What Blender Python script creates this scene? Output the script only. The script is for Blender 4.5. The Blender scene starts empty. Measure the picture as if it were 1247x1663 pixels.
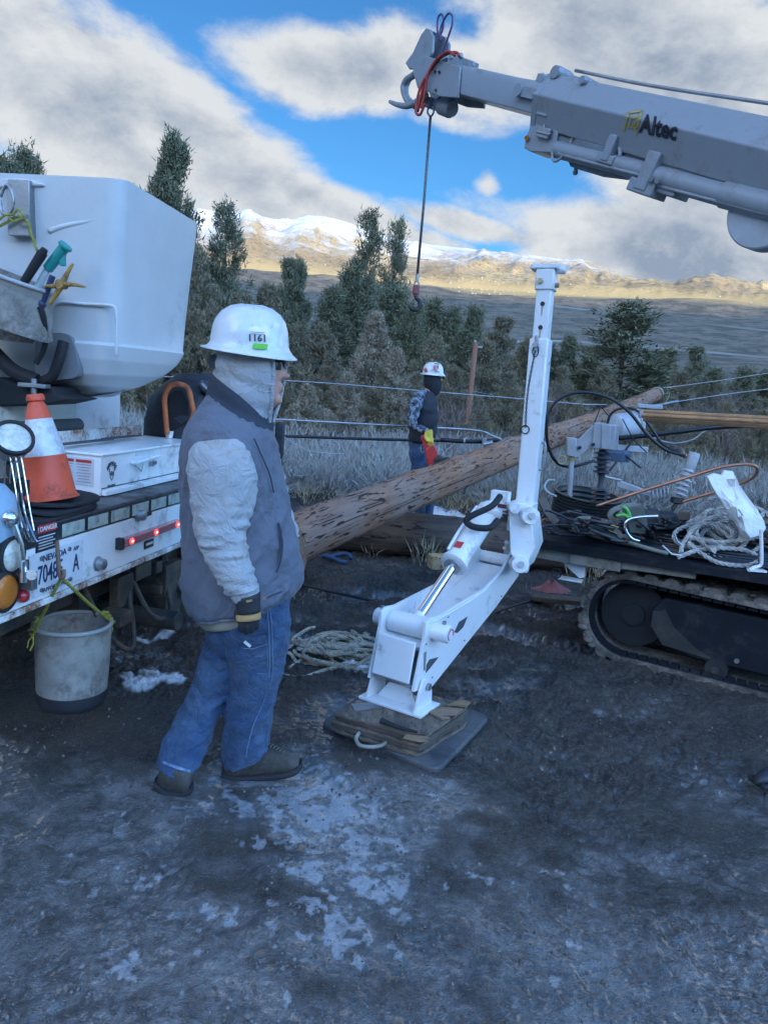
import bpy, bmesh, math, random
import numpy as np
from mathutils import Vector, Matrix
random.seed(7); rng = np.random.default_rng(11)
V = Vector; PI = math.pi; R = math.radians
S = bpy.context.scene
COL = S.collection
# ---------------- camera ----------------
CAMZ = 1.6; PITCH = R(9.7); ROLL = R(4.6); FPX = 1240.0; CX, CY = 623.5, 831.5
CAM = V((0, 0, CAMZ))
_f = V((0, math.cos(PITCH), -math.sin(PITCH))); _r0 = V((1, 0, 0)); _u0 = V((0, math.sin(PITCH), math.cos(PITCH)))
_r = _r0*math.cos(ROLL) + _u0*math.sin(ROLL); _u = _u0*math.cos(ROLL) - _r0*math.sin(ROLL)
cd = bpy.data.cameras.new('camera'); cam = bpy.data.objects.new('camera', cd); COL.objects.link(cam)
cd.sensor_fit = 'VERTICAL'; cd.sensor_height = 24.0; cd.lens = 24.0*FPX/1663.0; cd.clip_start = .05; cd.clip_end = 20000
m_ = Matrix((_r, _u, -_f)).transposed().to_4x4(); m_.translation = CAM; cam.matrix_world = m_
S.camera = cam
S.render.resolution_x = 767; S.render.resolution_y = 1024
def ray(px, py): return (_f*FPX + _r*(px-CX) + _u*(CY-py))
PS = 1.0
def P(px, py, Y):
    d = ray(px, py); return CAM + d*(Y*PS/d.y)
def G(px, py, z=0.0):
    d = ray(px, py); return CAM + d*((z-CAMZ)/d.z)
def onp(px, py, o, n):
    d = ray(px, py); return CAM + d*((V(o)-CAM).dot(n)/d.dot(n))
def proj(p):
    d = V(p)-CAM; k = d.dot(_f); return (CX+FPX*d.dot(_r)/k, CY-FPX*d.dot(_u)/k)
# ---------------- light ----------------
SUN_AZ = R(155); SUN_EL = R(7)          # azimuth clockwise from +Y: behind the camera, to the right
sund = V((math.sin(SUN_AZ)*math.cos(SUN_EL), math.cos(SUN_AZ)*math.cos(SUN_EL), math.sin(SUN_EL)))
sl = bpy.data.lights.new('sun', 'SUN'); sl.energy = 2.7; sl.angle = R(.5); sl.color = (1, .78, .50)
so = bpy.data.objects.new('sun', sl); COL.objects.link(so); so.rotation_euler = (-sund).to_track_quat('-Z', 'Y').to_euler()
S.view_settings.view_transform = 'Standard'; S.view_settings.look = 'None'; S.view_settings.gamma = 1
S.view_settings.use_curve_mapping = False; S.view_settings.exposure = 1.15
W = bpy.data.worlds.new('World'); S.world = W; W.use_nodes = True
class NT:
    def __init__(s, nt): s.t = nt; s.n = nt.nodes; s.l = nt.links
    def new(s, typ, **kw):
        n = s.n.new(typ)
        for k, v in kw.items(): setattr(n, k, v)
        return n
    def link(s, a, b): s.l.new(a, b)
    def val(s, sock, v):
        if hasattr(v, 'is_output'): s.l.new(v, sock)
        else: sock.default_value = v
    def math(s, op, a, b=None, c=None, clamp=False):
        n = s.new('ShaderNodeMath', operation=op, use_clamp=clamp)
        for i, v in enumerate((a, b, c)):
            if v is not None: s.val(n.inputs[i], v)
        return n.outputs[0]
    def ramp(s, x, a, b, lo=0., hi=1., smooth=True):
        n = s.new('ShaderNodeMapRange'); n.interpolation_type = 'SMOOTHSTEP' if smooth else 'LINEAR'
        s.val(n.inputs[0], x); n.inputs[1].default_value = a; n.inputs[2].default_value = b
        n.inputs[3].default_value = lo; n.inputs[4].default_value = hi
        return n.outputs[0]
    def mix(s, f, a, b):
        n = s.new('ShaderNodeMix', data_type='RGBA'); s.val(n.inputs[0], f)
        for i, v in ((6, a), (7, b)):
            if not hasattr(v, 'is_output'): v = (*v, 1) if len(v) == 3 else v
            s.val(n.inputs[i], v)
        return n.outputs[2]
    def noise(s, vec, scale, detail=4, rough=.55, dist=0.):
        n = s.new('ShaderNodeTexNoise'); s.val(n.inputs['Vector'], vec); n.inputs['Scale'].default_value = scale
        n.inputs['Detail'].default_value = detail; n.inputs['Roughness'].default_value = rough; n.inputs['Distortion'].default_value = dist
        return n.outputs['Fac']
w = NT(W.node_tree)
for n in list(w.n): w.n.remove(n)
sky = w.new('ShaderNodeTexSky', sky_type='NISHITA'); sky.sun_disc = False; sky.sun_elevation = SUN_EL; sky.sun_rotation = SUN_AZ
sky.altitude = 1500; sky.air_density = 1.0; sky.dust_density = .4; sky.ozone_density = 2.0
tc = w.new('ShaderNodeTexCoord'); nrm = w.new('ShaderNodeVectorMath', operation='NORMALIZE'); w.link(tc.outputs['Generated'], nrm.inputs[0])
sep = w.new('ShaderNodeSeparateXYZ'); w.link(nrm.outputs[0], sep.inputs[0])
dx, dy, dz = sep.outputs
az = w.math('ARCTAN2', dx, dy); el = w.math('ARCSINE', dz)
# vectors for cloud noise: stretched a little along the horizon
cv = w.new('ShaderNodeVectorMath', operation='MULTIPLY'); w.link(nrm.outputs[0], cv.inputs[0]); cv.inputs[1].default_value = (1, 1, 1.7)
n1 = w.noise(cv.outputs[0], 5.5, 8, .6, .25); n2 = w.noise(cv.outputs[0], 2.6, 3, .5, .0); n3 = w.noise(cv.outputs[0], 13, 7, .66, .3)
cvo = w.new('ShaderNodeVectorMath', operation='ADD'); w.link(cv.outputs[0], cvo.inputs[0]); cvo.inputs[1].default_value = (.012, 0, .045); n1o = w.noise(cvo.outputs[0], 5.5, 5, .6, .25); n3o = w.noise(cvo.outputs[0], 13, 5, .66, .3)
def azel(px, py):
    d = ray(px, py).normalized(); return math.atan2(d.x, d.y), math.asin(d.z)
# cloud banks: (px, py, half width px, half height px, tilt deg, gain) as they stand in the sky of that morning
BANKS = [(60,130,330,120,18,1.25),(330,235,230,75,30,1.1),(560,345,260,34,12,1.0),(790,375,200,26,6,.9),
         (560,118,165,55,-3,1.15),(720,120,150,60,8,.95),(720,190,110,26,6,.7),
         (1080,90,300,120,20,1.3),(1200,300,230,120,10,1.15),(1130,430,300,70,6,1.5),(960,385,120,25,0,.7),
         (792,296,30,24,20,.75),(840,348,40,22,30,.55),(-300,60,300,300,0,1.1),(1700,150,420,260,0,1.1),(100,340,420,80,6,1.0)]
tot = None
for (bx, by, hw, hh, tilt, g) in BANKS:
    a0, e0 = azel(bx, by); sa = hw/FPX*math.cos(math.atan(abs(bx-CX)/FPX)); se = hh/FPX
    t = R(tilt)+ROLL*.6
    da = w.math('MULTIPLY', w.math('SUBTRACT', az, a0), math.cos(e0)); de = w.math('SUBTRACT', el, e0)
    ca, sn = math.cos(t), math.sin(t)
    u_ = w.math('DIVIDE', w.math('SUBTRACT', w.math('MULTIPLY', da, ca), w.math('MULTIPLY', de, sn)), sa)
    v_ = w.math('DIVIDE', w.math('ADD', w.math('MULTIPLY', da, sn), w.math('MULTIPLY', de, ca)), se)
    q = w.math('ADD', w.math('MULTIPLY', u_, u_), w.math('MULTIPLY', v_, v_))
    gz = w.math('MULTIPLY', w.math('EXPONENT', w.math('MULTIPLY', q, -.8)), g)
    tot = gz if tot is None else w.math('MAXIMUM', tot, gz)
# away from the banks in view the sky goes on half clouded
side = w.ramp(w.math('ABSOLUTE', az), .75, 1.2); high = w.ramp(el, .62, .9)
out_ = w.math('MULTIPLY', w.math('MAXIMUM', side, high), w.ramp(n2, .45, .68))
base = w.math('MAXIMUM', tot, out_)
dens = w.math('ADD', base, w.math('MULTIPLY', w.math('SUBTRACT', n1, .5), 1.25))
dens = w.math('ADD', dens, w.math('MULTIPLY', w.math('SUBTRACT', n3, .5), .35))
mask = w.ramp(dens, .34, .72)
thick = w.ramp(w.math('ADD', dens, w.math('MULTIPLY', w.math('SUBTRACT', n2, .5), 1.0)), .66, 1.45)
bil = w.math('ADD', w.math('MULTIPLY', w.math('SUBTRACT', n1, n1o), 2.4), w.math('MULTIPLY', w.math('SUBTRACT', n3, n3o), 1.1))
shd = w.math('SUBTRACT', w.math('MULTIPLY', thick, .85), bil, clamp=True)
ccol = w.mix(shd, (3.35, 3.5, 3.65), (1.35, 1.70, 2.25))
# gain on the whole sky towards the low sun, added to lift ambient light
dt = w.new('ShaderNodeVectorMath', operation='DOT_PRODUCT'); w.link(nrm.outputs[0], dt.inputs[0]); dt.inputs[1].default_value = sund
fw = w.math('ADD', w.math('MULTIPLY', w.ramp(dt.outputs['Value'], -.55, 1.0, 0, 1), 7.2), 1.0)
blue = w.new('ShaderNodeVectorMath', operation='MULTIPLY'); w.link(sky.outputs[0], blue.inputs[0]); blue.inputs[1].default_value = (.36, .73, 1.04)
sc_ = w.new('ShaderNodeVectorMath', operation='SCALE'); w.link(w.mix(mask, blue.outputs[0], ccol), sc_.inputs[0]); w.link(fw, sc_.inputs['Scale']); allsky = sc_.outputs[0]
bg = w.new('ShaderNodeBackground'); bg.inputs['Strength'].default_value = .1; w.link(allsky, bg.inputs['Color'])
wo = w.new('ShaderNodeOutputWorld'); w.link(bg.outputs[0], wo.inputs['Surface'])
W.cycles.sampling_method = 'MANUAL'; W.cycles.sample_map_resolution = 512
# ---------------- numpy noise ----------------
def _h(ix, iy, s):
    n = (ix.astype(np.int64)*374761393 + iy.astype(np.int64)*668265263 + s*974634777) & 0x7fffffff
    n = ((n ^ (n >> 13))*1274126177) & 0x7fffffff
    return ((n ^ (n >> 16)) & 0xffff)/65535.0
def vn(x, y, s=0):
    x = np.asarray(x, float); y = np.asarray(y, float)
    ix = np.floor(x); iy = np.floor(y); fx = x-ix; fy = y-iy
    fx = fx*fx*fx*(fx*(fx*6-15)+10); fy = fy*fy*fy*(fy*(fy*6-15)+10)
    a = _h(ix, iy, s); b = _h(ix+1, iy, s); c = _h(ix, iy+1, s); d = _h(ix+1, iy+1, s)
    return (a*(1-fx)+b*fx)*(1-fy)+(c*(1-fx)+d*fx)*fy
def fbm(x, y, o=4, s=0, g=.5):
    r = 0; a = 1; t = 0
    for i in range(o):
        r = r+a*vn(x*2**i+17.3*i, y*2**i-9.1*i, s+i); t += a; a *= g
    return r/t
def ridged(x, y, o=5, s=0):
    r = 0; a = 1; t = 0
    for i in range(o):
        r = r+a*(1-np.abs(2*vn(x*2**i+5.3*i, y*2**i+3.7*i, s+i)-1)); t += a; a *= .5
    return r/t
def sst(x, a, b):
    t = np.clip((x-a)/(b-a), 0, 1); return t*t*(3-2*t)
# ---------------- mesh builder ----------------
def basis(d, up=V((0, 0, 1))):
    d = V(d).normalized()
    if abs(d.dot(up)) > .97: up = V((0, 1, 0)) if abs(d.y) < .9 else V((1, 0, 0))
    a = up.cross(d).normalized(); b = d.cross(a).normalized(); return a, b, d
class MB:
    def __init__(s): s.v = []; s.f = []
    def add(s, vs, fs):
        vs = [V(p) for p in vs]; o = len(s.v); s.v += [tuple(p) for p in vs]; s.f += [tuple(i+o for i in f) for f in fs]; return s
    def box(s, c, dx, dy, dz, x=V((1, 0, 0)), y=V((0, 1, 0)), z=V((0, 0, 1))):
        c = V(c); vs = [c+x*(i*dx/2)+y*(j*dy/2)+z*(k*dz/2) for i in (-1, 1) for j in (-1, 1) for k in (-1, 1)]
        return s.add(vs, [(0, 1, 3, 2), (4, 6, 7, 5), (0, 4, 5, 1), (2, 3, 7, 6), (0, 2, 6, 4), (1, 5, 7, 3)])
    def prism(s, pts, ext):
        pts = [V(p) for p in pts]; n = len(pts); ext = V(ext)
        vs = pts+[p+ext for p in pts]
        return s.add(vs, [tuple(range(n))[::-1], tuple(range(n, 2*n))]+[(i, (i+1) % n, n+(i+1) % n, n+i) for i in range(n)])
    def cyl(s, a, b, r, r2=None, n=16, caps=True):
        a = V(a); b = V(b); r2 = r if r2 is None else r2; x, y, d = basis(b-a)
        vs = []
        for p, q in ((a, r), (b, r2)):
            vs += [p+x*(q*math.cos(2*PI*i/n))+y*(q*math.sin(2*PI*i/n)) for i in range(n)]
        fs = [(i, (i+1) % n, n+(i+1) % n, n+i) for i in range(n)]
        if caps: fs += [tuple(range(n))[::-1], tuple(range(n, 2*n))]
        return s.add(vs, fs)
    def lathe(s, c, axis, prof, n=24, x=None):
        c = V(c); a, b, d = basis(axis); vs = []; m = len(prof)
        for (r, h) in prof: vs += [c+d*h+a*(r*math.cos(2*PI*i/n))+b*(r*math.sin(2*PI*i/n)) for i in range(n)]
        fs = [(j*n+i, j*n+(i+1) % n, (j+1)*n+(i+1) % n, (j+1)*n+i) for j in range(m-1) for i in range(n)]
        if prof[0][0] > 1e-6: fs.append(tuple(range(n))[::-1])
        if prof[-1][0] > 1e-6: fs.append(tuple(range((m-1)*n, m*n)))
        return s.add(vs, fs)
    def tube(s, pts, r, n=8, closed=False, rf=None):
        pts = [V(p) for p in pts]; m = len(pts); vs = []; a = None
        for i, p in enumerate(pts):
            q0 = pts[(i-1) % m] if (closed or i > 0) else p; q1 = pts[(i+1) % m] if (closed or i < m-1) else p
            d = (q1-q0).normalized()
            if a is None: a, b, _ = basis(d)
            a = (a-d*a.dot(d)).normalized(); b = d.cross(a)
            rr = rf(i/(max(1, m-1))) if rf else r
            vs += [p+a*(rr*math.cos(2*PI*k/n))+b*(rr*math.sin(2*PI*k/n)) for k in range(n)]
        e = m if closed else m-1
        fs = [(j*n+i, j*n+(i+1) % n, ((j+1) % m)*n+(i+1) % n, ((j+1) % m)*n+i) for j in range(e) for i in range(n)]
        if not closed: fs += [tuple(range(n))[::-1], tuple(range((m-1)*n, m*n))]
        return s.add(vs, fs)
    def rope(s, pts, r, pitch=None, n=6, closed=False):
        # three laid strands twisted round one line
        pts = resample(pts, (pitch or r*4)/5, closed); m = len(pts); a = None; fr = []
        for i, p in enumerate(pts):
            q0 = pts[max(0, i-1)]; q1 = pts[min(m-1, i+1)]; d = (q1-q0).normalized()
            if a is None: a, b, _ = basis(d)
            a = (a-d*a.dot(d)).normalized(); b = d.cross(a); fr.append((p, a.copy(), b.copy()))
        for k in range(3):
            s.tube([p+(a*math.cos(i*.62+k*2.094)+b*math.sin(i*.62+k*2.094))*r*.52 for i, (p, a, b) in enumerate(fr)], r*.56, n=5)
        return s
    def ball(s, c, r, n=12, m=8, sc=(1, 1, 1)):
        c = V(c); prof = []; vs = [c+V((0, 0, -r*sc[2]))]
        for j in range(1, m):
            t = -PI/2+PI*j/m
            vs += [c+V((r*sc[0]*math.cos(t)*math.cos(2*PI*i/n), r*sc[1]*math.cos(t)*math.sin(2*PI*i/n), r*sc[2]*math.sin(t))) for i in range(n)]
        vs.append(c+V((0, 0, r*sc[2])))
        fs = [(0, 1+(i+1) % n, 1+i) for i in range(n)]
        fs += [(1+j*n+i, 1+j*n+(i+1) % n, 1+(j+1)*n+(i+1) % n, 1+(j+1)*n+i) for j in range(m-2) for i in range(n)]
        e = 1+(m-1)*n; fs += [(e, e-n+i, e-n+(i+1) % n) for i in range(n)]
        return s.add(vs, fs)
    def loft(s, rings, closed=False, caps=True):
        n = len(rings[0]); m = len(rings); vs = [p for r in rings for p in r]
        e = m if closed else m-1
        fs = [(j*n+i, j*n+(i+1) % n, ((j+1) % m)*n+(i+1) % n, ((j+1) % m)*n+i) for j in range(e) for i in range(n)]
        if caps and not closed: fs += [tuple(range(n))[::-1], tuple(range((m-1)*n, m*n))]
        return s.add(vs, fs)
def resample(pts, step, closed=False):
    pts = [V(p) for p in pts]
    if closed: pts = pts+[pts[0]]
    out = [pts[0]]; acc = 0
    for a, b in zip(pts, pts[1:]):
        L = (b-a).length
        if L < 1e-9: continue
        t = step-acc
        while t <= L: out.append(a+(b-a)*(t/L)); t += step
        acc = (acc+L) % step
    return out
def spline(pts, k=8, closed=False):
    pts = [V(p) for p in pts]; n = len(pts); out = []
    rng_ = range(n if closed else n-1)
    for i in rng_:
        p1 = pts[i]; p2 = pts[(i+1) % n]
        p0 = pts[(i-1) % n] if (closed or i > 0) else p1*2-p2
        p3 = pts[(i+2) % n] if (closed or i < n-2) else p2*2-p1
        for j in range(k):
            t = j/k
            out.append(.5*((2*p1)+(p2-p0)*t+(2*p0-5*p1+4*p2-p3)*t*t+(3*p1-p0-3*p2+p3)*t**3))
    if not closed: out.append(pts[-1].copy())
    return out
def mesh_obj(name, mb, mat, parent=None, org=V((0, 0, 0)), smooth=35, bevel=0, kind=None, subd=0):
    me = bpy.data.meshes.new(name); me.from_pydata([(p[0]-org[0], p[1]-org[1], p[2]-org[2]) for p in mb.v], [], mb.f); me.validate(); me.update()
    if smooth:
        me.shade_smooth()
        if smooth < 180: me.set_sharp_from_angle(angle=R(smooth))
    o = bpy.data.objects.new(name, me); COL.objects.link(o)
    if mat: me.materials.append(mat)
    if parent: o.parent = parent
    if bevel:
        b = o.modifiers.new('bevel', 'BEVEL'); b.width = bevel; b.segments = 2; b.limit_method = 'ANGLE'; b.angle_limit = R(40); b.harden_normals = False
    if subd:
        sb = o.modifiers.new('subd', 'SUBSURF'); sb.levels = subd; sb.render_levels = subd
    if kind: o['kind'] = kind
    return o
def np_obj(name, verts, faces, mat, smooth=False, attrs=None, parent=None):
    me = bpy.data.meshes.new(name); verts = np.asarray(verts, np.float32); faces = np.asarray(faces, np.int32)
    n, k = faces.shape
    me.vertices.add(len(verts)); me.vertices.foreach_set('co', verts.ravel())
    me.loops.add(n*k); me.loops.foreach_set('vertex_index', faces.ravel())
    me.polygons.add(n); me.polygons.foreach_set('loop_start', np.arange(0, n*k, k, dtype=np.int32))
    me.update(calc_edges=True)
    if smooth: me.shade_smooth()
    for a, d in (attrs or {}).items():
        at = me.attributes.new(a, 'FLOAT', 'POINT'); at.data.foreach_set('value', np.asarray(d, np.float32).ravel())
    if mat: me.materials.append(mat)
    o = bpy.data.objects.new(name, me); COL.objects.link(o)
    if parent: o.parent = parent
    return o
def tag(o, label=None, cat=None, group=None, kind=None):
    if label: o['label'] = label
    if cat: o['category'] = cat
    if group: o['group'] = group
    if kind: o['kind'] = kind
    return o
class Thing:
    def __init__(s, name, loc, label, cat, group=None):
        s.o = bpy.data.objects.new(name, None); COL.objects.link(s.o); s.o.location = loc; s.loc = V(loc); s.o.empty_display_size = .1
        tag(s.o, label, cat, group)
    def part(s, name, mb, mat, parent=None, **kw):
        return mesh_obj(name, mb, mat, parent or s.o, s.loc, **kw)
def solo(name, mb, mat, label, cat, group=None, org=None, **kw):
    if org is None:
        xs = np.array(mb.v); org = V((float(xs[:, 0].mean()), float(xs[:, 1].mean()), float(xs[:, 2].min())))
    o = mesh_obj(name, mb, mat, None, org, **kw); o.location = org
    return tag(o, label, cat, group)
def copy_tree(o, parent=None):
    c = o.copy(); COL.objects.link(c); c.parent = parent
    for ch in o.children: copy_tree(ch, c)
    return c
# flat lettering turned into a mesh, lying in the plane (ux, uy)
def text_obj(name, s, pos, ux, uy, h, mat, parent, org, shear=0, bold=0, sx=1, lift=.0015, depth=.0006):
    cu = bpy.data.curves.new('t', 'FONT'); cu.body = s; cu.size = h/.69; cu.shear = shear; cu.offset = bold*h; cu.extrude = depth; cu.align_x = 'CENTER'; cu.align_y = 'CENTER'
    cu.resolution_u = 3
    t = bpy.data.objects.new('t', cu); me = bpy.data.meshes.new_from_object(t); bpy.data.objects.remove(t); bpy.data.curves.remove(cu)
    ux = V(ux).normalized(); uy = V(uy).normalized(); n = ux.cross(uy)
    M = Matrix((ux*sx, uy, n)).transposed().to_4x4(); M.translation = V(pos)+n*lift-V(org)
    me.transform(M); me.name = name; me.materials.append(mat)
    o = bpy.data.objects.new(name, me); COL.objects.link(o); o.parent = parent
    return o
# ---------------- materials ----------------
MATS = {}
def pm(name, col, rough=.5, metal=0., var=.12, vs=6., bump=.15, bs=60., dirt=None, damt=.5, ds=5., coat=0., spec=.5, stretch=None, trans=0., emit=None, es=1., sheen=0., wrk=None):
    if name in MATS: return MATS[name]
    m = bpy.data.materials.new(name); m.use_nodes = True; t = NT(m.node_tree)
    b = t.n['Principled BSDF']; tc = t.new('ShaderNodeTexCoord'); vec = tc.outputs['Object']
    if stretch:
        mp = t.new('ShaderNodeMapping'); mp.inputs['Scale'].default_value = stretch; t.link(vec, mp.inputs[0]); vec = mp.outputs[0]
    c = col
    n1 = t.noise(vec, vs, 5, .6)
    hi = tuple(min(1, x*(1+var)) for x in col[:3]); lo = tuple(x*(1-var) for x in col[:3])
    cc = t.mix(t.ramp(n1, .3, .7), lo, hi)
    ro = rough
    if dirt:
        dn = t.noise(vec, ds, 7, .68); f = t.ramp(dn, .62-damt*.3, .75-damt*.15)
        fine = t.noise(vec, ds*9, 4, .6); f = t.math('MULTIPLY', f, t.ramp(fine, .3, .6, .35, 1.))
        cc = t.mix(f, cc, dirt); ro = t.math('MULTIPLY_ADD', f, .85-rough, rough)
    t.link(cc, b.inputs['Base Color']); t.val(b.inputs['Roughness'], ro); b.inputs['Metallic'].default_value = metal
    b.inputs['Specular IOR Level'].default_value = spec; b.inputs['Coat Weight'].default_value = coat; b.inputs['Transmission Weight'].default_value = trans
    b.inputs['Sheen Weight'].default_value = sheen
    if emit: b.inputs['Emission Color'].default_value = (*emit, 1); b.inputs['Emission Strength'].default_value = es
    if bump:
        bn = t.noise(vec, bs, 4, .6); bp = t.new('ShaderNodeBump'); bp.inputs['Strength'].default_value = bump; bp.inputs['Distance'].default_value = .35/bs
        t.link(bn, bp.inputs['Height']); t.link(bp.outputs[0], b.inputs['Normal'])
        if wrk:
            wn = t.noise(vec, wrk[0], 3, .55, 1.6); rdg = t.math('ABSOLUTE', t.math('SUBTRACT', wn, .5)); b2 = t.new('ShaderNodeBump'); b2.invert = True; b2.inputs['Strength'].default_value = .8; b2.inputs['Distance'].default_value = wrk[1]; t.link(rdg, b2.inputs['Height']); t.link(b2.outputs[0], bp.inputs['Normal'])
    MATS[name] = m; return m
# ---------------- terrain ----------------
CREST = [(-400,318),(100,322),(320,331),(360,334),(400,336),(440,345),(470,349),(500,341),(530,343),(560,350),(600,366),(650,380),(700,388),(750,393),(800,400),(830,404),(870,412),(905,420),(930,421),(960,427),(1005,440),(1050,453),(1100,463),(1130,459),(1150,458),(1190,463),(1247,477),(1400,492),(1700,520)]
_ca = np.array([azel(x, y) for x, y in CREST])
RC = 2400.0
_rr = np.array([0, 14, 30, 60, 120, 220, 330, 480, 700, 1000, 1300, 1480])
_rz = np.array([0, 0, -1.0, -4.0, -8.5, -8, 2, 20, 700*math.tan(R(3.6)), 1000*math.tan(R(5.6)), 1300*math.tan(R(6.9)), 1480*math.tan(R(7.05))])
def terrain(x, y):
    r = np.hypot(x, y); a = np.arctan2(x, y)
    zf = np.interp(r, _rr, _rz)
    ce = np.interp(a, _ca[:, 0], _ca[:, 1]); cz = CAMZ+RC*np.tan(ce)-16
    t = np.clip((r-1480)/(RC-1480), 0, 1)
    rg = ridged(a*7+3, r/620., 5, 3); rg2 = ridged(x/330.+7, y/330., 6, 9)
    prof = t**.92
    hill = (1-np.clip(np.abs(t-.5)*2, 0, 1)**2)
    zm = zf[()] + (cz-zf)*prof + hill*((rg-.6)*92+(rg2-.55)*46+(ridged(x/130., y/130., 4, 19)-.55)*12) + t*((fbm(x/200., y/200., 3, 90)-.5)*5) if True else 0
    z = np.where(r > 1480, zm, zf + sst(r, 400, 1400)*(fbm(x/150., y/150., 5, 21)-.5)*26*sst(1480-r, 0, 200)+sst(r, 15, 60)*(fbm(x/9., y/9., 3, 5)-.5)*.5)
    z = np.where(r > RC, cz-(r-RC)*.25, z)
    # the range behind the camera that keeps this slope in the shade
    back = sst(np.abs(a), 1.35, 1.9); rb = np.interp(-y, [0, 60, 500, 1300, 2400], [0, 2, 70, 452, 250]) + sst(-y, 60, 900)*(fbm(x/240., y/240., 5, 44)-.5)*70
    return z*(1-back)+rb*back
azf = np.concatenate([np.arange(-.66, .80, .0021), np.arange(.80, 2*PI-.66, .03)])
rr = np.concatenate([np.linspace(0, 12, 9), np.geomspace(14, 1200, 60), np.linspace(1215, 2700, 150), np.linspace(2800, 5200, 6)])
A_, R_ = np.meshgrid(azf, rr); X_ = R_*np.sin(A_); Y_ = R_*np.cos(A_); Z_ = terrain(X_, Y_)
Z_ = Z_ - .06*(R_ < 15) - .12*(R_ < 12.5)
na, nr = len(azf), len(rr)
ii = np.arange(nr-1)[:, None]*na; jj = np.arange(na)[None, :]; j2 = (jj+1) % na
F_ = np.stack([ii+jj, ii+j2, ii+na+j2, ii+na+jj], -1).reshape(-1, 4)
def hill_mat():
    m = bpy.data.materials.new('hillside'); m.use_nodes = True; t = NT(m.node_tree); b = t.n['Principled BSDF']; b.inputs['Roughness'].default_value = .95; b.inputs['Specular IOR Level'].default_value = .1
    g = t.new('ShaderNodeNewGeometry'); sp = t.new('ShaderNodeSeparateXYZ'); t.link(g.outputs['Position'], sp.inputs[0]); z = sp.outputs[2]
    pos = g.outputs['Position']; sn = t.new('ShaderNodeSeparateXYZ'); t.link(g.outputs['Normal'], sn.inputs[0])
    na_ = t.noise(pos, .012, 8, .65); nb = t.noise(pos, .004, 5, .6); nc = t.noise(pos, .11, 4, .7); nd = t.noise(pos, .035, 6, .65)
    tan = t.mix(t.ramp(nb, .35, .65), (.46, .315, .16), (.34, .225, .12)); tan = t.mix(t.ramp(nc, .45, .68), tan, (.13, .11, .07))
    sage = t.mix(t.ramp(nd, .4, .62), (.20, .165, .13), (.105, .098, .080)); sage = t.mix(t.ramp(nc, .5, .7), sage, (.055, .058, .045))
    hz = t.math('ADD', z, t.math('MULTIPLY', t.math('SUBTRACT', nb, .5), 60.))
    lowf = t.ramp(hz, 150, 180)
    grass = t.mix(t.ramp(hz, 176, 225), (.50, .34, .15), tan)
    c = t.mix(lowf, sage, grass)
    # snow: more with height, on the shallow and lee faces, less to the right where the range is lower
    x = sp.outputs[0]
    sl = t.math('SUBTRACT', t.math('ADD', z, t.math('MULTIPLY', t.math('SUBTRACT', na_, .5), 330.)), t.ramp(x, -600, 900, 235, 312, smooth=False))
    sl = t.math('ADD', sl, t.math('MULTIPLY', t.math('SUBTRACT', sn.outputs[2], .8), 160.)); sl = t.math('ADD', sl, t.math('MULTIPLY', t.math('SUBTRACT', nc, .5), 90.))
    sl = t.math('ADD', sl, t.math('MULTIPLY', sn.outputs[0], -70.))
    ne = t.noise(pos, .30, 5, .75); sl = t.math('ADD', sl, t.math('MULTIPLY', t.math('SUBTRACT', nd, .5), 190.)); sl = t.math('ADD', sl, t.math('MULTIPLY', t.math('SUBTRACT', ne, .5), 330.)); snow = t.ramp(sl, -10, 190, 0, .82)
    c = t.mix(snow, c, (.70, .69, .70))
    t.link(c, b.inputs['Base Color'])
    bp = t.new('ShaderNodeBump'); bp.inputs['Strength'].default_value = .5; bp.inputs['Distance'].default_value = 4
    t.link(na_, bp.inputs['Height']); t.link(bp.outputs[0], b.inputs['Normal'])
    return m
HM = hill_mat()
o = np_obj('hillside', np.stack([X_, Y_, Z_], -1).reshape(-1, 3), F_, HM, smooth=True); o['kind'] = 'structure'
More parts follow.
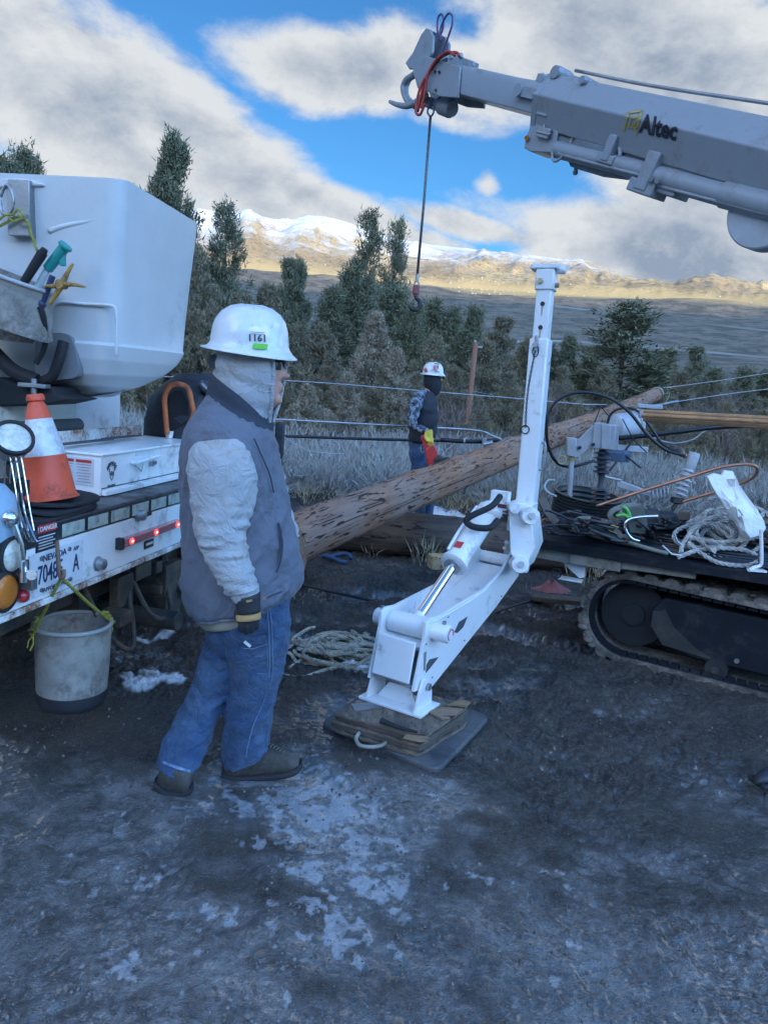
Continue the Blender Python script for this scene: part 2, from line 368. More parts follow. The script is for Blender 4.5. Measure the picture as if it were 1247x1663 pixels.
# ---------------- near ground: churned frozen mud ----------------
def gz(x, y):
    x = np.asarray(x, float); y = np.asarray(y, float)
    z = (fbm(x*.7, y*.7, 3, 31)-.5)*.10
    z = z+(fbm(x*3.1, y*3.1, 4, 33)-.5)*.05
    cl = fbm(x*11, y*11, 4, 35, .6); rough = sst(fbm(x*1.1+4, y*1.1, 3, 38), .42, .6)
    rough = np.maximum(rough, sst(y, 3.3, 4.2))*(1-.75*_slush(x, y))
    z = z+(cl-.45)*.060*rough+(ridged(x*24, y*24, 3, 39)-.5)*.020*(.35+rough)+(vn(x*55, y*55, 40)-.5)*.010*(.3+rough)
    # wheel ruts under and behind the bucket truck
    for (x0, y0, dxx, dyy, wd, dp) in ((-1.6, 4.6, .98, -.10, .13, .09), (-1.6, 5.5, .98, .05, .16, .10), (.6, 5.0, .9, -.35, .14, .06)):
        q = (x-x0)*(-dyy)+(y-y0)*dxx; al = (x-x0)*dxx+(y-y0)*dyy
        msk = sst(al, -3, -1)*sst(2.6-al, 0, 1.2)
        z = z-dp*np.exp(-(q/wd)**2)*msk*(.7+.6*vn(x*9, y*9, 71))+dp*.6*np.exp(-((np.abs(q)-wd*1.7)/(wd*.6))**2)*msk
    # cleat marks the track left on its way in
    q = (x-1.35)*.55+(y-3.3)*.83; al = (x-1.35)*.83-(y-3.3)*.55; z = z-.016*np.exp(-(q/.17)**6)*(np.sin(al*42+np.abs(q)*6) > -.1)*sst(al, -1.2, -.6)*sst(2.2-al, 0, .6)*sst(vn(x*3, y*3, 88), .25, .5)
    # flat under the outrigger pad
    pm_ = np.exp(-(((x-.10)/.55)**2+((y-3.42)/.42)**2)**2); z = z*(1-pm_)
    for fx, fy in FEET: k = np.exp(-(((x-fx)/.2)**2+((y-fy)/.13)**2)); z = z*(1-k)-.004*k
    return z*sst(14.5-np.hypot(x, y), 0, 1.5)*sst(np.hypot(x, y), .2, 1.0)
def _slush(x, y):
    a = np.exp(-(((x+.05-(.0*(y-2.3)))/.55)**2+((y-2.45)/.50)**2)**1.2)
    b = np.exp(-(((x-.75+(y-1.8)*.0)/1.0)**2+((y-1.9)/.62)**2)**1.3)
    c = np.exp(-(((x+1.0)/.9)**2+((y-2.5)/.45)**2)**1.3)*.75
    d = np.exp(-(((x-2.0)/.9)**2+((y-2.9)/.55)**2)**1.3)*.55
    e = 1.0*sst(3.0-y-.12*np.sin(x*2.3), 0, .55)*(.75+.25*np.sin(x*1.7+y*2.2))
    return np.clip(np.maximum.reduce([a, b, c, d, e]), 0, 1)
FEET = [(-.50, 2.84), (-.34, 2.87), (-.72, 2.69)]
gA = np.linspace(-.74, .76, 860); gR = np.concatenate([[.01], np.geomspace(.9, 14.8, 760)])
A2, R2 = np.meshgrid(gA, gR); X2 = R2*np.sin(A2); Y2 = R2*np.cos(A2); Z2 = gz(X2, Y2)
na, nr = len(gA), len(gR); ii = np.arange(nr-1)[:, None]*na; jj = np.arange(na-1)[None, :]
F2 = np.stack([ii+jj, ii+jj+1, ii+na+jj+1, ii+na+jj], -1).reshape(-1, 4)
slm = _slush(X2, Y2); nz = fbm(X2*2.2, Y2*2.2, 5, 61); nz2 = fbm(X2*9, Y2*9, 4, 63); lowp = np.clip(.5-(Z2-(fbm(X2*.7, Y2*.7, 3, 31)-.5)*.10)*22, 0, 1)
wet = np.clip(sst(slm*.60+nz*1.1+(nz2-.5)*.6+(lowp-.5)*.5, .55, 1.2), 0, 1)
pud = sst(1.05*np.exp(-(((X2+.20)/.34)**2+((Y2-2.62)/.34)**2))*.9+np.exp(-(((X2-.1)/.55)**2+((Y2-2.15)/.30)**2))*.45+(lowp-.5)*.8+nz*.45-.5*(np.exp(-(((X2+.1)/.75)**2+((Y2-2.35)/.75)**2)) < .25)+(fbm(X2*14, Y2*14, 3, 66)-.5)*1.5+(fbm(X2*34, Y2*34, 3, 65)-.5)*1.4, .92, 1.03)
sn_ = np.zeros_like(X2)
for (px, py, hx, hy, g) in ((255, 1115, .24, .16, .9), (25, 1035, .3, .2, .8), (300, 1045, .5, .14, .55), (735, 835, 1.3, .6, .75), (975, 1075, .3, .14, .7), (560, 1085, .3, .1, .6), (845, 1010, .4, .2, .6), (700, 1000, .3, .12, .5), (250, 995, .5, .2, .5)):
    g0 = G(px, py); sn_ = np.maximum(sn_, g*np.exp(-(((X2-g0.x)/hx)**2+((Y2-g0.y)/hy)**2)))
snow = sst(sn_+(nz-.5)*1.1+(nz2-.5)*.9, .62, .80)
def mud_mat():
    m = bpy.data.materials.new('mud'); m.use_nodes = True; t = NT(m.node_tree); b = t.n['Principled BSDF']
    g = t.new('ShaderNodeNewGeometry'); pos = g.outputs['Position']
    A = lambda n: (lambda a: (setattr(a, 'attribute_name', n), a.outputs['Fac'])[1])(t.new('ShaderNodeAttribute'))
    wet, pud, snow, lowp = A('wet'), A('pud'), A('snow'), A('low')
    n1 = t.noise(pos, 3.0, 8, .65); n2 = t.noise(pos, 38, 6, .7); n3 = t.noise(pos, 140, 3, .6); n4 = t.noise(pos, 11, 7, .7, .6)
    mud = t.mix(t.ramp(n1, .35, .65), (.078, .062, .050), (.022, .018, .0155)); mud = t.mix(t.ramp(n2, .4, .7), mud, (.115, .10, .09)); mud = t.mix(t.ramp(n3, .58, .72), mud, (.19, .18, .17))
    sl = t.mix(t.ramp(n4, .35, .65), (.150, .142, .132), (.29, .28, .27)); sl = t.mix(t.ramp(n2, .5, .75), sl, (.09, .085, .08))
    wf = t.math('MULTIPLY', wet, t.ramp(n4, .28, .60, .42, 1.))
    c = t.mix(wf, mud, sl)
    lace = t.math('MULTIPLY', t.ramp(t.noise(pos, 26, 6, .75, 1.2), .56, .66), t.ramp(t.math('ADD', wet, t.math('MULTIPLY', n1, .5)), .45, .9))
    c = t.mix(t.math('MULTIPLY', lace, .55), c, (.48, .49, .51))
    c = t.mix(t.math('MULTIPLY', pud, t.ramp(n4, .35, .6, .35, .95)), c, (.30, .31, .325)); c = t.mix(snow, c, (.80, .82, .85))
    t.link(c, b.inputs['Base Color'])
    r = t.math('MULTIPLY_ADD', wf, -.32, t.ramp(n2, .3, .7, .62, .9)); r = t.mix(pud, r, (.10,)*3); r = t.mix(snow, r, (.75,)*3)
    t.link(r, b.inputs['Roughness'])
    t.val(b.inputs['Coat Weight'], t.math('MULTIPLY', t.math('MAXIMUM', t.ramp(wet, .05, .6), t.ramp(lowp, .45, .8, 0, .8)), t.math('SUBTRACT', 1., snow))); b.inputs['Coat Roughness'].default_value = .08; b.inputs['Coat IOR'].default_value = 1.7
    h = t.math('ADD', t.math('MULTIPLY', n2, .9), t.math('MULTIPLY', n3, .6)); bp = t.new('ShaderNodeBump'); bp.inputs['Distance'].default_value = .05
    t.val(bp.inputs['Strength'], t.math('MULTIPLY_ADD', t.math('MAXIMUM', pud, t.math('MULTIPLY', snow, .5)), -.6, .9)); t.link(h, bp.inputs['Height']); t.link(bp.outputs[0], b.inputs['Normal'])
    return m
Z2 = np.where(pud > .3, Z2*.6+np.minimum(Z2, fbm(X2*.7, Y2*.7, 3, 31)*.10-.055)*.4, Z2)+snow*.012
o = np_obj('muddy_ground', np.stack([X2, Y2, Z2], -1).reshape(-1, 3), F2, mud_mat(), smooth=True, attrs={'wet': wet, 'pud': pud, 'snow': snow, 'low': lowp}); o['kind'] = 'structure'
def gz1(x, y): return float(gz(np.array([x]), np.array([y]))[0])
def tz(x, y): return float(terrain(np.array([float(x)]), np.array([float(y)]))[0])
# ---------------- stones and clods on the mud ----------------
def rocks(name, n, smin, smax, mat, seed, yr=(1.2, 9), label=None, clus=.5):
    r = np.random.default_rng(seed); vs = []; fs = []
    ico = np.array([(0, 0, 1), (.89, 0, .45), (.28, .85, .45), (-.72, .53, .45), (-.72, -.53, .45), (.28, -.85, .45), (.72, .53, -.45), (-.28, .85, -.45), (-.89, 0, -.45), (-.28, -.85, -.45), (.72, -.53, -.45), (0, 0, -1)])
    fc = np.array([(0,1,2),(0,2,3),(0,3,4),(0,4,5),(0,5,1),(1,6,2),(2,7,3),(3,8,4),(4,9,5),(5,10,1),(2,6,7),(3,7,8),(4,8,9),(5,9,10),(1,10,6),(11,7,6),(11,8,7),(11,9,8),(11,10,9),(11,6,10)])
    a = r.uniform(-.6, .62, n*4); d = np.exp(r.uniform(math.log(yr[0]), math.log(yr[1]), n*4)); x = d*np.sin(a); y = d*np.cos(a)
    k = fbm(x*1.6, y*1.6, 3, seed) > clus; x = x[k][:n]; y = y[k][:n]; z = gz(x, y); s = smin+(smax-smin)*r.random(len(x))**3
    P_ = ico[None]*r.uniform(.65, 1.25, (len(x), 12, 1))*r.uniform(.6, 1.2, (len(x), 1, 3))*s[:, None, None]; P_ += np.stack([x, y, z+s*.25], -1)[:, None]
    F_ = fc[None]+(np.arange(len(x))*12)[:, None, None]
    o = np_obj(name, P_.reshape(-1, 3), F_.reshape(-1, 3), mat); o['kind'] = 'stuff'; return o
rocks('mud_clods', 1500, .0025, .009, pm('clod', (.085, .075, .066), .85, var=.5, vs=3, bump=.5, bs=90), 5)
rocks('gravel', 1800, .003, .010, pm('grit', (.13, .125, .12), .7, var=.5, vs=5), 8, clus=.55)
# ---------------- trees ----------------
def foliage_mat(name, c1, c2, scale=1.6):
    m = bpy.data.materials.new(name); m.use_nodes = True; t = NT(m.node_tree); b = t.n['Principled BSDF']; g = t.new('ShaderNodeNewGeometry')
    oi = t.new('ShaderNodeObjectInfo'); tc = t.new('ShaderNodeTexCoord'); n = t.noise(tc.outputs['Object'], scale, 4, .6)
    f = t.math('ADD', t.math('MULTIPLY', t.math('SUBTRACT', n, .5), 2.2), t.math('MULTIPLY_ADD', oi.outputs['Random'], .5, .25), clamp=True)
    c = t.mix(f, c1, c2); c = t.mix(t.math('MULTIPLY', g.outputs['Random Per Island'], .35), c, tuple(x*1.8 for x in c2))
    t.link(c, b.inputs['Base Color']); b.inputs['Roughness'].default_value = .75; b.inputs['Specular IOR Level'].default_value = .25
    return m
FM = {'fir': foliage_mat('fir_needles', (.115, .12, .075), (.185, .185, .11)), 'pine': foliage_mat('pine_needles', (.125, .13, .08), (.20, .195, .12)),
      'juniper': foliage_mat('juniper_scales', (.165, .145, .095), (.25, .215, .14)), 'dead': foliage_mat('dry_juniper', (.22, .18, .13), (.34, .28, .20)),
      'cypress': foliage_mat('cypress_scales', (.115, .12, .075), (.18, .18, .11))}
BARK = pm('bark', (.10, .075, .055), .9, var=.4, vs=3, bump=.8, bs=20)
TWIG = pm('bare_twig', (.20, .145, .13), .85, var=.3, vs=3, bump=0)
def blades(P0, D, L, Wd, r):
    # one thin triangle per blade: root P0, direction D, length L, width Wd
    s = np.cross(D, r.normal(size=D.shape)); s /= np.linalg.norm(s, axis=1)[:, None]+1e-9
    v = np.stack([P0-s*Wd[:, None]/2, P0+s*Wd[:, None]/2, P0+D*L[:, None]], 1)
    return v.reshape(-1, 3)
def crown(kind, h, seed):
    r = np.random.default_rng(seed); cp = []; cd_ = []; br = MB()
    if kind in ('fir', 'pine'):
        rad = .30*h if kind == 'fir' else .27*h; z0 = .07*h; nb = 130 if kind == 'fir' else 80
        for i in range(nb):
            t = (i+r.random())/nb; z = z0+(h-z0)*t**1.0; prof = (1-t)**.85*(1 if t > .12 else .75)
            L = rad*prof*r.uniform(.55, 1.08)+.05*h*(1-t)*r.random()+.12
            a = r.uniform(0, 2*PI); up = (.55-.95*(1-t) if kind == 'fir' else .75-.75*(1-t))+r.normal()*.12
            d = np.array([math.cos(a), math.sin(a), up]); d /= np.linalg.norm(d); base = np.array([0, 0, z])
            if i % 3 == 0: br.tube([base, base+d*L*.85], .02*h/8, n=3, rf=lambda q: .018*h/8*(1-q*.8)+.003)
            k = int(6+46*L/rad*(.55 if kind == 'pine' else .7)); s = r.random(k)**.6
            c = base+d*(L*s)[:, None]+r.normal(size=(k, 3))*(.035*h*(1-.45*s))[:, None]*np.array([1, 1, .55])
            c[:, 2] += (s**2)*L*(.10 if kind == 'pine' else -.08)
            cp.append(c); cd_.append(np.tile(d+np.array([0, 0, .35]), (k, 1)))
        per = 11; ln = .024*h; wd = .0060*h
    else:
        # many upright plumes packed into an uneven column
        rad = {'juniper': .40, 'dead': .27, 'cypress': .29}[kind]*h; nb = 150
        for i in range(nb):
            t = r.random()**1.0; a = r.uniform(0, 2*PI); prof = min(1., .45+t/.14*.55)*(1-t)**.92*(1+.30*math.sin(3*a+t*8+seed)+.18*math.sin(5*a-t*17))+.006
            if r.random() < .08: prof *= 1.3
            q = rad*prof*math.sqrt(r.uniform(.15, 1.0))*r.uniform(.8, 1.15); z = h*(.04+.9*t)
            k = r.integers(10, 26); c0 = np.array([q*math.cos(a), q*math.sin(a), z]); s = r.random(k)
            d = np.array([math.cos(a)*.45, math.sin(a)*.45, 1.0]); d /= np.linalg.norm(d)
            c = c0+d*((s-.4)*.13*h*(1.15-.7*t))[:, None]+r.normal(size=(k, 3))*.017*h*(1.1-s)[:, None]
            cp.append(c); cd_.append(np.tile(d, (k, 1)))
        for i in range(14):
            a = r.uniform(0, 2*PI); br.tube([(0, 0, .05*h), (rad*.5*math.cos(a), rad*.5*math.sin(a), h*.45)], .01*h, n=3, rf=lambda q: .008*h*(1-q*.8)+.002)
        per = 13; ln = .021*h; wd = .0052*h
    C = np.concatenate(cp); D = np.concatenate(cd_); C = np.repeat(C, per, 0); D = np.repeat(D, per, 0)
    C = C+r.normal(size=C.shape)*.010*h; D = D+r.normal(size=D.shape)*.75; D /= np.linalg.norm(D, axis=1)[:, None]
    k = C[:, 2] > .01*h; C = C[k]; D = D[k]; n = len(C)
    v = blades(C, D, ln*r.uniform(.6, 1.4, n), wd*r.uniform(.6, 1.4, n), r)
    return v, br
TV = {}
def tree_proto(kind, h, seed):
    v, br = crown(kind, h, seed); me = np_obj('crown', v, np.arange(len(v)).reshape(-1, 3), FM[kind])
    tb = MB(); tb.tube([(0, 0, -.4), (.01*h, 0, h*.4), (0, 0, h*.93)], .02*h, n=7, rf=lambda q: .020*h*(1-q*.93)+.004); tb.v += [] 
    o_ = len(tb.v); tb.v += br.v; tb.f += [tuple(i+o_ for i in f) for f in br.f]
    tr = mesh_obj('trunk', tb, BARK)
    d = (me.data, tr.data); bpy.data.objects.remove(me); bpy.data.objects.remove(tr); return d
def place_tree(name, kind, var, px, py, Y, wf, label, group=None, cat='tree'):
    key = (kind, var)
    if key not in TV: TV[key] = tree_proto(kind, 8.0, 100+var*13+len(kind))
    top = P(px, py, Y); z0 = tz(top.x, top.y)-.15; s = (top.z-z0)/8.0
    e = bpy.data.objects.new(name, None); COL.objects.link(e); e.location = (top.x, top.y, z0); e.scale = (s*wf, s*wf, s); e.rotation_euler.z = (px*.37+var) % 6.28; tag(e, label, cat, group)
    for nm, d in zip(('crown', 'trunk'), TV[key]):
        c = bpy.data.objects.new(nm, d); COL.objects.link(c); c.parent = e
    return e
KL = {'fir': 'fir_tree', 'pine': 'pine_tree', 'juniper': 'juniper_tree', 'dead': 'juniper_tree', 'cypress': 'cypress_tree'}
TREES = [
 ('cypress', 0, 285, 200, 25, .82, 'tall dense dark conifer rising behind the right edge of the white lift bucket'),
 ('cypress', 1, 5, 246, 30, 1.2, 'dark conifer tip above the far left end of the lift bucket'),
 ('fir', 0, 42, 251, 33, .8, 'short pointed conifer tip second from the left above the lift bucket'),
 ('pine', 0, 370, 335, 27, .75, 'open branched pine with see-through top, right of the white lift bucket'),
 ('juniper', 0, 322, 390, 22, .9, 'bushy conifer between the lift bucket and the open pine'),
 ('pine', 1, 602, 350, 34, .70, 'tallest pine in the middle, left one of the pair beside the hanging hook'),
 ('pine', 2, 646, 364, 35, .55, 'right pine of the middle pair, just left of the hanging load hook'),
 ('cypress', 2, 470, 411, 42, .8, 'left one of two narrow cypress tips above the white hard hat'),
 ('cypress', 0, 489, 412, 43, .7, 'right one of two narrow cypress tips above the white hard hat'),
 ('juniper', 1, 436, 455, 33, 1.1, 'rounded brown-green tree directly above the near worker\'s hard hat'),
 ('pine', 3, 1022, 495, 27, 2.1, 'big broad green pine to the right of the white steel post'),
 ('cypress', 1, 925, 540, 30, 1.0, 'narrow conifer just right of the white steel post'),
 ('dead', 0, 612, 500, 19, 1.15, 'tall tan dried juniper left of the far worker'),
 ('dead', 1, 645, 560, 18, 1.1, 'short tan dried juniper directly left of the far worker'),
 ('dead', 2, 565, 600, 16, 1.2, 'low tan dried juniper in front of the dark trees, right of the near worker'),
 ('dead', 0, 500, 620, 15, 1.6, 'low pale juniper just right of the near worker\'s face'),
 ('juniper', 2, 820, 508, 31, 1.25, 'reddish brown juniper left of the white steel post'),
 ('fir', 1, 737, 502, 33, .8, 'small fir tip behind the far utility pole'),
 ('fir', 2, 770, 502, 34, .9, 'small fir tip right of the far utility pole'),
 ('fir', 1, 705, 488, 33, 1.0, 'grey green fir right of the hanging hook'),
 ('juniper', 0, 1088, 560, 34, .9, 'pointed juniper right of the big broad pine'),
 ('cypress', 2, 1132, 556, 38, 1.1, 'pair-topped cypress beyond the end of the leaning wood pole'),
]
for (k, v, x, y, Y, wf, lb) in TREES: place_tree(KL[k], k, v, x, y, Y, wf, lb)
fill = [('fir',0,540,470,30,1.),('fir',2,575,440,33,1.),('juniper',1,525,520,24,1.2),('fir',1,345,440,27,1.1),('juniper',2,395,470,25,1.2),('fir',0,410,500,24,1.2),('juniper',0,480,520,24,1.2),('fir',1,640,470,29,1.2),('fir',2,670,500,27,1.1),
  ('juniper',1,705,540,23,1.2),('fir',0,755,540,27,1.2),('juniper',0,790,545,25,1.2),('juniper',1,860,545,28,1.2),('fir',1,890,560,30,1.1),('juniper',2,915,590,24,1.1),('fir',2,960,580,27,1.2),('juniper',0,985,590,25,1.2),('fir',0,1060,580,28,1.3),('juniper',1,1110,600,26,1.1),
  ('fir',1,1160,600,36,1.1),('juniper',2,1090,640,20,1.2),('juniper',0,1030,660,18,1.2),('juniper',2,590,560,21,1.2),('juniper',1,625,590,18,1.1),('fir',2,1210,600,38,1.2),('cypress',0,1245,595,40,1.2),('juniper',0,740,590,20,1.1),('juniper',2,830,600,20,1.2),('juniper',1,940,650,17,1.1),
  ('juniper',1,290,480,22,1.3),('fir',0,250,420,24,1.1),('juniper',0,460,590,17,1.2),('juniper',2,530,590,19,1.2),('juniper',2,680,600,18,1.),('juniper',1,1180,650,20,1.2),('juniper',0,1240,660,19,1.2),('juniper',2,875,640,18,1.2),('juniper',0,1140,680,16,1.1),('juniper',1,780,640,17,1.0)]
for (k, v, x, y, Y, wf) in fill:
    place_tree(KL[k], k, v, x, y, Y+((x*7) % 5)*.7, wf, 'grey green conifer in the close belt of trees below the hills', 'conifers of the tree belt')
# bare deciduous bushes
def bare_proto(seed, h=3.2, spread=.55):
    r = random.Random(seed); mb = MB()
    def grow(p, d, L, rad, lv):
        q = p+d*L; mid = p+d*L*.5+V((r.gauss(0, .04), r.gauss(0, .04), 0))*L
        mb.tube([p, mid, q], rad, n=3, rf=lambda t: rad*(1-.4*t))
        if lv <= 0: return
        for i in range(r.choice((2, 3, 3))):
            dd = (d+V((r.gauss(0, spread), r.gauss(0, spread), r.gauss(.15, .3)))).normalized()
            grow(p+d*L*r.uniform(.5, 1), dd, L*r.uniform(.55, .8), rad*.62, lv-1)
    for i in range(5): grow(V((r.gauss(0, .12), r.gauss(0, .12), 0)), V((r.gauss(0, .3), r.gauss(0, .3), 1)).normalized(), h*.36, .022, 4)
    o = mesh_obj('bare_bush', mb, TWIG, smooth=0); d = o.data; bpy.data.objects.remove(o); return d
BB = [bare_proto(i) for i in range(3)]
BARE = [(738, 590, 12.5, 'bare pale bush with forked twigs right of the far worker'), (1185, 590, 26, 'leafless purplish bush at the right edge beyond the wood pole tip'), (1225, 600, 28, 'leafless purplish bush in the far right corner of the tree belt'),
        (1120, 610, 24, 'leafless bush behind the tip of the leaning pole'), (905, 600, 22, 'thin leafless bush right of the white steel post'), (1165, 640, 18, 'leafless bush above the bundle of brown rods'), (700, 640, 14, 'low leafless bush behind the far worker')]
for i, (x, y, Y, lb) in enumerate(BARE):
    t_ = P(x, y, Y); z0 = tz(t_.x, t_.y)-.05; o = bpy.data.objects.new('bare_bush', BB[i % 3]); COL.objects.link(o); s = (t_.z-z0)/2.9; o.location = (t_.x, t_.y, z0); o.scale = (s*.8, s*.8, s); o.rotation_euler.z = i*1.3; tag(o, lb, 'bush')
# sagebrush and dry grass, one mass each
def scrub(name, n, yr, ar, hb, nbl, mat, seed, wdt, lean, cond=None, rb=.35, dome=False):
    r = np.random.default_rng(seed); a = r.uniform(*ar, n); y = yr[0]+(yr[1]-yr[0])*r.random(n)**.8; x = y*np.tan(a)
    if cond is not None: k = cond(x, y); x = x[k]; y = y[k]
    z = np.where(y < 14.5, gz(x, y), terrain(x, y)); out = []
    for xi, yi, zi in zip(x, y, z):
        hh = hb*r.uniform(.55, 1.15); k = nbl; ph = r.uniform(0, 2*PI, k); q = r.random(k)**.6; rd = rb*hh/hb*1.2
        base = np.stack([xi+rd*.7*q*np.cos(ph), yi+rd*.7*q*np.sin(ph), zi+hh*.62*r.random(k)*(1-.55*q)], -1)
        d = np.stack([np.cos(ph)*lean*q, np.sin(ph)*lean*q, np.ones(k)], -1)+r.normal(size=(k, 3))*.33; d /= np.linalg.norm(d, axis=1)[:, None]
        if dome:
            u = r.normal(size=(k, 3)); u[:, 2] = np.abs(u[:, 2]); u /= np.linalg.norm(u, axis=1)[:, None]; lob = 1+.25*np.sin(3*np.arctan2(u[:, 1], u[:, 0])+xi*5)*np.sin(4*u[:, 2]+yi)
            s_ = r.uniform(.45, 1.0, k)*lob; base = np.array([xi, yi, zi+.05])+u*np.array([rd, rd, hh*.8])*s_[:, None]; d = u+np.array([0, 0, .7])+r.normal(size=(k, 3))*.45; d /= np.linalg.norm(d, axis=1)[:, None]
        out.append(blades(base, d, hh*(.20 if dome else .42)*r.uniform(.5, 1.3, k), np.full(k, wdt)*r.uniform(.6, 1.5, k), r))
    v = np.concatenate(out); o = np_obj(name, v, np.arange(len(v)).reshape(-1, 3), mat); o['kind'] = 'stuff'; return o
SAGE = foliage_mat('sage_leaves', (.19, .185, .165), (.33, .325, .30), 1.1)
DRY = foliage_mat('dry_grass', (.24, .185, .11), (.40, .32, .20), 1.1)
o = scrub('sagebrush', 430, (9.3, 20), (-.35, .56), .80, 560, SAGE, 3, .015, .9, rb=.50, dome=True); tag(o, 'pale grey green sagebrush covering the slope behind the wood poles', 'sagebrush')
def cnd(x, y): return (fbm(x*.8, y*.8, 3, 77) > .45)
o = scrub('dry_grass', 420, (6.3, 18), (-.3, .56), .45, 60, DRY, 4, .008, .6, cnd, rb=.2); tag(o, 'tan dry grass between the sagebrush', 'grass')
o = scrub('dead_stalks', 150, (4.9, 8.6), (-.5, .5), .13, 26, DRY, 14, .004, 1.5, lambda x, y: (fbm(x*1.5, y*1.5, 3, 78) > .5), rb=.2); tag(o, 'trampled straw and stalks on the mud near the log', 'grass')
# houses strung along the foot of the hills
hb_ = MB(); rh = random.Random(4)
for i in range(150):
    px = rh.choice((rh.gauss(560, 60), rh.gauss(770, 55), rh.uniform(420, 1260))); r_ = rh.uniform(1330, 1560); a_, _e = azel(px, 450)
    x, y = r_*math.sin(a_), r_*math.cos(a_); z = tz(x, y); s = rh.uniform(.9, 1.9)
    hb_.box((x, y, z+s*.5), s*1.8, s*1.3, s)
    hb_.prism([(x-s, y-s*.8, z+s), (x+s, y-s*.8, z+s), (x, y-s*.8, z+s*1.6)], (0, s*1.6, 0))
o = mesh_obj('valley_houses', hb_, pm('stucco', (.34, .31, .28), .8, var=.3, vs=.01, bump=0), kind='stuff'); tag(o, 'pale houses scattered at the foot of the sunlit hills', 'houses')
rd_ = MB()
for (pts, wdt) in (([(770, 558), (900, 556), (1000, 562), (1100, 570), (1180, 577), (1260, 584)], 1.1), ([(900, 498), (1000, 510), (1150, 528), (1260, 540)], .6)):
    ps = []
    for x, y in pts:
        a_, e_ = azel(x, y); rs = np.linspace(300, 1300, 400); zz = terrain(rs*math.sin(a_), rs*math.cos(a_)); el_ = np.arctan2(zz-CAMZ, rs); i = int(np.argmax(el_ > e_)); ps.append(V((rs[i]*math.sin(a_), rs[i]*math.cos(a_), zz[i]+.8)))
    ps = spline(ps, 12); 
    for a, b in zip(ps, ps[1:]): rd_.prism([a+V((0, 0, -1)), b+V((0, 0, -1)), b+V((0, wdt*1.2, .5)), a+V((0, wdt*1.2, .5))], (0, 0, .6))
mesh_obj('valley_road', rd_, pm('road_chip', (.22, .215, .20), .9, bump=0), kind='structure')
# ---------------- bucket truck (only its rear is in view) ----------------
WHITE = pm('truck_white', (.84, .84, .83), .32, coat=.3, var=.03, bump=.03, bs=12, dirt=(.38, .36, .33), damt=.3, ds=5)
GEL = pm('gelcoat_white', (.58, .58, .57), .42, var=.03, bump=.05, bs=9, dirt=(.48, .47, .45), damt=.2, ds=2.5)
RUST = pm('rusty_white', (.72, .71, .68), .6, dirt=(.20, .075, .03), damt=.8, ds=9)
BLACK = pm('black_steel', (.018, .019, .021), .55, dirt=(.10, .09, .08), damt=.5, ds=7)
RUBBER = pm('rubber', (.018, .018, .020), .8, bump=.3, bs=50)
UNDER = pm('greasy_chassis', (.030, .028, .026), .6, var=.4, dirt=(.11, .08, .05), damt=.8, ds=8, bump=.5)
CHROME = pm('bright_steel', (.70, .71, .73), .22, 1.0, var=.05, bump=.03)
STEEL = pm('dull_steel', (.36, .37, .38), .45, .9, var=.15, bump=.2)
TREAD = pm('tread_plate', (.16, .16, .165), .5, .6, dirt=(.07, .06, .05), damt=.7, ds=8)
REFL = pm('reflective_tape', (.42, .46, .40), .35, var=.12, vs=30, dirt=(.18, .17, .13), damt=.6, ds=20)
INK = pm('ink', (.015, .018, .03), .6, bump=0, var=0); NAVY = pm('navy_ink', (.02, .03, .10), .6, bump=0, var=0)
REDI = pm('red_print', (.50, .04, .03), .5, bump=0, var=.05); PLATE = pm('plate_white', (.68, .70, .72), .4, bump=.05, dirt=(.35, .33, .3), damt=.4, ds=12)
CANVAS = pm('white_canvas', (.29, .265, .23), .9, var=.2, vs=9, bump=.5, bs=160, dirt=(.13, .11, .09), damt=.7, ds=7)
YROPE = pm('yellow_rope', (.29, .27, .05), .8, var=.25, vs=60, bump=.3, bs=200)
A0 = G(0, 1004, .77); B0 = G(300, 879, .77); tu = (B0-A0); tu.z = 0; tu.normalize(); tn = V((tu.y, -tu.x, 0)); UP = V((0, 0, 1))
def TP(px, py, off=0.): return onp(px, py, A0+tn*off, tn)     # point of the rear panel seen at a pixel
def TQ(s, z, off=0.): return A0+tu*s+UP*(z-A0.z)+tn*off
def ts(px, py, off=0.): q = TP(px, py, off); return (q-A0).dot(tu), q.z
TR = Thing('bucket_truck', (A0.x-.8, A0.y+.6, 0), 'white utility bucket truck with plated tailboard and lit red lamps at the left', 'truck')
def slab(s0, s1, z0, z1, o0, o1): return MB().box(TQ((s0+s1)/2, (z0+z1)/2, (o0+o1)/2), s1-s0, abs(o1-o0), z1-z0, tu, tn, UP)
SR = 2.35
tp = TR.part('tail_panel', slab(-.6, SR, .775, .962, -.03, 0), WHITE, bevel=.004)
TR.part('tail_flange', slab(-.6, SR, .752, .773, -.06, .006), RUST, bevel=.003)
TR.part('deck_plate', slab(-.6, SR, 1.026, 1.036, -1.3, .0), TREAD)
s95, _ = ts(95, 868); chan = slab(-.6, SR, .966, 1.024, -.05, .004)
ch = TR.part('deck_channel', chan, BLACK, bevel=.003)
for i in range(14):
    s0 = s95+.015+i*.158
    if s0+.14 > SR: break
    TR.part('reflector_strip', slab(s0, s0+.135, .972, 1.018, .004, .0075), REFL, bevel=.002)
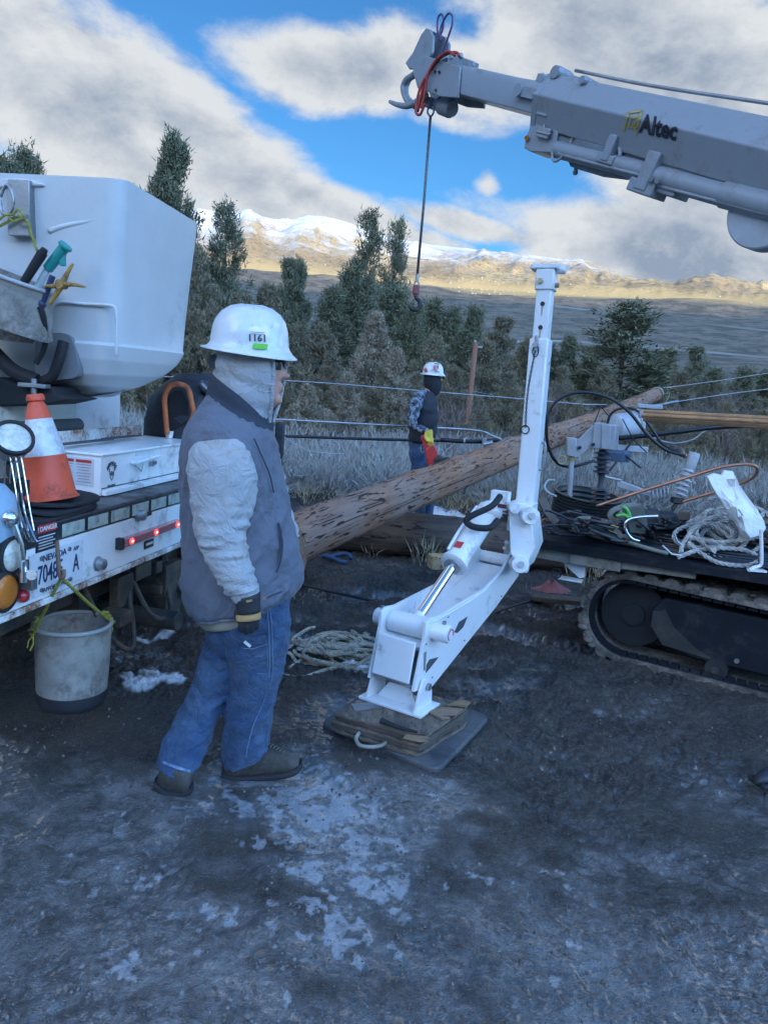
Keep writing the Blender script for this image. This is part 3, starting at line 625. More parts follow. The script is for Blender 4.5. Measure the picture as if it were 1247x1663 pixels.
# licence plate with its lettering
sc, zc = ts(92, 922); pw, ph = .305, .152; o_ = slab(sc-pw/2, sc+pw/2, zc-ph/2, zc+ph/2, .004, .007)
PL = TR.part('license_plate', o_, PLATE, bevel=.002)
def ptx(s, ds, dz, h, m, **k): return text_obj('lettering', s, TQ(sc+ds, zc+dz, .007), tu, UP, h, m, PL, TR.loc, **k)
ptx('NEVADA', -.02, .050, .022, NAVY, bold=.02, sx=1.05); ptx('APP', .105, .050, .014, NAVY, bold=.01); ptx('7048E', -.045, -.006, .062, NAVY, sx=.62, bold=.012); ptx('A', .105, -.006, .062, NAVY, sx=.62, bold=.012); ptx('APPORTIONED', -.01, -.061, .015, NAVY, sx=1.0)
for dx_, dz_ in ((-.095, .055), (.062, .056), (-.095, -.055), (.07, -.057)): TR.part('plate_bolt', MB().cyl(TQ(sc+dx_, zc+dz_, .006), TQ(sc+dx_, zc+dz_, .013), .008, n=10), STEEL)
# danger sticker
s, z = ts(75, 872); dg = TR.part('danger_sticker', slab(s-.055, s+.055, z-.052, z+.052, .0, .0045), INK)
TR.part('sticker_band', slab(s-.05, s+.05, z+.018, z+.046, .0045, .0055), REDI, dg); text_obj('lettering', '! DANGER', TQ(s, z+.032, .0055), tu, UP, .016, PLATE, dg, TR.loc, bold=.02)
for k in range(5): TR.part('print_line', slab(s-.045, s+.045-.012*(k % 2), z+.004-k*.010, z+.0075-k*.010, .0045, .0052), PLATE, dg)
# LED marker bar
s0, z0 = ts(197, 877); s1, z1 = ts(283, 852); zb = (z0+z1)/2
LENS = pm('clear_red_lens', (.45, .14, .15), .15, var=.02, bump=0, coat=.6); LED = pm('lit_led', (.9, .05, .05), .3, emit=(1, .04, .03), es=1.6, bump=0); LEDH = pm('led_core', (1, .4, .3), .3, emit=(1, .35, .28), es=2.6, bump=0)
lb = TR.part('marker_light_bar', slab(s0-.02, s1+.012, zb-.018, zb+.018, 0, .028), LENS, bevel=.006); TR.part('bar_end', slab(s0-.045, s0-.021, zb-.024, zb+.024, 0, .03), BLACK, bevel=.004)
for k in range(3):
    c = TQ(s0+.035+(s1-s0-.055)*k/2, zb, .028); mb = MB()
    for q in range(7): a = q*PI/3; r_ = .0085 if q else 0; mb.ball(c+tu*(r_*math.cos(a))*1.4+UP*(r_*math.sin(a)), .0055, 8, 5)
    TR.part('red_lamp', mb, LED, lb); TR.part('lamp_core', MB().ball(c+tn*.003, .005, 8, 6), LEDH, lb)
s, z = ts(241, 883); TR.part('small_badge', slab(s-.04, s+.04, z-.018, z+.018, 0, .006), BLACK, bevel=.003); TR.part('badge_print', slab(s-.03, s+.03, z-.003, z+.007, .006, .0068), PLATE)
for (px, py, rr_) in ((158, 915, .023), (224, 836, .023)):
    s, z = ts(px, py); mb = MB(); mb.lathe(TQ(s, z, 0), tn, [(rr_*1.25, 0), (rr_*1.25, .006), (rr_, .008), (rr_*.9, .032), (rr_*.6, .036)], 14); TR.part('rubber_bumper', mb, STEEL)
s, z = ts(238, 831); TR.part('latch_slot', slab(s+.0, s+.04, z-.02, z+.04, 0, .004), BLACK)
s, z = ts(272, 905); stk = TR.part('hitch_sticker', MB().box(TQ(s, z-.02, -.10), .09, .004, .10, tu, tn, UP), PLATE); TR.part('sticker_band', MB().box(TQ(s, z+.018, -.097), .08, .003, .016, tu, tn, UP), REDI, stk)
# round lamps at the near corner
AMB = pm('amber_lens', (.55, .16, .02), .25, var=.1, coat=.5, bump=.2, bs=120); CLR = pm('clear_lens', (.60, .58, .50), .3, var=.2, vs=60, coat=.5, bump=.6, bs=140); RDL = pm('red_lens', (.42, .02, .03), .3, coat=.5, var=.1, bump=.3, bs=140)
def lamp(px, py, r, m, nm, rim=.012):
    s, z = ts(px, py); c = TQ(s, z, 0)
    q = TR.part(nm, MB().lathe(c, tn, [(r, .004), (r, .018), (r*.85, .026), (r*.5, .031), (0, .033)], 24), m)
    if rim: TR.part('rubber_ring', MB().lathe(c, tn, [(r+rim, 0), (r+rim, .018), (r+.001, .024), (r, .006)], 24), RUBBER, q)
lamp(14, 901, .052, CLR, 'reversing_lamp'); lamp(2, 960, .056, AMB, 'turn_signal_lamp'); lamp(32, 967, .022, RDL, 'red_reflector', 0)
# corner post, hinge and hooks on the near corner
mb = MB(); a = P(20, 842, A0.y+.02); b = TP(40, 925, .06); mb.tube([a, (a+b)/2+tn*.01, b], .009); mb.ball(P(16, 842, A0.y+.02), .028, 14, 10); mb.cyl(TP(38, 930, .0), TP(52, 934, .10), .016); mb.cyl(b-UP*.04, b+UP*.03, .014); TR.part('hinge_arm', mb, CHROME)
mb = MB(); mb.box(TP(46, 942, .03), .03, .05, .06, tu, tn, UP); TR.part('hinge_bracket', mb, STEEL, bevel=.003)
mb = MB()
for k in range(3): x0 = 8+k*9; yy = A0.y+.18; mb.tube(spline([P(x0, 785, yy), P(x0+2, 750, yy), P(x0+7, 742, yy), P(x0+11, 752, yy), P(x0+22, 820, yy-.02), P(x0+30, 862, yy-.05)], 5), .0028, n=6)
for k in range(3): x0 = 22+k*7; yy = A0.y+.14; mb.tube(spline([P(x0, 800, yy), P(x0+4, 830, yy), P(x0+20, 872, yy-.03), P(x0+26, 880, yy-.03)], 5), .003, n=6)
TR.part('wire_rack', mb, CHROME)
mb = MB(); mb.lathe(P(-14, 830, A0.y+.05), V((0, 0, 1)), [(.075, -.16), (.08, -.02), (.07, .05), (.04, .085), (0, .095)], 20); TR.part('pale_cylinder', mb, pm('faded_blue', (.25, .36, .45), .5))
# spot lamp on the deck corner
SL = P(22, 712, A0.y+.22); ax = V((.45, -.55, .55)).normalized()
q = TR.part('spot_lamp', MB().lathe(SL, ax, [(.035, -.075), (.055, -.06), (.062, -.01), (.064, .0), (.060, .004)], 22), pm('grey_plastic', (.30, .31, .32), .5)); TR.part('lamp_rim', MB().lathe(SL, ax, [(.062, -.008), (.068, 0), (.066, .012), (.056, .012), (.056, .002)], 24), RUBBER, q); TR.part('lamp_glass', MB().lathe(SL, ax, [(.056, .004), (.03, .010), (0, .012)], 20), CLR, q)
TR.part('lamp_mount', MB().tube([SL-ax*.06, SL-ax*.08-UP*.05, SL-UP*.14], .014).box(SL-UP*.15-ax*.03, .09, .07, .05), RUBBER)
# under-deck gear
mb = MB(); rt = random.Random(5)
mb.box(TQ(1.0, .66, -.45), 2.3, .55, .10, tu, tn, UP); mb.box(TQ(1.25, .52, -.20), .16, .35, .30, tu, tn, UP); mb.box(TQ(1.9, .55, -.25), .10, .3, .35, tu, tn, UP)
mb.cyl(TQ(.4, .55, -.35), TQ(2.2, .55, -.35), .05); mb.cyl(TQ(1.1, .44, -.5), TQ(1.1, .44, .08), .045); mb.cyl(TQ(1.5, .60, -.3), TQ(1.5, .60, .10), .03)
for k in range(14): c = TQ(rt.uniform(.7, 2.2), rt.uniform(.42, .70), rt.uniform(-.3, -.02)); mb.box(c, rt.uniform(.04, .14), rt.uniform(.04, .12), rt.uniform(.04, .14), tu, tn, UP)
for k in range(5): s_ = .6+k*.33; mb.tube(spline([TQ(s_, .72, -.1), TQ(s_+.05, .5, .0), TQ(s_+.2, .42+.05*(k % 3), .02), TQ(s_+.33, .7, -.1)], 6), .012)
TR.part('chassis_gear', mb, UNDER, bevel=.004)
mb = MB(); c = TQ(1.42, .50, .02); mb.tube([c+tu*(.045*math.cos(t))+UP*(.045*math.sin(t)) for t in np.linspace(.3, 5.4, 16)], .011); mb.cyl(c+UP*.04, c+UP*.16-tn*.05, .03); TR.part('tow_hook', mb, STEEL)
mb = MB()
for s_ in (.05, 2.9): 
    c = TQ(s_ if s_ > 1 else -1.3, .0, -1.1)
mb.lathe(TQ(.55, .48, -1.25), tu, [(.25, -.24), (.44, -.22), (.48, -.12), (.48, .12), (.44, .22), (.25, .24)], 32); mb.lathe(TQ(2.0, .48, -1.25), tu, [(.25, -.24), (.44, -.22), (.48, -.12), (.48, .12), (.44, .22), (.25, .24)], 32)
TR.part('rear_tires', mb, RUBBER)
# tool box on the deck: near front corner at (161, 803), top at (158, 738)
K0 = G(163, 806, 1.0385); kn = tn; k_h = .165
K1 = onp(318, 765, K0, kn); Lk = (K1-K0).dot(tu); Lk = max(Lk, .85)
def KQ(s, h, o=0.): return K0+tu*s+UP*h+kn*o
tb = TR.part('tool_box', MB().box(KQ(Lk/2, k_h/2, -.15), Lk, .30, k_h, tu, kn, UP), WHITE, bevel=.004)
TR.part('tool_box_lid', MB().box(KQ(Lk/2, k_h+.006, -.15), Lk+.014, .315, .011, tu, kn, UP), WHITE, tb, bevel=.003)
TR.part('kick_strip', MB().box(KQ(Lk/2+.01, .012, .012), Lk, .022, .022, tu, kn, UP), WHITE, tb, bevel=.003); TR.part('door_seam', MB().box(KQ(Lk/2, .030, .0005), Lk-.02, .003, .004, tu, kn, UP), INK, tb)
mb = MB(); mb.tube([KQ(.24, .118, .004), KQ(.24, .122, .03), KQ(.44, .136, .03), KQ(.44, .132, .004)], .008, n=8); TR.part('box_handle', mb, WHITE, tb)
mb = MB(); mb.tube([KQ(.25, .11, .012), KQ(.31, .075, .014), KQ(.33, .11, .012)], .0028, n=6); mb.cyl(KQ(.41, .10, 0), KQ(.41, .10, .02), .011); mb.cyl(KQ(.44, .103, 0), KQ(.44, .103, .016), .009); TR.part('lock_latch', mb, STEEL, tb)
TR.part('faded_label', MB().box(KQ(.36, .155, .0008), .16, .0015, .022, tu, kn, UP), PLATE, tb)
# emblem: a bearded face under a crest of curls, built from small printed strokes
eb = MB(); ec = KQ(.085, .088, .0); re_ = random.Random(9)
for k in range(13): a = PI*k/12; rr_ = .026+.006*(k % 2); c = ec+tu*(rr_*math.cos(a))+UP*(.018+rr_*.8*math.sin(a)); eb.tube([c+tu*(.007*math.cos(t))+UP*(.007*math.sin(t))+kn*.0012 for t in np.linspace(0, 5, 8)], .0016, n=4)
for k in range(5): eb.tube([ec+tu*(-.014+k*.006)+UP*(.010-abs(k-2)*.003)+kn*.0012, ec+tu*(-.010+k*.006)+UP*(-.012+abs(k-2)*.002)+kn*.0012], .0013, n=4)
eb.tube([ec+tu*-.018+UP*.02+kn*.0012, ec+tu*-.012+UP*-.016+kn*.0012, ec+tu*.0+UP*-.03+kn*.0012, ec+tu*.012+UP*-.016+kn*.0012, ec+tu*.018+UP*.02+kn*.0012], .0016, n=4)
em = TR.part('emblem_sticker', eb, INK, tb); text_obj('lettering', 'BULLARD', KQ(.085, .046, 0), tu, UP, .009, INK, em, TR.loc, bold=.02) if False else None
text_obj('lettering', 'PALM BOY', KQ(.085, .035, 0), tu, UP, .009, INK, em, TR.loc, bold=.02)
# printed safety sheet on the end of the box
ecx = -tn; pr = MB(); c0 = KQ(0, .095, -.155)
sh = TR.part('safety_sheet', MB().box(c0-tu*.0015, .0015, .25, .115, tu, kn, UP), pm('paper_print', (.62, .60, .62), .6), tb)
for k in range(3):
    pr.box(c0-tu*.003+kn*(-.08+k*.08)+UP*.044, .001, .07, .012, tu, kn, UP)
TR.part('print_bands', pr, REDI, sh); pr = MB()
for k in range(3):
    for j in range(7): pr.box(c0-tu*.003+kn*(-.08+k*.08)+UP*(.030-j*.012), .001, .066-(j*7 % 3)*.008, .0028, tu, kn, UP)
TR.part('print_lines', pr, pm('grey_print', (.30, .25, .28), .6, bump=0), sh)
# angle rail, roll and body box behind
def far(s, z, o): return TQ(s, z, o)
rs0, rz0 = ts(100, 745); Ra = K0-kn*.34
TR.part('angle_rail', MB().box(Ra+tu*.32+UP*.19, 1.25, .008, .075, tu, tn, UP).box(Ra+tu*.32+UP*.155-tn*.04, 1.25, .08, .006, tu, tn, UP), RUST, bevel=.002)
TR.part('grip_strip', MB().box(Ra+tu*.15+UP*.195+tn*.14, .5, .05, .003, tu, tn, UP).box(Ra+tu*.55+UP*.195+tn*.12, .30, .05, .003, tu, tn, UP), pm('grip_tape', (.07, .07, .075), .9))
TR.part('grey_roll', MB().cyl(Ra+tu*-.35+UP*.235-tn*.10, Ra+tu*.52+UP*.235-tn*.10, .033, n=20), pm('foam_grey', (.085, .088, .095), .8, bump=.3))
TR.part('body_box', MB().box(Ra+tu*.05+UP*.22-tn*.62, 1.25, .85, .62, tu, tn, UP), pm('cream_white', (.70, .67, .60), .55, var=.08, dirt=(.3, .27, .22), damt=.3), bevel=.03)
TR.part('side_cabinet', MB().box(Ra+tu*1.15+UP*.24-tn*.75, .55, .7, .60, tu, tn, UP), WHITE, bevel=.01)
# ---------------- lift bucket on the truck ----------------
Ck = P(193, 480, 3.25); Ck.z = 0
def BQ(s, o, z): return Ck+tu*s-tn*o+UP*z      # s along the tail, o away from the kerb side
def rrect(s0, s1, o0, o1, r, z, n=7):
    pts = []
    for (cs, co, a0) in ((s0+r, o0+r, PI), (s1-r, o0+r, 1.5*PI), (s1-r, o1-r, 0), (s0+r, o1-r, .5*PI)):
        for i in range(n): a = a0+PI/2*i/(n-1); pts.append(BQ(cs+r*math.cos(a), co+r*math.sin(a), z))
    return pts
zt = P(193, 300, 3.25).z; zb_ = P(193, 655, 3.25).z
def ztop(p): # wavy lip: dips at the near corner side, sweeps down towards the far end
    q = (p-Ck).dot(tu); o = (p-Ck).dot(-tn); return zt+.035*math.exp(-((o-.42)/.22)**2)-.0*q+.03*math.exp(-((q-.1)/.2)**2)-.05*math.exp(-((o-.2)/.08)**2)*0
sL, oW = .76, .74
prof = [(0, .24, .10), (.008, .19, .12), (.03, .12, .14), (.07, .062, .14), (.13, .024, .13), (.20, .004, .12), (.27, -.004, .115), (.285, .008, .10), (.45, .012, .085), (.70, .008, .07), (.95, .0, .065), (1, .0, .065)]
_pa = np.array(prof); hs_ = sorted(set([q[0] for q in prof]+list(np.linspace(.01, .27, 18))))
prof = [(h, float(np.interp(h, _pa[:, 0], _pa[:, 1])), float(np.interp(h, _pa[:, 0], _pa[:, 2]))) for h in hs_]
rings = []
for (h, ins, rc) in prof:
    z = zb_+(zt-zb_)*h; r_ = rrect(ins+.03*(1-h), sL-.45*max(0., 1-h/.30)**2.0-ins*.3-.02*(1-h), ins+.03*(1-h), oW-ins, rc, z)
    if h > .9: r_ = [V((p.x, p.y, p.z+(ztop(p)-zt)*(h-.9)*10)) for p in r_]
    rings.append(r_)
lip = [V((p.x, p.y, p.z)) for p in rings[-1]]; cen = BQ(sL/2, oW/2, zt)
inn = [cen+(p-cen)*.87 for p in lip]; inn = [V((p.x, p.y, q.z+.004)) for p, q in zip(inn, lip)]
inn2 = [V((p.x, p.y, p.z-.42)) for p in inn]
bk = TR.part('lift_bucket', MB().loft(rings+[inn, inn2]), GEL, smooth=40)
# raised swoosh and panel ridges moulded in the shell
mb = MB(); ridge = spline([onp(x, y, BQ(0.012, 0, 0), -tu) for x, y in ((80, 375), (105, 367), (140, 360), (165, 354), (176, 346))], 6)
mb.tube([p+tu*.006 for p in ridge], .012, n=8, rf=lambda t: .015*(1-.5*t)); TR.part('moulded_ridge', mb, GEL, bk, smooth=180)
# recess panel low on the near face, with the dark hand opening
pl_o = BQ(.018, 0, 0)
def BF(px, py, off=0.): return onp(px, py, pl_o-tu*off, -tu)
edge = [BF(x, y) for x, y in ((84, 500), (100, 491), (140, 494), (176, 496), (188, 503), (190, 540), (189, 580))]
TR.part('panel_edge', MB().tube(spline(edge, 5), .007, n=8), GEL, bk, smooth=180)
hole = [BF(x, y, .012) for x, y in ((60, 545), (84, 541), (102, 541), (114, 547), (120, 560), (125, 580), (127, 598), (125, 609), (118, 614), (104, 616), (84, 618), (60, 622))]
TR.part('hand_opening', MB().prism(spline(hole, 4, True), tu*.05), pm('recess_grey', (.20, .205, .215), .8), bk)
mb = MB(); mb.tube(spline([BF(60, 622, .03), BF(84, 612, .05), BF(96, 585, .06), BF(104, 555, .04)], 6), .022, n=10); mb.tube(spline([BF(-20, 560, .10), BF(20, 600, .08), BF(60, 618, .06)], 6), .03, n=10); TR.part('black_strap', mb, RUBBER)
mb = MB(); c = BQ(-.03, .62, 0); 
mb.box(BQ(-.02, .80, zb_+.45), .10, .30, 1.5, tu, tn, UP); TR.part('bucket_mount', mb, GEL, bevel=.02)
mb = MB(); mb.prism([BF(x, y, .07) for x, y in ((-30, 600), (30, 625), (85, 628), (90, 640), (120, 648), (80, 657), (-30, 662))], tu*.2); TR.part('turntable_base', mb, RUBBER, bevel=.01)
mb = MB(); mb.box(BF(56, 626, .09), .04, .13, .018, tu, tn, UP); mb.cyl(BF(56, 640, .09), BF(56, 615, .09), .012); TR.part('pivot_bracket', mb, STEEL, bevel=.003)
# upper rim of the liner running off to the left
mb = MB(); mb.prism([BF(x, y, .03) for x, y in ((-40, 292), (30, 288), (68, 296), (72, 302), (30, 304), (-40, 306))], tu*.12); TR.part('liner_rim', mb, GEL, bk, bevel=.008)
mb = MB(); mb.box(BF(38, 340, .02), .06, .10, .22, tu, tn, UP); mb.tube(spline([BF(x, y, .05) for x, y in ((2, 320), (12, 300), (22, 320), (18, 345), (4, 345))], 5, True), .007); TR.part('cable_guide', mb, STEEL, bevel=.006)
# yellow rope tied on the bucket side
mb = MB(); mb.rope(spline([BF(x, y, .07) for x, y in ((-10, 372), (10, 362), (28, 352), (45, 360), (52, 382), (60, 405), (72, 425))], 8), .006)
mb.rope(spline([BF(x, y, .085) for x, y in ((-5, 362), (8, 350), (22, 348), (30, 340), (38, 352), (24, 360), (14, 352))], 8), .005)
solo('tie_rope', mb, YROPE, 'yellow green rope knotted on the side of the white lift bucket', 'rope')
# canvas tool bag hung on the bucket, with tools
def bag_rings(c, ax, side, prof_): pass
mb = MB(); bo = pl_o-tu*.16; BY = onp(30, 470, bo, -tu)
def BGp(px, py, off=0.): return onp(px, py, bo-tu*off, -tu)
rings = []
for (x1, y1, x2, y2, hd) in ((-62, 545, 52, 558, .05), (-66, 510, 66, 535, .085), (-66, 480, 78, 505, .11), (-64, 440, 82, 488, .13), (-62, 415, 84, 476, .14)):
    a = BGp(x1, y1); b = BGp(x2, y2); c = (a+b)/2; h = (b-a)/2; rings.append([c+h*math.cos(t)*(1+.03*math.sin(t*7+y1))-tu*(hd*math.sin(t)) for t in np.linspace(0, 2*PI, 33)[:-1]])
rim = rings[-1]; inn = [V(p)-(V(p)-sum(rim, V((0, 0, 0)))/32)*.06 for p in rim]; low = [p-UP*.2 for p in inn]
mb.loft(rings+[inn, low]); 
CB = Thing('canvas_tool_bag', BGp(10, 555), 'dirty white canvas tool bag hung on the side of the lift bucket, tools sticking out', 'tool bag')
CB.part('bag', mb, CANVAS, smooth=60); CB.part('rim_hoop', MB().tube(rim, .009, n=8, closed=True), pm('rim_plastic', (.40, .40, .40), .6), smooth=180)
CB.part('bag_strap', MB().tube(spline([BGp(66, 498, .05), BGp(72, 520, .03), BGp(74, 560, -.02), BGp(60, 590, -.04)], 6), .012, n=6), RUBBER)
TEAL = pm('teal_plastic', (.02, .26, .23), .45)
T1 = Thing('telescoping_tool', BGp(78, 470), 'teal capped clear tool sticking out of the hanging canvas bag', 'tool')
a = BGp(55, 478, -.03); b = BGp(78, 437, -.03); c = BGp(108, 398, -.03)
T1.part('shaft', MB().cyl(a, b, .014, n=14), pm('milky_plastic', (.55, .60, .62), .3)); T1.part('head', MB().cyl(b, b+(c-b)*.9, .021, .022, n=16).cyl(b+(c-b)*.9, c, .029, n=16).box(b+(c-b)*.55+V((.02, 0, -.012)), .02, .02, .05), TEAL, bevel=.002)
a = BGp(40, 458, .01); b = BGp(70, 410, .01)
solo('black_handled_tool', MB().cyl(a, b, .017, .020, n=14).cyl(b, b+(b-a)*.12, .016, .013, n=14), RUBBER, 'black gripped tool standing in the hanging canvas bag, left of the teal one', 'tool')
# orange three-armed wire grip
mb = MB(); HC = BGp(101, 462, .05)
for (x, y, r0) in ((119, 428, .012), (139, 466, .010), (80, 495, .013), (74, 464, .012)):
    e = BGp(x, y, .05); mid = (HC+e)/2+(UP if x > 80 else -UP)*.004
    mb.tube(spline([HC, mid, e], 5), r0, n=8, rf=lambda t, r0=r0: r0*(1.15-.75*t))
mb.cyl(HC-tu*.02, HC+tu*.02, .018)
solo('orange_star_knob', mb, pm('worn_orange', (.50, .27, .05), .6, dirt=(.12, .08, .05), damt=.8, ds=25), 'worn orange star shaped clamp on the rim of the hanging canvas bag', 'clamp', smooth=60)
solo('dark_bolt_grip', MB().cyl(BGp(70, 492, .03), BGp(86, 448, .03), .012, n=12).ball(BGp(68, 494, .03), .019, 12, 8), pm('navy_grip', (.03, .04, .10), .5), 'dark grip behind the orange star clamp', 'tool', smooth=60)
# ---------------- cone on its rubber mats ----------------
Cc = P(84, 806, A0.y+.42); Cc.z = 1.036
MT = []
for k in range(3):
    mb = MB(); cx = Cc+tu*(.03*k-.02)-tn*.02; pts = []
    for i in range(28):
        a = 2*PI*i/28; q = (abs(math.cos(a))**.6*math.copysign(1, math.cos(a)), abs(math.sin(a))**.6*math.copysign(1, math.sin(a))); rr_ = 1+.04*math.sin(a*3+k*2)
        pts.append(cx+tu*(q[0]*(.20-.012*k)*rr_)+tn*(q[1]*(.135-.006*k)*rr_)+UP*(.001+k*.017+.006*math.sin(a*2+k)))
    mb.prism(pts, UP*.014)
    solo('rubber_mat', mb, RUBBER, ['black rubber mat lying lowest under the orange cone', 'black rubber mat in the middle of the pile under the cone', 'black rubber mat on top of the pile, right under the cone'][k], 'mat', bevel=.004)
CN = Thing('traffic_cone', Cc+UP*.054, 'orange traffic cone with a white reflective collar standing on black mats on the truck deck', 'traffic cone')
b0 = Cc+UP*.052; tip = onp(57, 640, b0, V((0, -1, 0))); axc = (tip-b0); H = axc.length; axc.normalize()
OR = pm('cone_orange', (.72, .09, .035), .5, var=.08, dirt=(.25, .05, .03), damt=.4, ds=9); 
CN.part('cone_base', MB().lathe(b0, axc, [(.098+.0, 0), (.088, .01), (.072, H*.42)], 36), OR, smooth=60)
CN.part('reflective_collar', MB().lathe(b0, axc, [(.0735, H*.42), (.044, H*.77)], 36), pm('collar_white', (.66, .68, .70), .35, var=.1, vs=30, dirt=(.35, .33, .33), damt=.5, ds=14), smooth=60)
CN.part('cone_tip', MB().lathe(b0, axc, [(.0445, H*.768), (.030, H*.90), (.024, H*.93), (.031, H*.94), (.031, H*.975), (.026, H), (.015, H), (.015, H*.8)], 30), OR, smooth=40)
# ---------------- paper cup on the tool box ----------------
cpb = onp(275, 711, KQ(.0, k_h+.012), UP)
cpb = G(275, 711, KQ(0, k_h+.013).z)
CP = Thing('dip_cup', cpb, 'small translucent cup standing on the white tool box', 'cup'); CP.part('cup', MB().lathe(cpb, UP, [(.017, 0), (.023, .036), (.025, .038), (.021, .036), (.016, .003)], 20), pm('cup_white', (.72, .70, .66), .4)); CP.part('sauce', MB().lathe(cpb, UP, [(.0195, .018), (0, .0185)], 20), pm('brown_liquid', (.35, .26, .14), .3))
# ---------------- black bag with orange hose behind the tool box ----------------
Yb = 4.25
BGS = Thing('black_equipment_bag', P(295, 715, Yb), 'slumped black bag with an orange looped handle behind the tool box', 'bag')
mb = MB(); rings = []
for (x1, y1, x2, y2, hd) in ((236, 715, 390, 712, .22), (238, 680, 392, 670, .24), (246, 645, 390, 640, .2), (268, 622, 372, 618, .14), (290, 606, 345, 606, .06)):
    a = P(x1, y1, Yb); b = P(x2, y2, Yb); c = (a+b)/2; h = (b-a)/2; rings.append([c+h*math.cos(t)*(1+.05*math.sin(5*t+y1))+V((0, hd*math.sin(t), 0)) for t in np.linspace(0, 2*PI, 29)[:-1]])
BGS.part('bag', mb.loft(rings), pm('black_nylon', (.022, .024, .03), .55, var=.3, bump=.6, bs=14), smooth=70)
ORH = pm('orange_hose', (.55, .14, .04), .45, dirt=(.2, .08, .04), damt=.6, ds=18)
BGS.part('looped_handle', MB().tube(spline([P(x, y, Yb-.27) for x, y in ((272, 705), (269, 670), (268, 645), (276, 628), (290, 624), (305, 630), (311, 650), (314, 672), (308, 690))], 8), .014, n=12), ORH, smooth=180)
BGS.part('inner_panel', MB().prism([P(x, y, Yb-.235) for x, y in ((274, 700), (272, 650), (282, 634), (296, 634), (306, 655), (306, 690))], V((0, .03, 0))), pm('black_mesh', (.012, .012, .015), .8), bevel=.006)
BGS.part('buckle', MB().box(P(340, 628, Yb-.18), .09, .05, .06).cyl(P(325, 622, Yb-.2), P(345, 642, Yb-.2), .022), CHROME if False else pm('glossy_black', (.05, .055, .07), .15, coat=.8), bevel=.01)
BGS.part('orange_clip', MB().tube([P(334, 652, Yb-.26), P(350, 650, Yb-.26), P(355, 632, Yb-.26), P(362, 622, Yb-.26)], .011), ORH)
# ---------------- canvas bucket hung from the tail ----------------
BC = P(118, 1085, 2.78); rb_ = .148; zb2 = P(118, 1152, 2.78-rb_*.4).z; zt2 = P(118, 1012, 2.78).z; BC.z = zb2
HB = Thing('hanging_canvas_bucket', BC, 'dirty white canvas bucket with a black bottom hanging by yellow rope under the license plate', 'bucket')
def brg(z, r, wob=0.): return [BC+V((r*math.cos(a)*(1+wob*math.sin(2*a+1)+wob*.6*math.sin(5*a)), r*math.sin(a)*(1+wob*.5*math.cos(3*a)), z)) for a in np.linspace(0, 2*PI, 49)[:-1]]
Hb = zt2-zb2
wall = [brg(.045, .128), brg(.06, .129), brg(.12, .130, .012), brg(Hb*.5, .132, .02), brg(Hb*.75, .134, .022), brg(Hb-.03, .137, .012), brg(Hb-.01, .139), brg(Hb, .140)]
inw = [brg(Hb-.002, .134), brg(Hb*.6, .128, .02), brg(.03, .122), brg(.028, .001)]
HB.part('bucket_wall', MB().loft(wall+inw, caps=False), CANVAS, smooth=70)
HB.part('black_bottom', MB().loft([brg(0, .108), brg(.004, .120), brg(.03, .129), brg(.062, .1315), brg(.064, .128)]), pm('black_vinyl', (.02, .02, .024), .6, bump=.4), smooth=60)
HB.part('rim_hoop', MB().tube(brg(Hb, .139), .0085, n=10, closed=True), pm('grey_hoop', (.30, .29, .27), .6), smooth=180)
HB.part('side_seam', MB().tube([BC+V((.131*math.cos(-.62), .131*math.sin(-.62), z)) for z in np.linspace(.07, Hb-.02, 6)], .0035), CANVAS); HB.part('leather_patch', MB().box(BC+V((.142*math.cos(-2.35), .142*math.sin(-2.35), Hb-.035)), .005, .035, .05, V((math.cos(-2.35), math.sin(-2.35), 0)), V((-math.sin(-2.35), math.cos(-2.35), 0))), pm('patch', (.10, .09, .06), .9))
hk = TP(97, 905, .055); k1 = TP(100, 938, .065)
mb = MB(); e1 = BC+V((.146*math.cos(-2.35), .146*math.sin(-2.35), Hb-.02)); e2 = BC+V((.142*math.cos(.55), .142*math.sin(.55), Hb-.01))
mb.rope(spline([k1, (k1+e1)/2+V((-.003, 0, -.004)), e1], 8), .0062); mb.rope(spline([k1, (k1+e2)/2+V((.0, 0, -.006)), e2], 8), .0062)
for e, d in ((e1, V((.05, -.02, .16))), (e2, V((-.04, -.05, .10)))):
    for q in range(4): c = e+d*(q*.14); mb.rope([c+V((.011*math.cos(t), .011*math.sin(t), .003*t/3)) for t in np.linspace(0, 6.3, 12)], .0045)
    mb.tube([e, e+V((.006, -.012, -.03)), e+V((-.004, -.016, -.055))], .004)
    mb.tube([e, e+V((-.012, -.012, -.02)), e+V((-.014, -.016, -.045))], .003)
HB.part('rope_handle', mb, YROPE, smooth=60)
TR.part('tail_hook', MB().tube(spline([TP(93, 880, .02), TP(94, 890, .045), TP(96, 920, .055), TP(99, 938, .062), TP(104, 936, .075), TP(104, 925, .07)], 5), .007), pm('rusty_steel', (.20, .12, .07), .7), smooth=180)
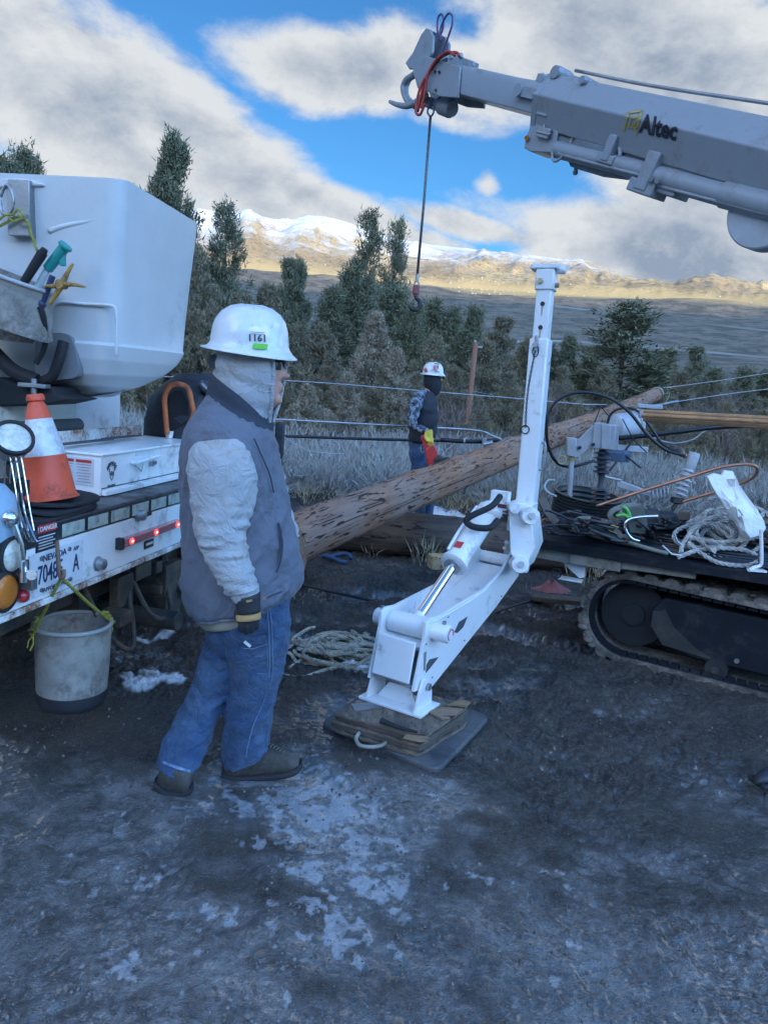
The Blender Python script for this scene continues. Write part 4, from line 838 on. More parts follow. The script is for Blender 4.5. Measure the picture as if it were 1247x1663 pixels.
# ---------------- the long wood pole and the log under it ----------------
def wood_mat(name, c1, c2, holes=True, axis=V((1, 0, 0)), weath=.5):
    m = bpy.data.materials.new(name); m.use_nodes = True; t = NT(m.node_tree); b = t.n['Principled BSDF']; b.inputs['Roughness'].default_value = .8; b.inputs['Specular IOR Level'].default_value = .25
    tc = t.new('ShaderNodeTexCoord'); mp = t.new('ShaderNodeMapping'); mp.inputs['Scale'].default_value = (1.2, 22, 22); t.link(tc.outputs['Object'], mp.inputs[0])
    n = t.noise(mp.outputs[0], 1.5, 7, .65, .3); n2 = t.noise(tc.outputs['Object'], 2.2, 5, .6); mp2 = t.new('ShaderNodeMapping'); mp2.inputs['Scale'].default_value = (5, 30, 30); t.link(tc.outputs['Object'], mp2.inputs[0]); ck = t.noise(mp2.outputs[0], 1.4, 3, .5)
    c = t.mix(t.ramp(n, .3, .7), c1, c2); c = t.mix(t.ramp(n2, .4, .65, 0, weath), c, (.27, .22, .19)); crack = t.ramp(ck, .60, .66); c = t.mix(crack, c, (.035, .025, .02))
    t.link(c, b.inputs['Base Color']); bp = t.new('ShaderNodeBump'); bp.inputs['Distance'].default_value = .01; bp.inputs['Strength'].default_value = .9
    t.link(t.math('SUBTRACT', n, crack), bp.inputs['Height']); t.link(bp.outputs[0], b.inputs['Normal']); return m
WOOD = wood_mat('pole_wood', (.37, .195, .115), (.20, .10, .062)); WEND = wood_mat('cut_end', (.62, .40, .20), (.48, .28, .13), weath=.2); DARKW = wood_mat('old_log_wood', (.10, .068, .05), (.05, .036, .03), weath=.15)
HOLE = pm('dark_gash', (.045, .027, .018), .9, bump=0, var=0)
pa = P(462, 887, 5.12); pb = P(841, 731, 8.85); pc = P(1066, 640, 14.6)
def along(L0, axis):  # local frame along a pole: x = axis
    x = axis.normalized(); y = UP.cross(x).normalized(); z = x.cross(y); M = Matrix((x, y, z)).transposed().to_4x4(); M.translation = L0; return M
pax = (pc-pa); PLn = pax.length; MP = along(pa, pax); rpole = random.Random(3)
PO = bpy.data.objects.new('wood_utility_pole', None); COL.objects.link(PO); PO.matrix_world = MP; tag(PO, 'long brown wood utility pole with gashes and knots, leaning across the log', 'utility pole')
def prad(t): return .178-.062*min(1, t*1.0)
mb = MB(); npz = 34; rings = []
knots = [(rpole.uniform(.02, .95), rpole.uniform(-.4, 2.2)) for _ in range(26)]+[(.045, 1.0), (.10, .75), (.17, 1.1), (.28, .9), (.36, 1.05), (.46, .8), (.055, .2)]
segs = 260
for i in range(segs+1):
    t = i/segs; x = t*PLn; r0 = prad(t); cy = .012*math.sin(t*7); cz = .02*math.sin(t*5+1); ring = []
    for k in range(npz):
        a = 2*PI*k/npz; r = r0*(1+.02*math.sin(3*a+t*9)+.016*math.sin(7*a+t*5)+.010*math.sin(13*a+math.sin(t*30)))
        for (kt, ka) in knots:
            da = (a-PI/2+ka-.9+PI) % (2*PI)-PI; d2 = ((t-kt)*PLn/.09)**2+(da/.30)**2
            if d2 < 6: r += .020*math.exp(-d2)-.012*math.exp(-d2*7)
        ring.append(V((x+(.012*math.sin(a*3) if i == 0 else 0), cy+r*math.cos(a), cz+r*math.sin(a))))
    rings.append(ring)
mesh_obj('pole_shaft', mb.loft(rings), WOOD, PO, smooth=50)
mesh_obj('cut_end', MB().prism([p+V((-.004, 0, 0)) for p in [V((q.x*.2, q.y*.985, q.z*.985)) for q in rings[0]]], V((.003, 0, 0))), WEND, PO)
# climbing gashes: short cuts raised along the grain
hb2 = MB()
for i in range(800):
    t = rpole.random()**1.15*.93; x = t*PLn; r = prad(t)*1.0; a = rpole.gauss(1.9, .75)
    cy = .012*math.sin(t*7); cz = .02*math.sin(t*5+1); rr_ = r*(1+.02*math.sin(3*a+t*9)+.016*math.sin(7*a+t*5)+.010*math.sin(13*a+math.sin(t*30)))+.0015
    u = V((0, math.cos(a), math.sin(a))); tv = V((0, -math.sin(a), math.cos(a))); c = V((x, cy, cz))+u*rr_; L = rpole.uniform(.012, .055); wd = rpole.uniform(.0012, .0036)
    sk = rpole.uniform(-.14, .14); d = (V((1, 0, 0))+tv*sk).normalized(); pts = [c-d*L, c-tv*wd+u*.0015, c+d*L, c+tv*wd+u*.0015]
    hb2.add([*pts, c-u*.02], [(0, 1, 4), (1, 2, 4), (2, 3, 4), (3, 0, 4), (0, 3, 2, 1)])
for i in range(46):
    t0 = rpole.random()**1.3*.8; a = rpole.uniform(.2, 3.3); n_ = rpole.randint(5, 12); wd = rpole.uniform(.002, .005); up_, dn_, bt_ = [], [], []
    for q in range(n_):
        t = t0+q*.11/PLn; rr_ = prad(t)*(1+.02*math.sin(3*a+t*9)+.016*math.sin(7*a+t*5)+.010*math.sin(13*a+math.sin(t*30)))+.0012; cy = .012*math.sin(t*7); cz = .02*math.sin(t*5+1); a += rpole.gauss(0, .012); ww = wd/rr_*(1 if 0 < q < n_-1 else .1)
        up_.append(V((t*PLn, cy+rr_*math.cos(a+ww), cz+rr_*math.sin(a+ww)))); dn_.append(V((t*PLn, cy+rr_*math.cos(a-ww), cz+rr_*math.sin(a-ww))))
    hb2.add(up_+dn_, [(q, q+1, n_+q+1, n_+q) for q in range(n_-1)])
mesh_obj('climbing_gashes', hb2, HOLE, PO, smooth=0, kind='stuff')
kb = MB()
for (kt, ka) in knots:
    a = PI/2-ka+.9; r = prad(kt)+.010; u = V((0, math.cos(a), math.sin(a))); c = V((kt*PLn, .012*math.sin(kt*7), .02*math.sin(kt*5+1)))+u*r; kb.lathe(c-u*.012, u, [(.030, 0), (.022, .010), (.010, .006), (.0, .002)], 10)
mesh_obj('knots', kb, DARKW, PO, smooth=60, kind='stuff')
sp = MB()
for i in range(9): a = rpole.uniform(2.2, 4.4); p = V((.01, .17*math.cos(a), .17*math.sin(a))); sp.tube([p, p+V((-.03-.03*rpole.random(), rpole.gauss(0, .01), -.05*rpole.random()))], .003, n=3)
mesh_obj('splinters', sp, WEND, PO, smooth=0, kind='stuff')
# tip: steel band and ring
mb = MB(); mb.tube([V((PLn-.05, .125*math.cos(a), .125*math.sin(a))) for a in np.linspace(0, 2*PI, 25)[:-1]], .012, closed=True); mb.tube([V((PLn+.02, .10*math.cos(a), .10*math.sin(a)+.02)) for a in np.linspace(0, 2*PI, 25)[:-1]], .014, closed=True)
mesh_obj('tip_band', mb, STEEL, PO, smooth=60)
# log on the ground
la = P(520, 868, 7.1); lb_ = P(980, 872, 6.9); la.z = .195; lb_.z = .20; lax = lb_-la; LG = bpy.data.objects.new('support_log', None); COL.objects.link(LG); LG.matrix_world = along(la, lax); tag(LG, 'dark weathered log lying on the mud under the long brown pole', 'log')
rings = []
for i in range(61):
    t = i/60; ring = []
    for k in range(30): a = 2*PI*k/30; r = .205*(1+.02*math.sin(3*a+t*6)+.015*math.sin(8*a+t*4)); ring.append(V((t*lax.length, r*math.cos(a), r*math.sin(a)+.01*math.sin(t*6))))
    rings.append(ring)
mesh_obj('log_body', MB().loft(rings), DARKW, LG, smooth=60)
mesh_obj('log_end', MB().prism([V((-.004, q.y*.97, q.z*.97)) for q in rings[0]], V((.003, 0, 0))), WEND, LG)
la2 = P(590, 893, 6.35); la2.z = .11; lb2 = P(700, 850, 7.6); 
solo('timber_block', MB().box(P(712, 912, 6.2)*1.0, .16, .12, .12, V((.9, .3, 0)).normalized(), V((-.3, .9, 0)).normalized()), WEND, 'short pale sawn block on the mud below the log', 'wood block', bevel=.01)
# crossarm hardware and equipment beside the pole
EQ = Thing('equipment_bracket', P(1010, 700, 9.2), 'grey finned equipment housing on a bracket beside the leaning pole', 'equipment')
GREY = pm('light_grey_paint', (.36, .38, .41), .45, dirt=(.25, .24, .22), damt=.4)
a = P(990, 695, 9.0); b = P(1050, 690, 9.3)
EQ.part('housing', MB().lathe(a, b-a, [(0, 0), (.10, .02), (.15, .06), (.165, .16), (.165, .34), (.18, .345), (.18, .37), (.165, .375), (.15, .42), (.07, .44), (.07, .50), (0, .52)], 24), GREY, smooth=40)
EQ.part('mounting_arm', MB().box((a+b)/2+V((0, 0, -.26)), .5, .12, .07).box(b+V((.0, 0, .22)), .3, .08, .05), GREY, bevel=.01); EQ.part('base_ring', MB().lathe((a+b)/2-UP*.42+V((-.1, 0, 0)), UP, [(.16, 0), (.17, .1), (.13, .14)], 20), pm('dark_blue_metal', (.05, .08, .13), .5))
EQ.part('brace_straps', MB().tube([P(985, 770, 9.0), P(1030, 712, 9.1)], .012).tube([P(1000, 690, 9), P(975, 660, 9.2), P(960, 700, 9)], .012).tube([P(1010, 735, 9), P(1040, 760, 9)], .012), BLACK)
# ---------------- wires ----------------
WIRE = pm('aluminium_wire', (.36, .38, .41), .4, .4, bump=0); CABLE = pm('black_cable', (.015, .016, .018), .5, bump=.1)
def wire(name, pts, r, mat, label, k=10, cat='wire'):
    return solo(name, MB().tube(spline([P(*p) for p in pts], k), r, n=6), mat, label, cat, smooth=180)
wire('overhead_wire', [(215, 610, 10), (480, 619, 10.3), (700, 636, 10.6), (850, 648, 10.9), (940, 656, 11.2), (985, 657, 11.5)], .0075, WIRE, 'upper pale wire stretched across behind the far worker')
wire('aluminium_conductor', [(300, 674, 7.6), (450, 681, 7.75), (600, 689, 7.95), (700, 694, 8.1), (775, 699, 8.3), (800, 708, 8.35), (815, 714, 8.4)], .0105, WIRE, 'bright aluminium wire behind the far worker, bending down at its right end')
wire('black_overhead_cable', [(300, 705, 8.3), (450, 708, 8.35), (600, 713, 8.45), (720, 716, 8.55), (800, 719, 8.6)], .0175, CABLE, 'thick black cable running level behind the far worker', cat='cable')
wire('insulated_cable_tail', [(715, 714, 8.5), (760, 717, 8.5), (818, 714, 8.5)], .026, CABLE, 'thick black sleeve with a pale tie at the end of the black cable', cat='cable')
solo('cable_tie', MB().cyl(P(752, 716, 8.5), P(755, 716, 8.5), .032), GREY, 'pale tie on the black sleeve right of the far worker', 'tie')
solo('wire_clamp', MB().cyl(P(784, 722, 8.4), P(800, 719, 8.4), .03).box(P(786, 716, 8.4), .05, .04, .06), STEEL, 'steel clamp at the end of the black cable by the pole', 'clamp', bevel=.004)
wire('slack_wire', [(440, 690, 8.0), (470, 716, 8.0), (500, 731, 8), (530, 736, 8), (560, 737, 8)], .006, WIRE, 'thin slack wire drooping between near worker and sagebrush')
wire('guy_wire', [(1078, 630, 14.5), (1160, 619, 17), (1260, 604, 20)], .008, WIRE, 'guy wire running right from the tip of the leaning pole')
wire('lower_guy_wire', [(1045, 660, 13), (1100, 652, 13), (1180, 640, 15), (1260, 630, 17)], .008, WIRE, 'lower guy wire with turnbuckle right of the leaning pole')
wire('ground_wire_loop', [(1080, 628, 14.4), (1086, 640, 14.4), (1080, 655, 14.2), (1084, 668, 14)], .008, pm('tarnished_copper', (.25, .20, .12), .6), 'thin curled wire hanging at the tip of the leaning pole')
solo('turnbuckle', MB().cyl(P(1076, 657, 13), P(1100, 652, 13), .028).cyl(P(1060, 659, 13), P(1076, 657, 13), .016), STEEL, 'turnbuckle on the lower guy wire near the pole tip', 'turnbuckle')
wire('far_service_wire', [(640, 612, 22), (880, 655, 24), (985, 668, 25)], .006, WIRE, 'thin far wire behind the white steel post')
# far utility pole standing in the trees
fp = P(771, 556, 19); fb = P(760, 700, 19); fz = tz(fp.x, fp.y)
UPo = Thing('far_utility_pole', (fp.x, fp.y, fz), 'thin reddish wooden utility pole standing in the trees beyond the far worker', 'utility pole')
UPo.part('pole_shaft', MB().cyl((fp.x, fp.y, fz-.3), (fp.x+.02, fp.y, fp.z), .075, .06, 14), pm('red_brown_wood', (.30, .15, .10), .85, var=.2, stretch=(20, 20, 2))); UPo.part('top_pin', MB().cyl(fp, fp+UP*.06, .03).box(fp+V((.12, 0, -.1)), .14, .05, .05), STEEL)
# cable on the mud and loose things there
solo('ground_cable', MB().tube(spline([G(470, 945, .02), G(520, 957, .015), G(570, 968, .015), G(630, 982, .012), G(700, 1003, .01), G(760, 1008, .012), G(830, 985, .012), G(900, 965, .02)], 10), .011, n=8), CABLE, 'black cable trailing over the mud from near worker towards the outrigger', 'cable', smooth=180)
mb = MB(); c = G(548, 905, .05); mb.tube([c+V((.12*math.cos(t), .1*math.sin(t), .02*math.sin(2*t))) for t in np.linspace(0, 5.5, 20)], .02); solo('blue_strap_coil', mb, pm('blue_strap', (.04, .08, .16), .7), 'small coiled blue strap on the mud under the pole end', 'strap', smooth=180)
rr2 = random.Random(8); mb = MB()
rc0 = G(555, 1063, .0)
for k in range(24):
    a0 = rr2.uniform(0, 6.28); rx = rr2.uniform(.09, .30); ry = rr2.uniform(.07, .21); cx = rc0.x+rr2.gauss(0, .05); cy = rc0.y+rr2.gauss(0, .04); h = .012+.0038*k; tl = rr2.uniform(-.4, .4); ln = rr2.uniform(3.5, 6.5); pts = []
    for q in range(22):
        t = a0+ln*q/21; ex = rx*math.cos(t)*(1+.12*math.sin(3*t+k)); ey = ry*math.sin(t)*(1+.1*math.cos(2*t+k)); pts.append(V((cx+ex*math.cos(tl)-ey*math.sin(tl), cy+ex*math.sin(tl)+ey*math.cos(tl), max(.012+gz1(cx+ex, cy+ey), h-(ex*ex+ey*ey)*.8+.006*math.sin(4*t)))))
    mb.rope(pts, .0105)
for pts in (((455, 1095), (490, 1100), (540, 1085), (600, 1078)), ((460, 1062), (500, 1045), (560, 1040), (600, 1030)), ((590, 1030), (612, 1022), (628, 1012), (640, 1000)), ((470, 1085), (510, 1060), (540, 1050))):
    mb.rope(spline([G(x, y, .018) for x, y in pts], 10), .0105)
HEMP = pm('hemp_rope', (.44, .38, .29), .9, var=.25, vs=40, bump=.3, bs=300, dirt=(.16, .13, .10), damt=.6, ds=9)
solo('rope_coil', mb, HEMP, 'heap of tan laid rope on the mud left of the outrigger', 'rope', smooth=60)
# ---------------- tracked digger derrick ----------------
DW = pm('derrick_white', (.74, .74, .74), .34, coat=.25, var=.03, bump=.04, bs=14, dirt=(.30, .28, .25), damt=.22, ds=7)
BW = pm('boom_white_shaded', (.26, .28, .305), .38, coat=.2, var=.03, bump=.03, bs=10, dirt=(.22, .21, .20), damt=.35, ds=6)  # white paint darkened to grey, the boom's shade carried in its colour
BEIGE = pm('machine_beige', (.28, .265, .225), .55, var=.15, dirt=(.12, .10, .08), damt=.7, ds=5)
DKBL = pm('dark_machine', (.009, .012, .018), .7, var=.2, spec=.25, dirt=(.05, .042, .035), damt=.4, ds=6)
MUDDY = pm('muddy_rubber', (.22, .185, .15), .8, var=.5, vs=9, bump=.9, bs=30, dirt=(.05, .045, .04), damt=.9, ds=7)
zd = .735
D0 = G(853, 872, zd); D1 = G(1245, 934, zd); dm = D1-D0; dm.normalize(); dk = V((-dm.y, dm.x, 0))     # along the deck, and away from the camera
DD = Thing('digger_derrick', (D0.x+1.0, D0.y+.3, 0), 'white tracked digger derrick with raised boom and outrigger, deck heaped with gear', 'digger derrick')
def DQ(s, o, z): return D0+dm*s+dk*o+UP*(z-zd)
DD.part('deck', MB().box(DQ(1.25, .62, zd-.014), 2.6, 1.24, .028, dm, dk, UP).box(DQ(1.25, .012, zd-.03), 2.6, .022, .05, dm, dk, UP), DKBL, bevel=.003)
mb = MB(); mb.prism([DQ(.0, .06, zd-.034), DQ(.0, .06, zd-.13), DQ(.42, .06, zd-.135), DQ(.60, .06, zd-.11), DQ(.98, .06, zd-.10), DQ(.98, .06, zd-.034)], dk*.09); mb.prism([DQ(-.10, -.10, zd-.04), DQ(-.10, -.10, zd-.12), DQ(.05, .06, zd-.13), DQ(.05, .06, zd-.035)], dk*.14); DD.part('side_beam', mb, BEIGE, bevel=.004)
DD.part('beam_plate', MB().box(DQ(.42, .040, zd-.085), .30, .012, .085, dm, dk, UP), BEIGE, bevel=.008)
DD.part('inner_frame', MB().box(DQ(1.6, .98, zd-.25), 1.9, .7, .40, dm, dk, UP), DKBL)
mb = MB(); mb.prism([DQ(.20, .12, zd-.135), DQ(.36, .12, zd-.14), DQ(.36, .12, zd-.215), DQ(.33, .12, zd-.225)], dk*.05); mb.box(DQ(.28, .10, zd-.235), .15, .08, .010, dm, dk, UP); DD.part('white_bracket', mb, DW, bevel=.003)
DD.part('ring_handle', MB().tube([DQ(.20+.028*math.cos(t), .06, zd-.205+.03*math.sin(t)) for t in np.linspace(0, 2*PI, 17)[:-1]], .0045, closed=True), BLACK)
# track
tcn = G(960, 1005, 0); T0 = G(1030, 1086, .0); T1 = G(1247, 1152, .0); tm = (T1-T0).normalized(); tm = (tm*.5+dm*.5).normalized(); tk = V((-tm.y, tm.x, 0))
Rn = .275; tz0 = .03; nose = G(1100, 1108, .0)-tm*.335; nose.z = Rn+tz0
Lt = 2.3; Wt = .32
def TK(s, o, z): return nose+tm*s+tk*o+UP*(z-nose.z)
def tpath(u, r):   # arc-length walk round the belt, starting on top far right
    Ltop = Lt
    tot_ = 2*Ltop+PI*Rn; u = (u % 1)*tot_
    if u < Ltop: s = Ltop-u; sag = -.022*math.sin(PI*min(1, s/Ltop)*1.0); return TK(s, 0, nose.z+r+sag), UP.copy(), -tm
    u -= Ltop
    if u < PI*Rn: a = u/Rn; d = UP*math.cos(a)-tm*math.sin(a); return TK(0, 0, nose.z)+d*r, d, (-tm*math.cos(a)-UP*math.sin(a))
    u -= PI*Rn; return TK(u, 0, nose.z-r), -UP, tm
nb_ = 120; outer = []; inner = []
TKB = DD.part('track_belt', MB(), MUDDY) if False else None
mb = MB(); rings = []
for i in range(nb_):
    p, d, t = tpath(i/nb_, Rn-.0); q, _, _ = tpath(i/nb_, Rn-.032); rings.append([p, p+tk*Wt, q+tk*Wt, q])
TB = DD.part('track_belt', mb.loft(rings, closed=True), MUDDY, smooth=30)
NL = 46; lug = MB(); hw = (2*Lt+PI*Rn)/NL
lug.prism([(-hw*.36, 0, 0), (-hw*.28, 0, .020), (-hw*.10, 0, .028), (hw*.12, 0, .026), (hw*.28, 0, .019), (hw*.36, 0, 0)], (0, Wt*.52, 0))
lug.prism([(-hw*.36+hw*.15, Wt*.5, 0), (-hw*.12, Wt*.5, .018), (hw*.12, Wt*.5, .025), (hw*.36, Wt*.5, .018), (hw*.5, Wt*.5, 0)], (0, Wt*.5, 0))
lo = mesh_obj('track_lug', lug, MUDDY, smooth=0); LM = lo.data; bpy.data.objects.remove(lo)
for i in range(NL):
    p, d, t = tpath((i+.5)/NL, Rn); x = -t; o = bpy.data.objects.new('track_lug', LM); COL.objects.link(o); o.parent = DD.o
    M = Matrix((x, tk, d)).transposed().to_4x4() if x.cross(tk).dot(d) > 0 else Matrix((-x, tk, d)).transposed().to_4x4()
    M.translation = p-d*.001-DD.loc; o.matrix_local = M
# mud packed on the top run
rm = random.Random(2); mb = MB()
for i in range(230):
    u = rm.uniform(.0, .56); p, d, t = tpath(u, Rn+.006); s = rm.uniform(.012, .04); c = p+tk*rm.uniform(-.01, Wt); mb.ball(c, s, 7, 5, (rm.uniform(.7, 1.4), rm.uniform(.7, 1.4), rm.uniform(.35, .7)))
DD.part('caked_mud', mb, pm('pale_mud', (.25, .215, .18), .85, var=.5, vs=8, bump=.9, bs=35, dirt=(.06, .05, .045), damt=.8, ds=9), kind='stuff', smooth=60)
mb = MB()
for i in range(90):
    p, d, t = tpath(i/90, Rn-.034); mb.box(p-d*.012+tk*.05, .05, .05, .026, t, tk, d)
DD.part('guide_teeth', mb, DKBL, TB, smooth=0)
# frame seen inside the belt
mb = MB(); mb.prism([TK(.18, .06, nose.z+.16), TK(.12, .06, nose.z+.08), TK(.12, .06, nose.z-.02), TK(.22, .06, nose.z-.13), TK(.40, .06, nose.z-.16), TK(Lt, .06, nose.z-.16), TK(Lt, .06, nose.z+.16)], tk*.18)
DD.part('track_frame', mb, DKBL, bevel=.01)
mb = MB(); mb.prism([TK(.13, .052, nose.z+.07), TK(.13, .052, nose.z-.02), TK(.21, .052, nose.z-.12), TK(.50, .052, nose.z-.14), TK(.40, .052, nose.z-.10), TK(.26, .052, nose.z+.0), TK(.20, .052, nose.z+.09)], tk*.01); DD.part('mud_scuffed_plate', mb, pm('scuffed_plate', (.028, .027, .026), .7, var=.3, dirt=(.07, .06, .05), damt=.5))
for k in range(5): DD.part('track_roller', MB().cyl(TK(.52+k*.42, .04, nose.z-.185), TK(.52+k*.42, .26, nose.z-.185), .062, n=20).cyl(TK(.52+k*.42, .02, nose.z-.185), TK(.52+k*.42, .045, nose.z-.185), .026, n=14), BLACK)
DD.part('idler_wheel', MB().cyl(TK(0, .15, nose.z), TK(0, .30, nose.z), .20, n=30).cyl(TK(0, .13, nose.z), TK(0, .15, nose.z), .07, n=16), pm('shaded_iron', (.012, .013, .016), .7, bump=.2))
for sx_, zx in ((.62, -.11), (.98, -.12), (1.5, -.12)): DD.part('frame_bolt', MB().cyl(TK(sx_, .058, nose.z+zx), TK(sx_, .040, nose.z+zx), .014, n=8), STEEL)
mb = MB(); mb.lathe(TK(1.2, 1.35, nose.z), tk, [(.1, 0), (.29, .02), (.29, .3), (.1, .32)], 24); mb.box(TK(1.5, 1.5, nose.z), 2.2, .3, .5, tm, tk, UP); DD.part('far_track', mb, DKBL)
# ---------------- outrigger ----------------
pv = P(655, 1115, 3.50)          # foot pivot, middle
wv = V((.86, -.51, 0)).normalized()   # across the leg, to the camera's right
nearo = P(690, 1112, 3.345)
def LN(px, py, off=0.): return onp(px, py, nearo+wv*off, wv)      # point in the near side plate
LW = .235; TH = .016
def plate(pts, off, th=TH): return MB().prism([LN(x, y)+wv*off for x, y in pts], -wv*th)
OUT = [(692, 1012), (700, 1004), (713, 1001), (786, 958), (815, 928), (832, 896), (841, 900), (846, 918), (842, 935), (806, 985), (742, 1065), (702, 1115), (688, 1119), (672, 1124), (676, 1105), (690, 1036)]
lg = DD.part('outrigger_leg', plate(OUT, 0), DW, bevel=.002)
# outline of the triangular openings
def opening(pts, off): return MB().prism([LN(x, y)+wv*(off+.0015) for x, y in pts], -wv*.004)
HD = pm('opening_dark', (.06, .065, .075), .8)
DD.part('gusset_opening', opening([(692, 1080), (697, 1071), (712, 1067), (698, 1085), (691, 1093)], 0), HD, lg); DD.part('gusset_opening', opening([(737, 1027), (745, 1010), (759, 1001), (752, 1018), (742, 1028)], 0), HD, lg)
DD.part('far_side_plate', plate(OUT, -LW), DW, lg, bevel=.002)
webp = [LN(x, y)+wv*-.02 for x, y in ((690, 1055), (700, 1045), (784, 985), (822, 945), (838, 925))]
mb = MB()
for a, b in zip(webp, webp[1:]): mb.add([a, b, b-wv*(LW-.02), a-wv*(LW-.02)], [(0, 1, 2, 3)])
mb.add([V(p)-UP*.012 for p in mb.v[:4]], [(0, 1, 2, 3)])
DD.part('top_web', mb, DW, lg, smooth=0)
# boxed front face
f = [LN(685, 1046)-wv*.025, LN(673, 1114)-wv*.025]; a, b = f; fr = MB(); nrm_ = (b-a).cross(wv).normalized()
fr.prism([a, b, b-wv*(LW-.035), a-wv*(LW-.035)], nrm_*.012); DD.part('front_box_plate', fr, DW, lg, bevel=.006)
fr = MB(); c = (a+b)/2-wv*(LW-.02)/2; dn_ = (b-a).normalized(); fr.box(c+nrm_*-.01, LW*.72, (b-a).length*.86, .02, wv, dn_, nrm_); DD.part('stiffener', fr, DW, lg, bevel=.008)
mb = MB(); lw2 = [LN(x, y)-wv*.02 for x, y in ((674, 1118), (702, 1108), (742, 1060), (806, 982), (842, 932))]
for a, b in zip(lw2, lw2[1:]): mb.add([a, b, b-wv*(LW-.03), a-wv*(LW-.03)], [(0, 1, 2, 3)])
DD.part('lower_web', mb, DW, lg, smooth=0)
# pins
def pin(px, py, r, ex0, ex1, nm='pin', bolt=True):
    c = LN(px, py); q = DD.part(nm, MB().lathe(c+wv*ex0, -wv, [(r*.55, -.002), (r*.6, 0), (r*.92, 0), (r, .006), (r, ex0+ex1-.006), (r*.9, ex0+ex1)], 28), DW, lg, smooth=35)
    if bolt: DD.part('pin_bolt', MB().cyl(c+wv*(ex0-.035)+UP*r, c+wv*(ex0-.035)+UP*(r+.014), .010, n=6), STEEL, q); DD.part('pin_bolt', MB().cyl(c+wv*(-ex1+.03)+UP*r, c+wv*(-ex1+.03)+UP*(r+.014), .010, n=6), STEEL, q)
    return q
P1 = LN(704, 1024)
q = pin(704, 1024, .042, .085, LW+.075, 'lower_pin'); c = P1+wv*.0865; DD.part('warning_sticker', MB().cyl(c, c+wv*.001, .036, n=24), PLATE, q); DD.part('sticker_arrow', MB().tube([c+wv*.0015+UP*(.026*math.sin(t))+(wv.cross(UP))*(.026*math.cos(t)) for t in np.linspace(-1, 3.4, 14)], .003, n=4), REDI, q)
DD.part('pin_boss', MB().lathe(P1-wv*(LW*.92), wv, [(.030, -.02), (.052, 0), (.052, LW*.84), (.03, LW*.84)], 28), DW, lg, smooth=35)
P2 = LN(843, 915); q = DD.part('upper_pivot', MB().cyl(P2+wv*.045, P2-wv*(LW+.05), .036, n=24).cyl(P2+wv*.05, P2-wv*.01, .045, n=24), DW, lg); DD.part('pin_bolt', MB().cyl(P2+wv*.05, P2+wv*.06, .016, n=8), STEEL, q)
# foot
for off in (.018, -LW-.002):
    ft = MB(); ft.prism([LN(x, y)+wv*off for x, y in ((668, 1158), (696, 1139), (696, 1118), (694, 1106), (688, 1100), (682, 1104), (678, 1118))], -wv*.014); DD.part('foot_clevis', ft, DW, lg, bevel=.003)
fc = (LN(682, 1149)-wv*LW/2); bx = V((wv.y, -wv.x, 0)); zf_ = fc.z; 
DD.part('foot_plate', MB().box(fc+UP*-.006-bx*.01, LW+.10, .19, .014, wv, bx, UP), DW, lg, bevel=.003); DD.part('foot_gusset', MB().prism([fc+wv*.11-bx*.0, fc-wv*.11, fc-wv*.05+UP*.08, fc+wv*.06+UP*.085], bx*.012), DW, lg, bevel=.002)
DD.part('foot_bolt', MB().cyl(LN(688, 1113)+wv*.018, LN(688, 1113)+wv*.034, .017, n=10), STEEL, lg)
FOOTZ = fc.z-.013; FOOTC = V((fc.x, fc.y, 0))
# cylinder between lower pin and the post
cw = -wv*(LW*.46); ca = P1+cw; cb = LN(822, 838)+cw*1.0; cax = (cb-ca).normalized(); CLn = (cb-ca).length
cyl = DD.part('hydraulic_cylinder', MB().lathe(ca+cax*(CLn*.50), cax, [(.03, -.004), (.060, -.002), (.071, .004), (.071, .022), (.062, .028), (.062, CLn*.5-.0), (.055, CLn*.5+.02), (.0, CLn*.5+.02)], 36), DW, lg, smooth=35)
DD.part('gland_nut', MB().lathe(ca+cax*(CLn*.50-.004), cax, [(.030, 0), (.045, -.004), (.045, -.012), (.026, -.014)], 24), STEEL, cyl)
DD.part('chrome_rod', MB().cyl(ca+cax*.03, ca+cax*(CLn*.52), .0255, n=24), pm('chrome', (.85, .86, .88), .06, 1.0, var=.02, bump=0), cyl); DD.part('rod_eye', MB().cyl(ca, ca+cax*.07, .040, .028, n=20).ball(ca, .05, 16, 10), DW, cyl, smooth=50)
sd = wv.cross(cax).normalized(); sd = sd if sd.z > 0 else -sd
c = ca+cax*(CLn*.60)+sd*.063; DD.part('red_sticker', MB().box(c+wv*.0, .045, .04, .003, cax, wv, sd), REDI, cyl)
DD.part('hose_line', MB().tube(spline([ca+cax*(CLn*.54)+sd*.065-wv*.035, ca+cax*(CLn*.7)+sd*.078-wv*.035, ca+cax*(CLn*.95)+sd*.07-wv*.035], 5), .008), DW, cyl)
hs = [P(812, 806, 3.95), P(798, 822, 3.88), P(765, 838, 3.85), P(757, 847, 3.85), P(770, 856, 3.82), P(795, 857, 3.80), P(808, 845, 3.85)]
DD.part('black_hose', MB().tube(spline(hs, 8), .017, n=10), RUBBER, lg, smooth=180)
HOSE = pm('hose_black', (.014, .015, .017), .55, bump=.1)
DD.part('drip_stain', MB().prism([LN(x, y)+wv*.0014 for x, y in ((688, 1060), (692, 1058), (690, 1090), (687, 1088))], wv*.0004), pm('grease_stain', (.22, .20, .17), .7), lg)
for (x, y) in ((700, 1100), (690, 1046), (752, 1040), (812, 968), (726, 1002)): DD.part('scratch', MB().prism([LN(x, y)+wv*.0012, LN(x+3, y-1.5)+wv*.0012, LN(x+2.4, y+.6)+wv*.0012, LN(x+.8, y+1.6)+wv*.0012], wv*.0005), pm('chipped_paint', (.10, .09, .08), .8), lg)
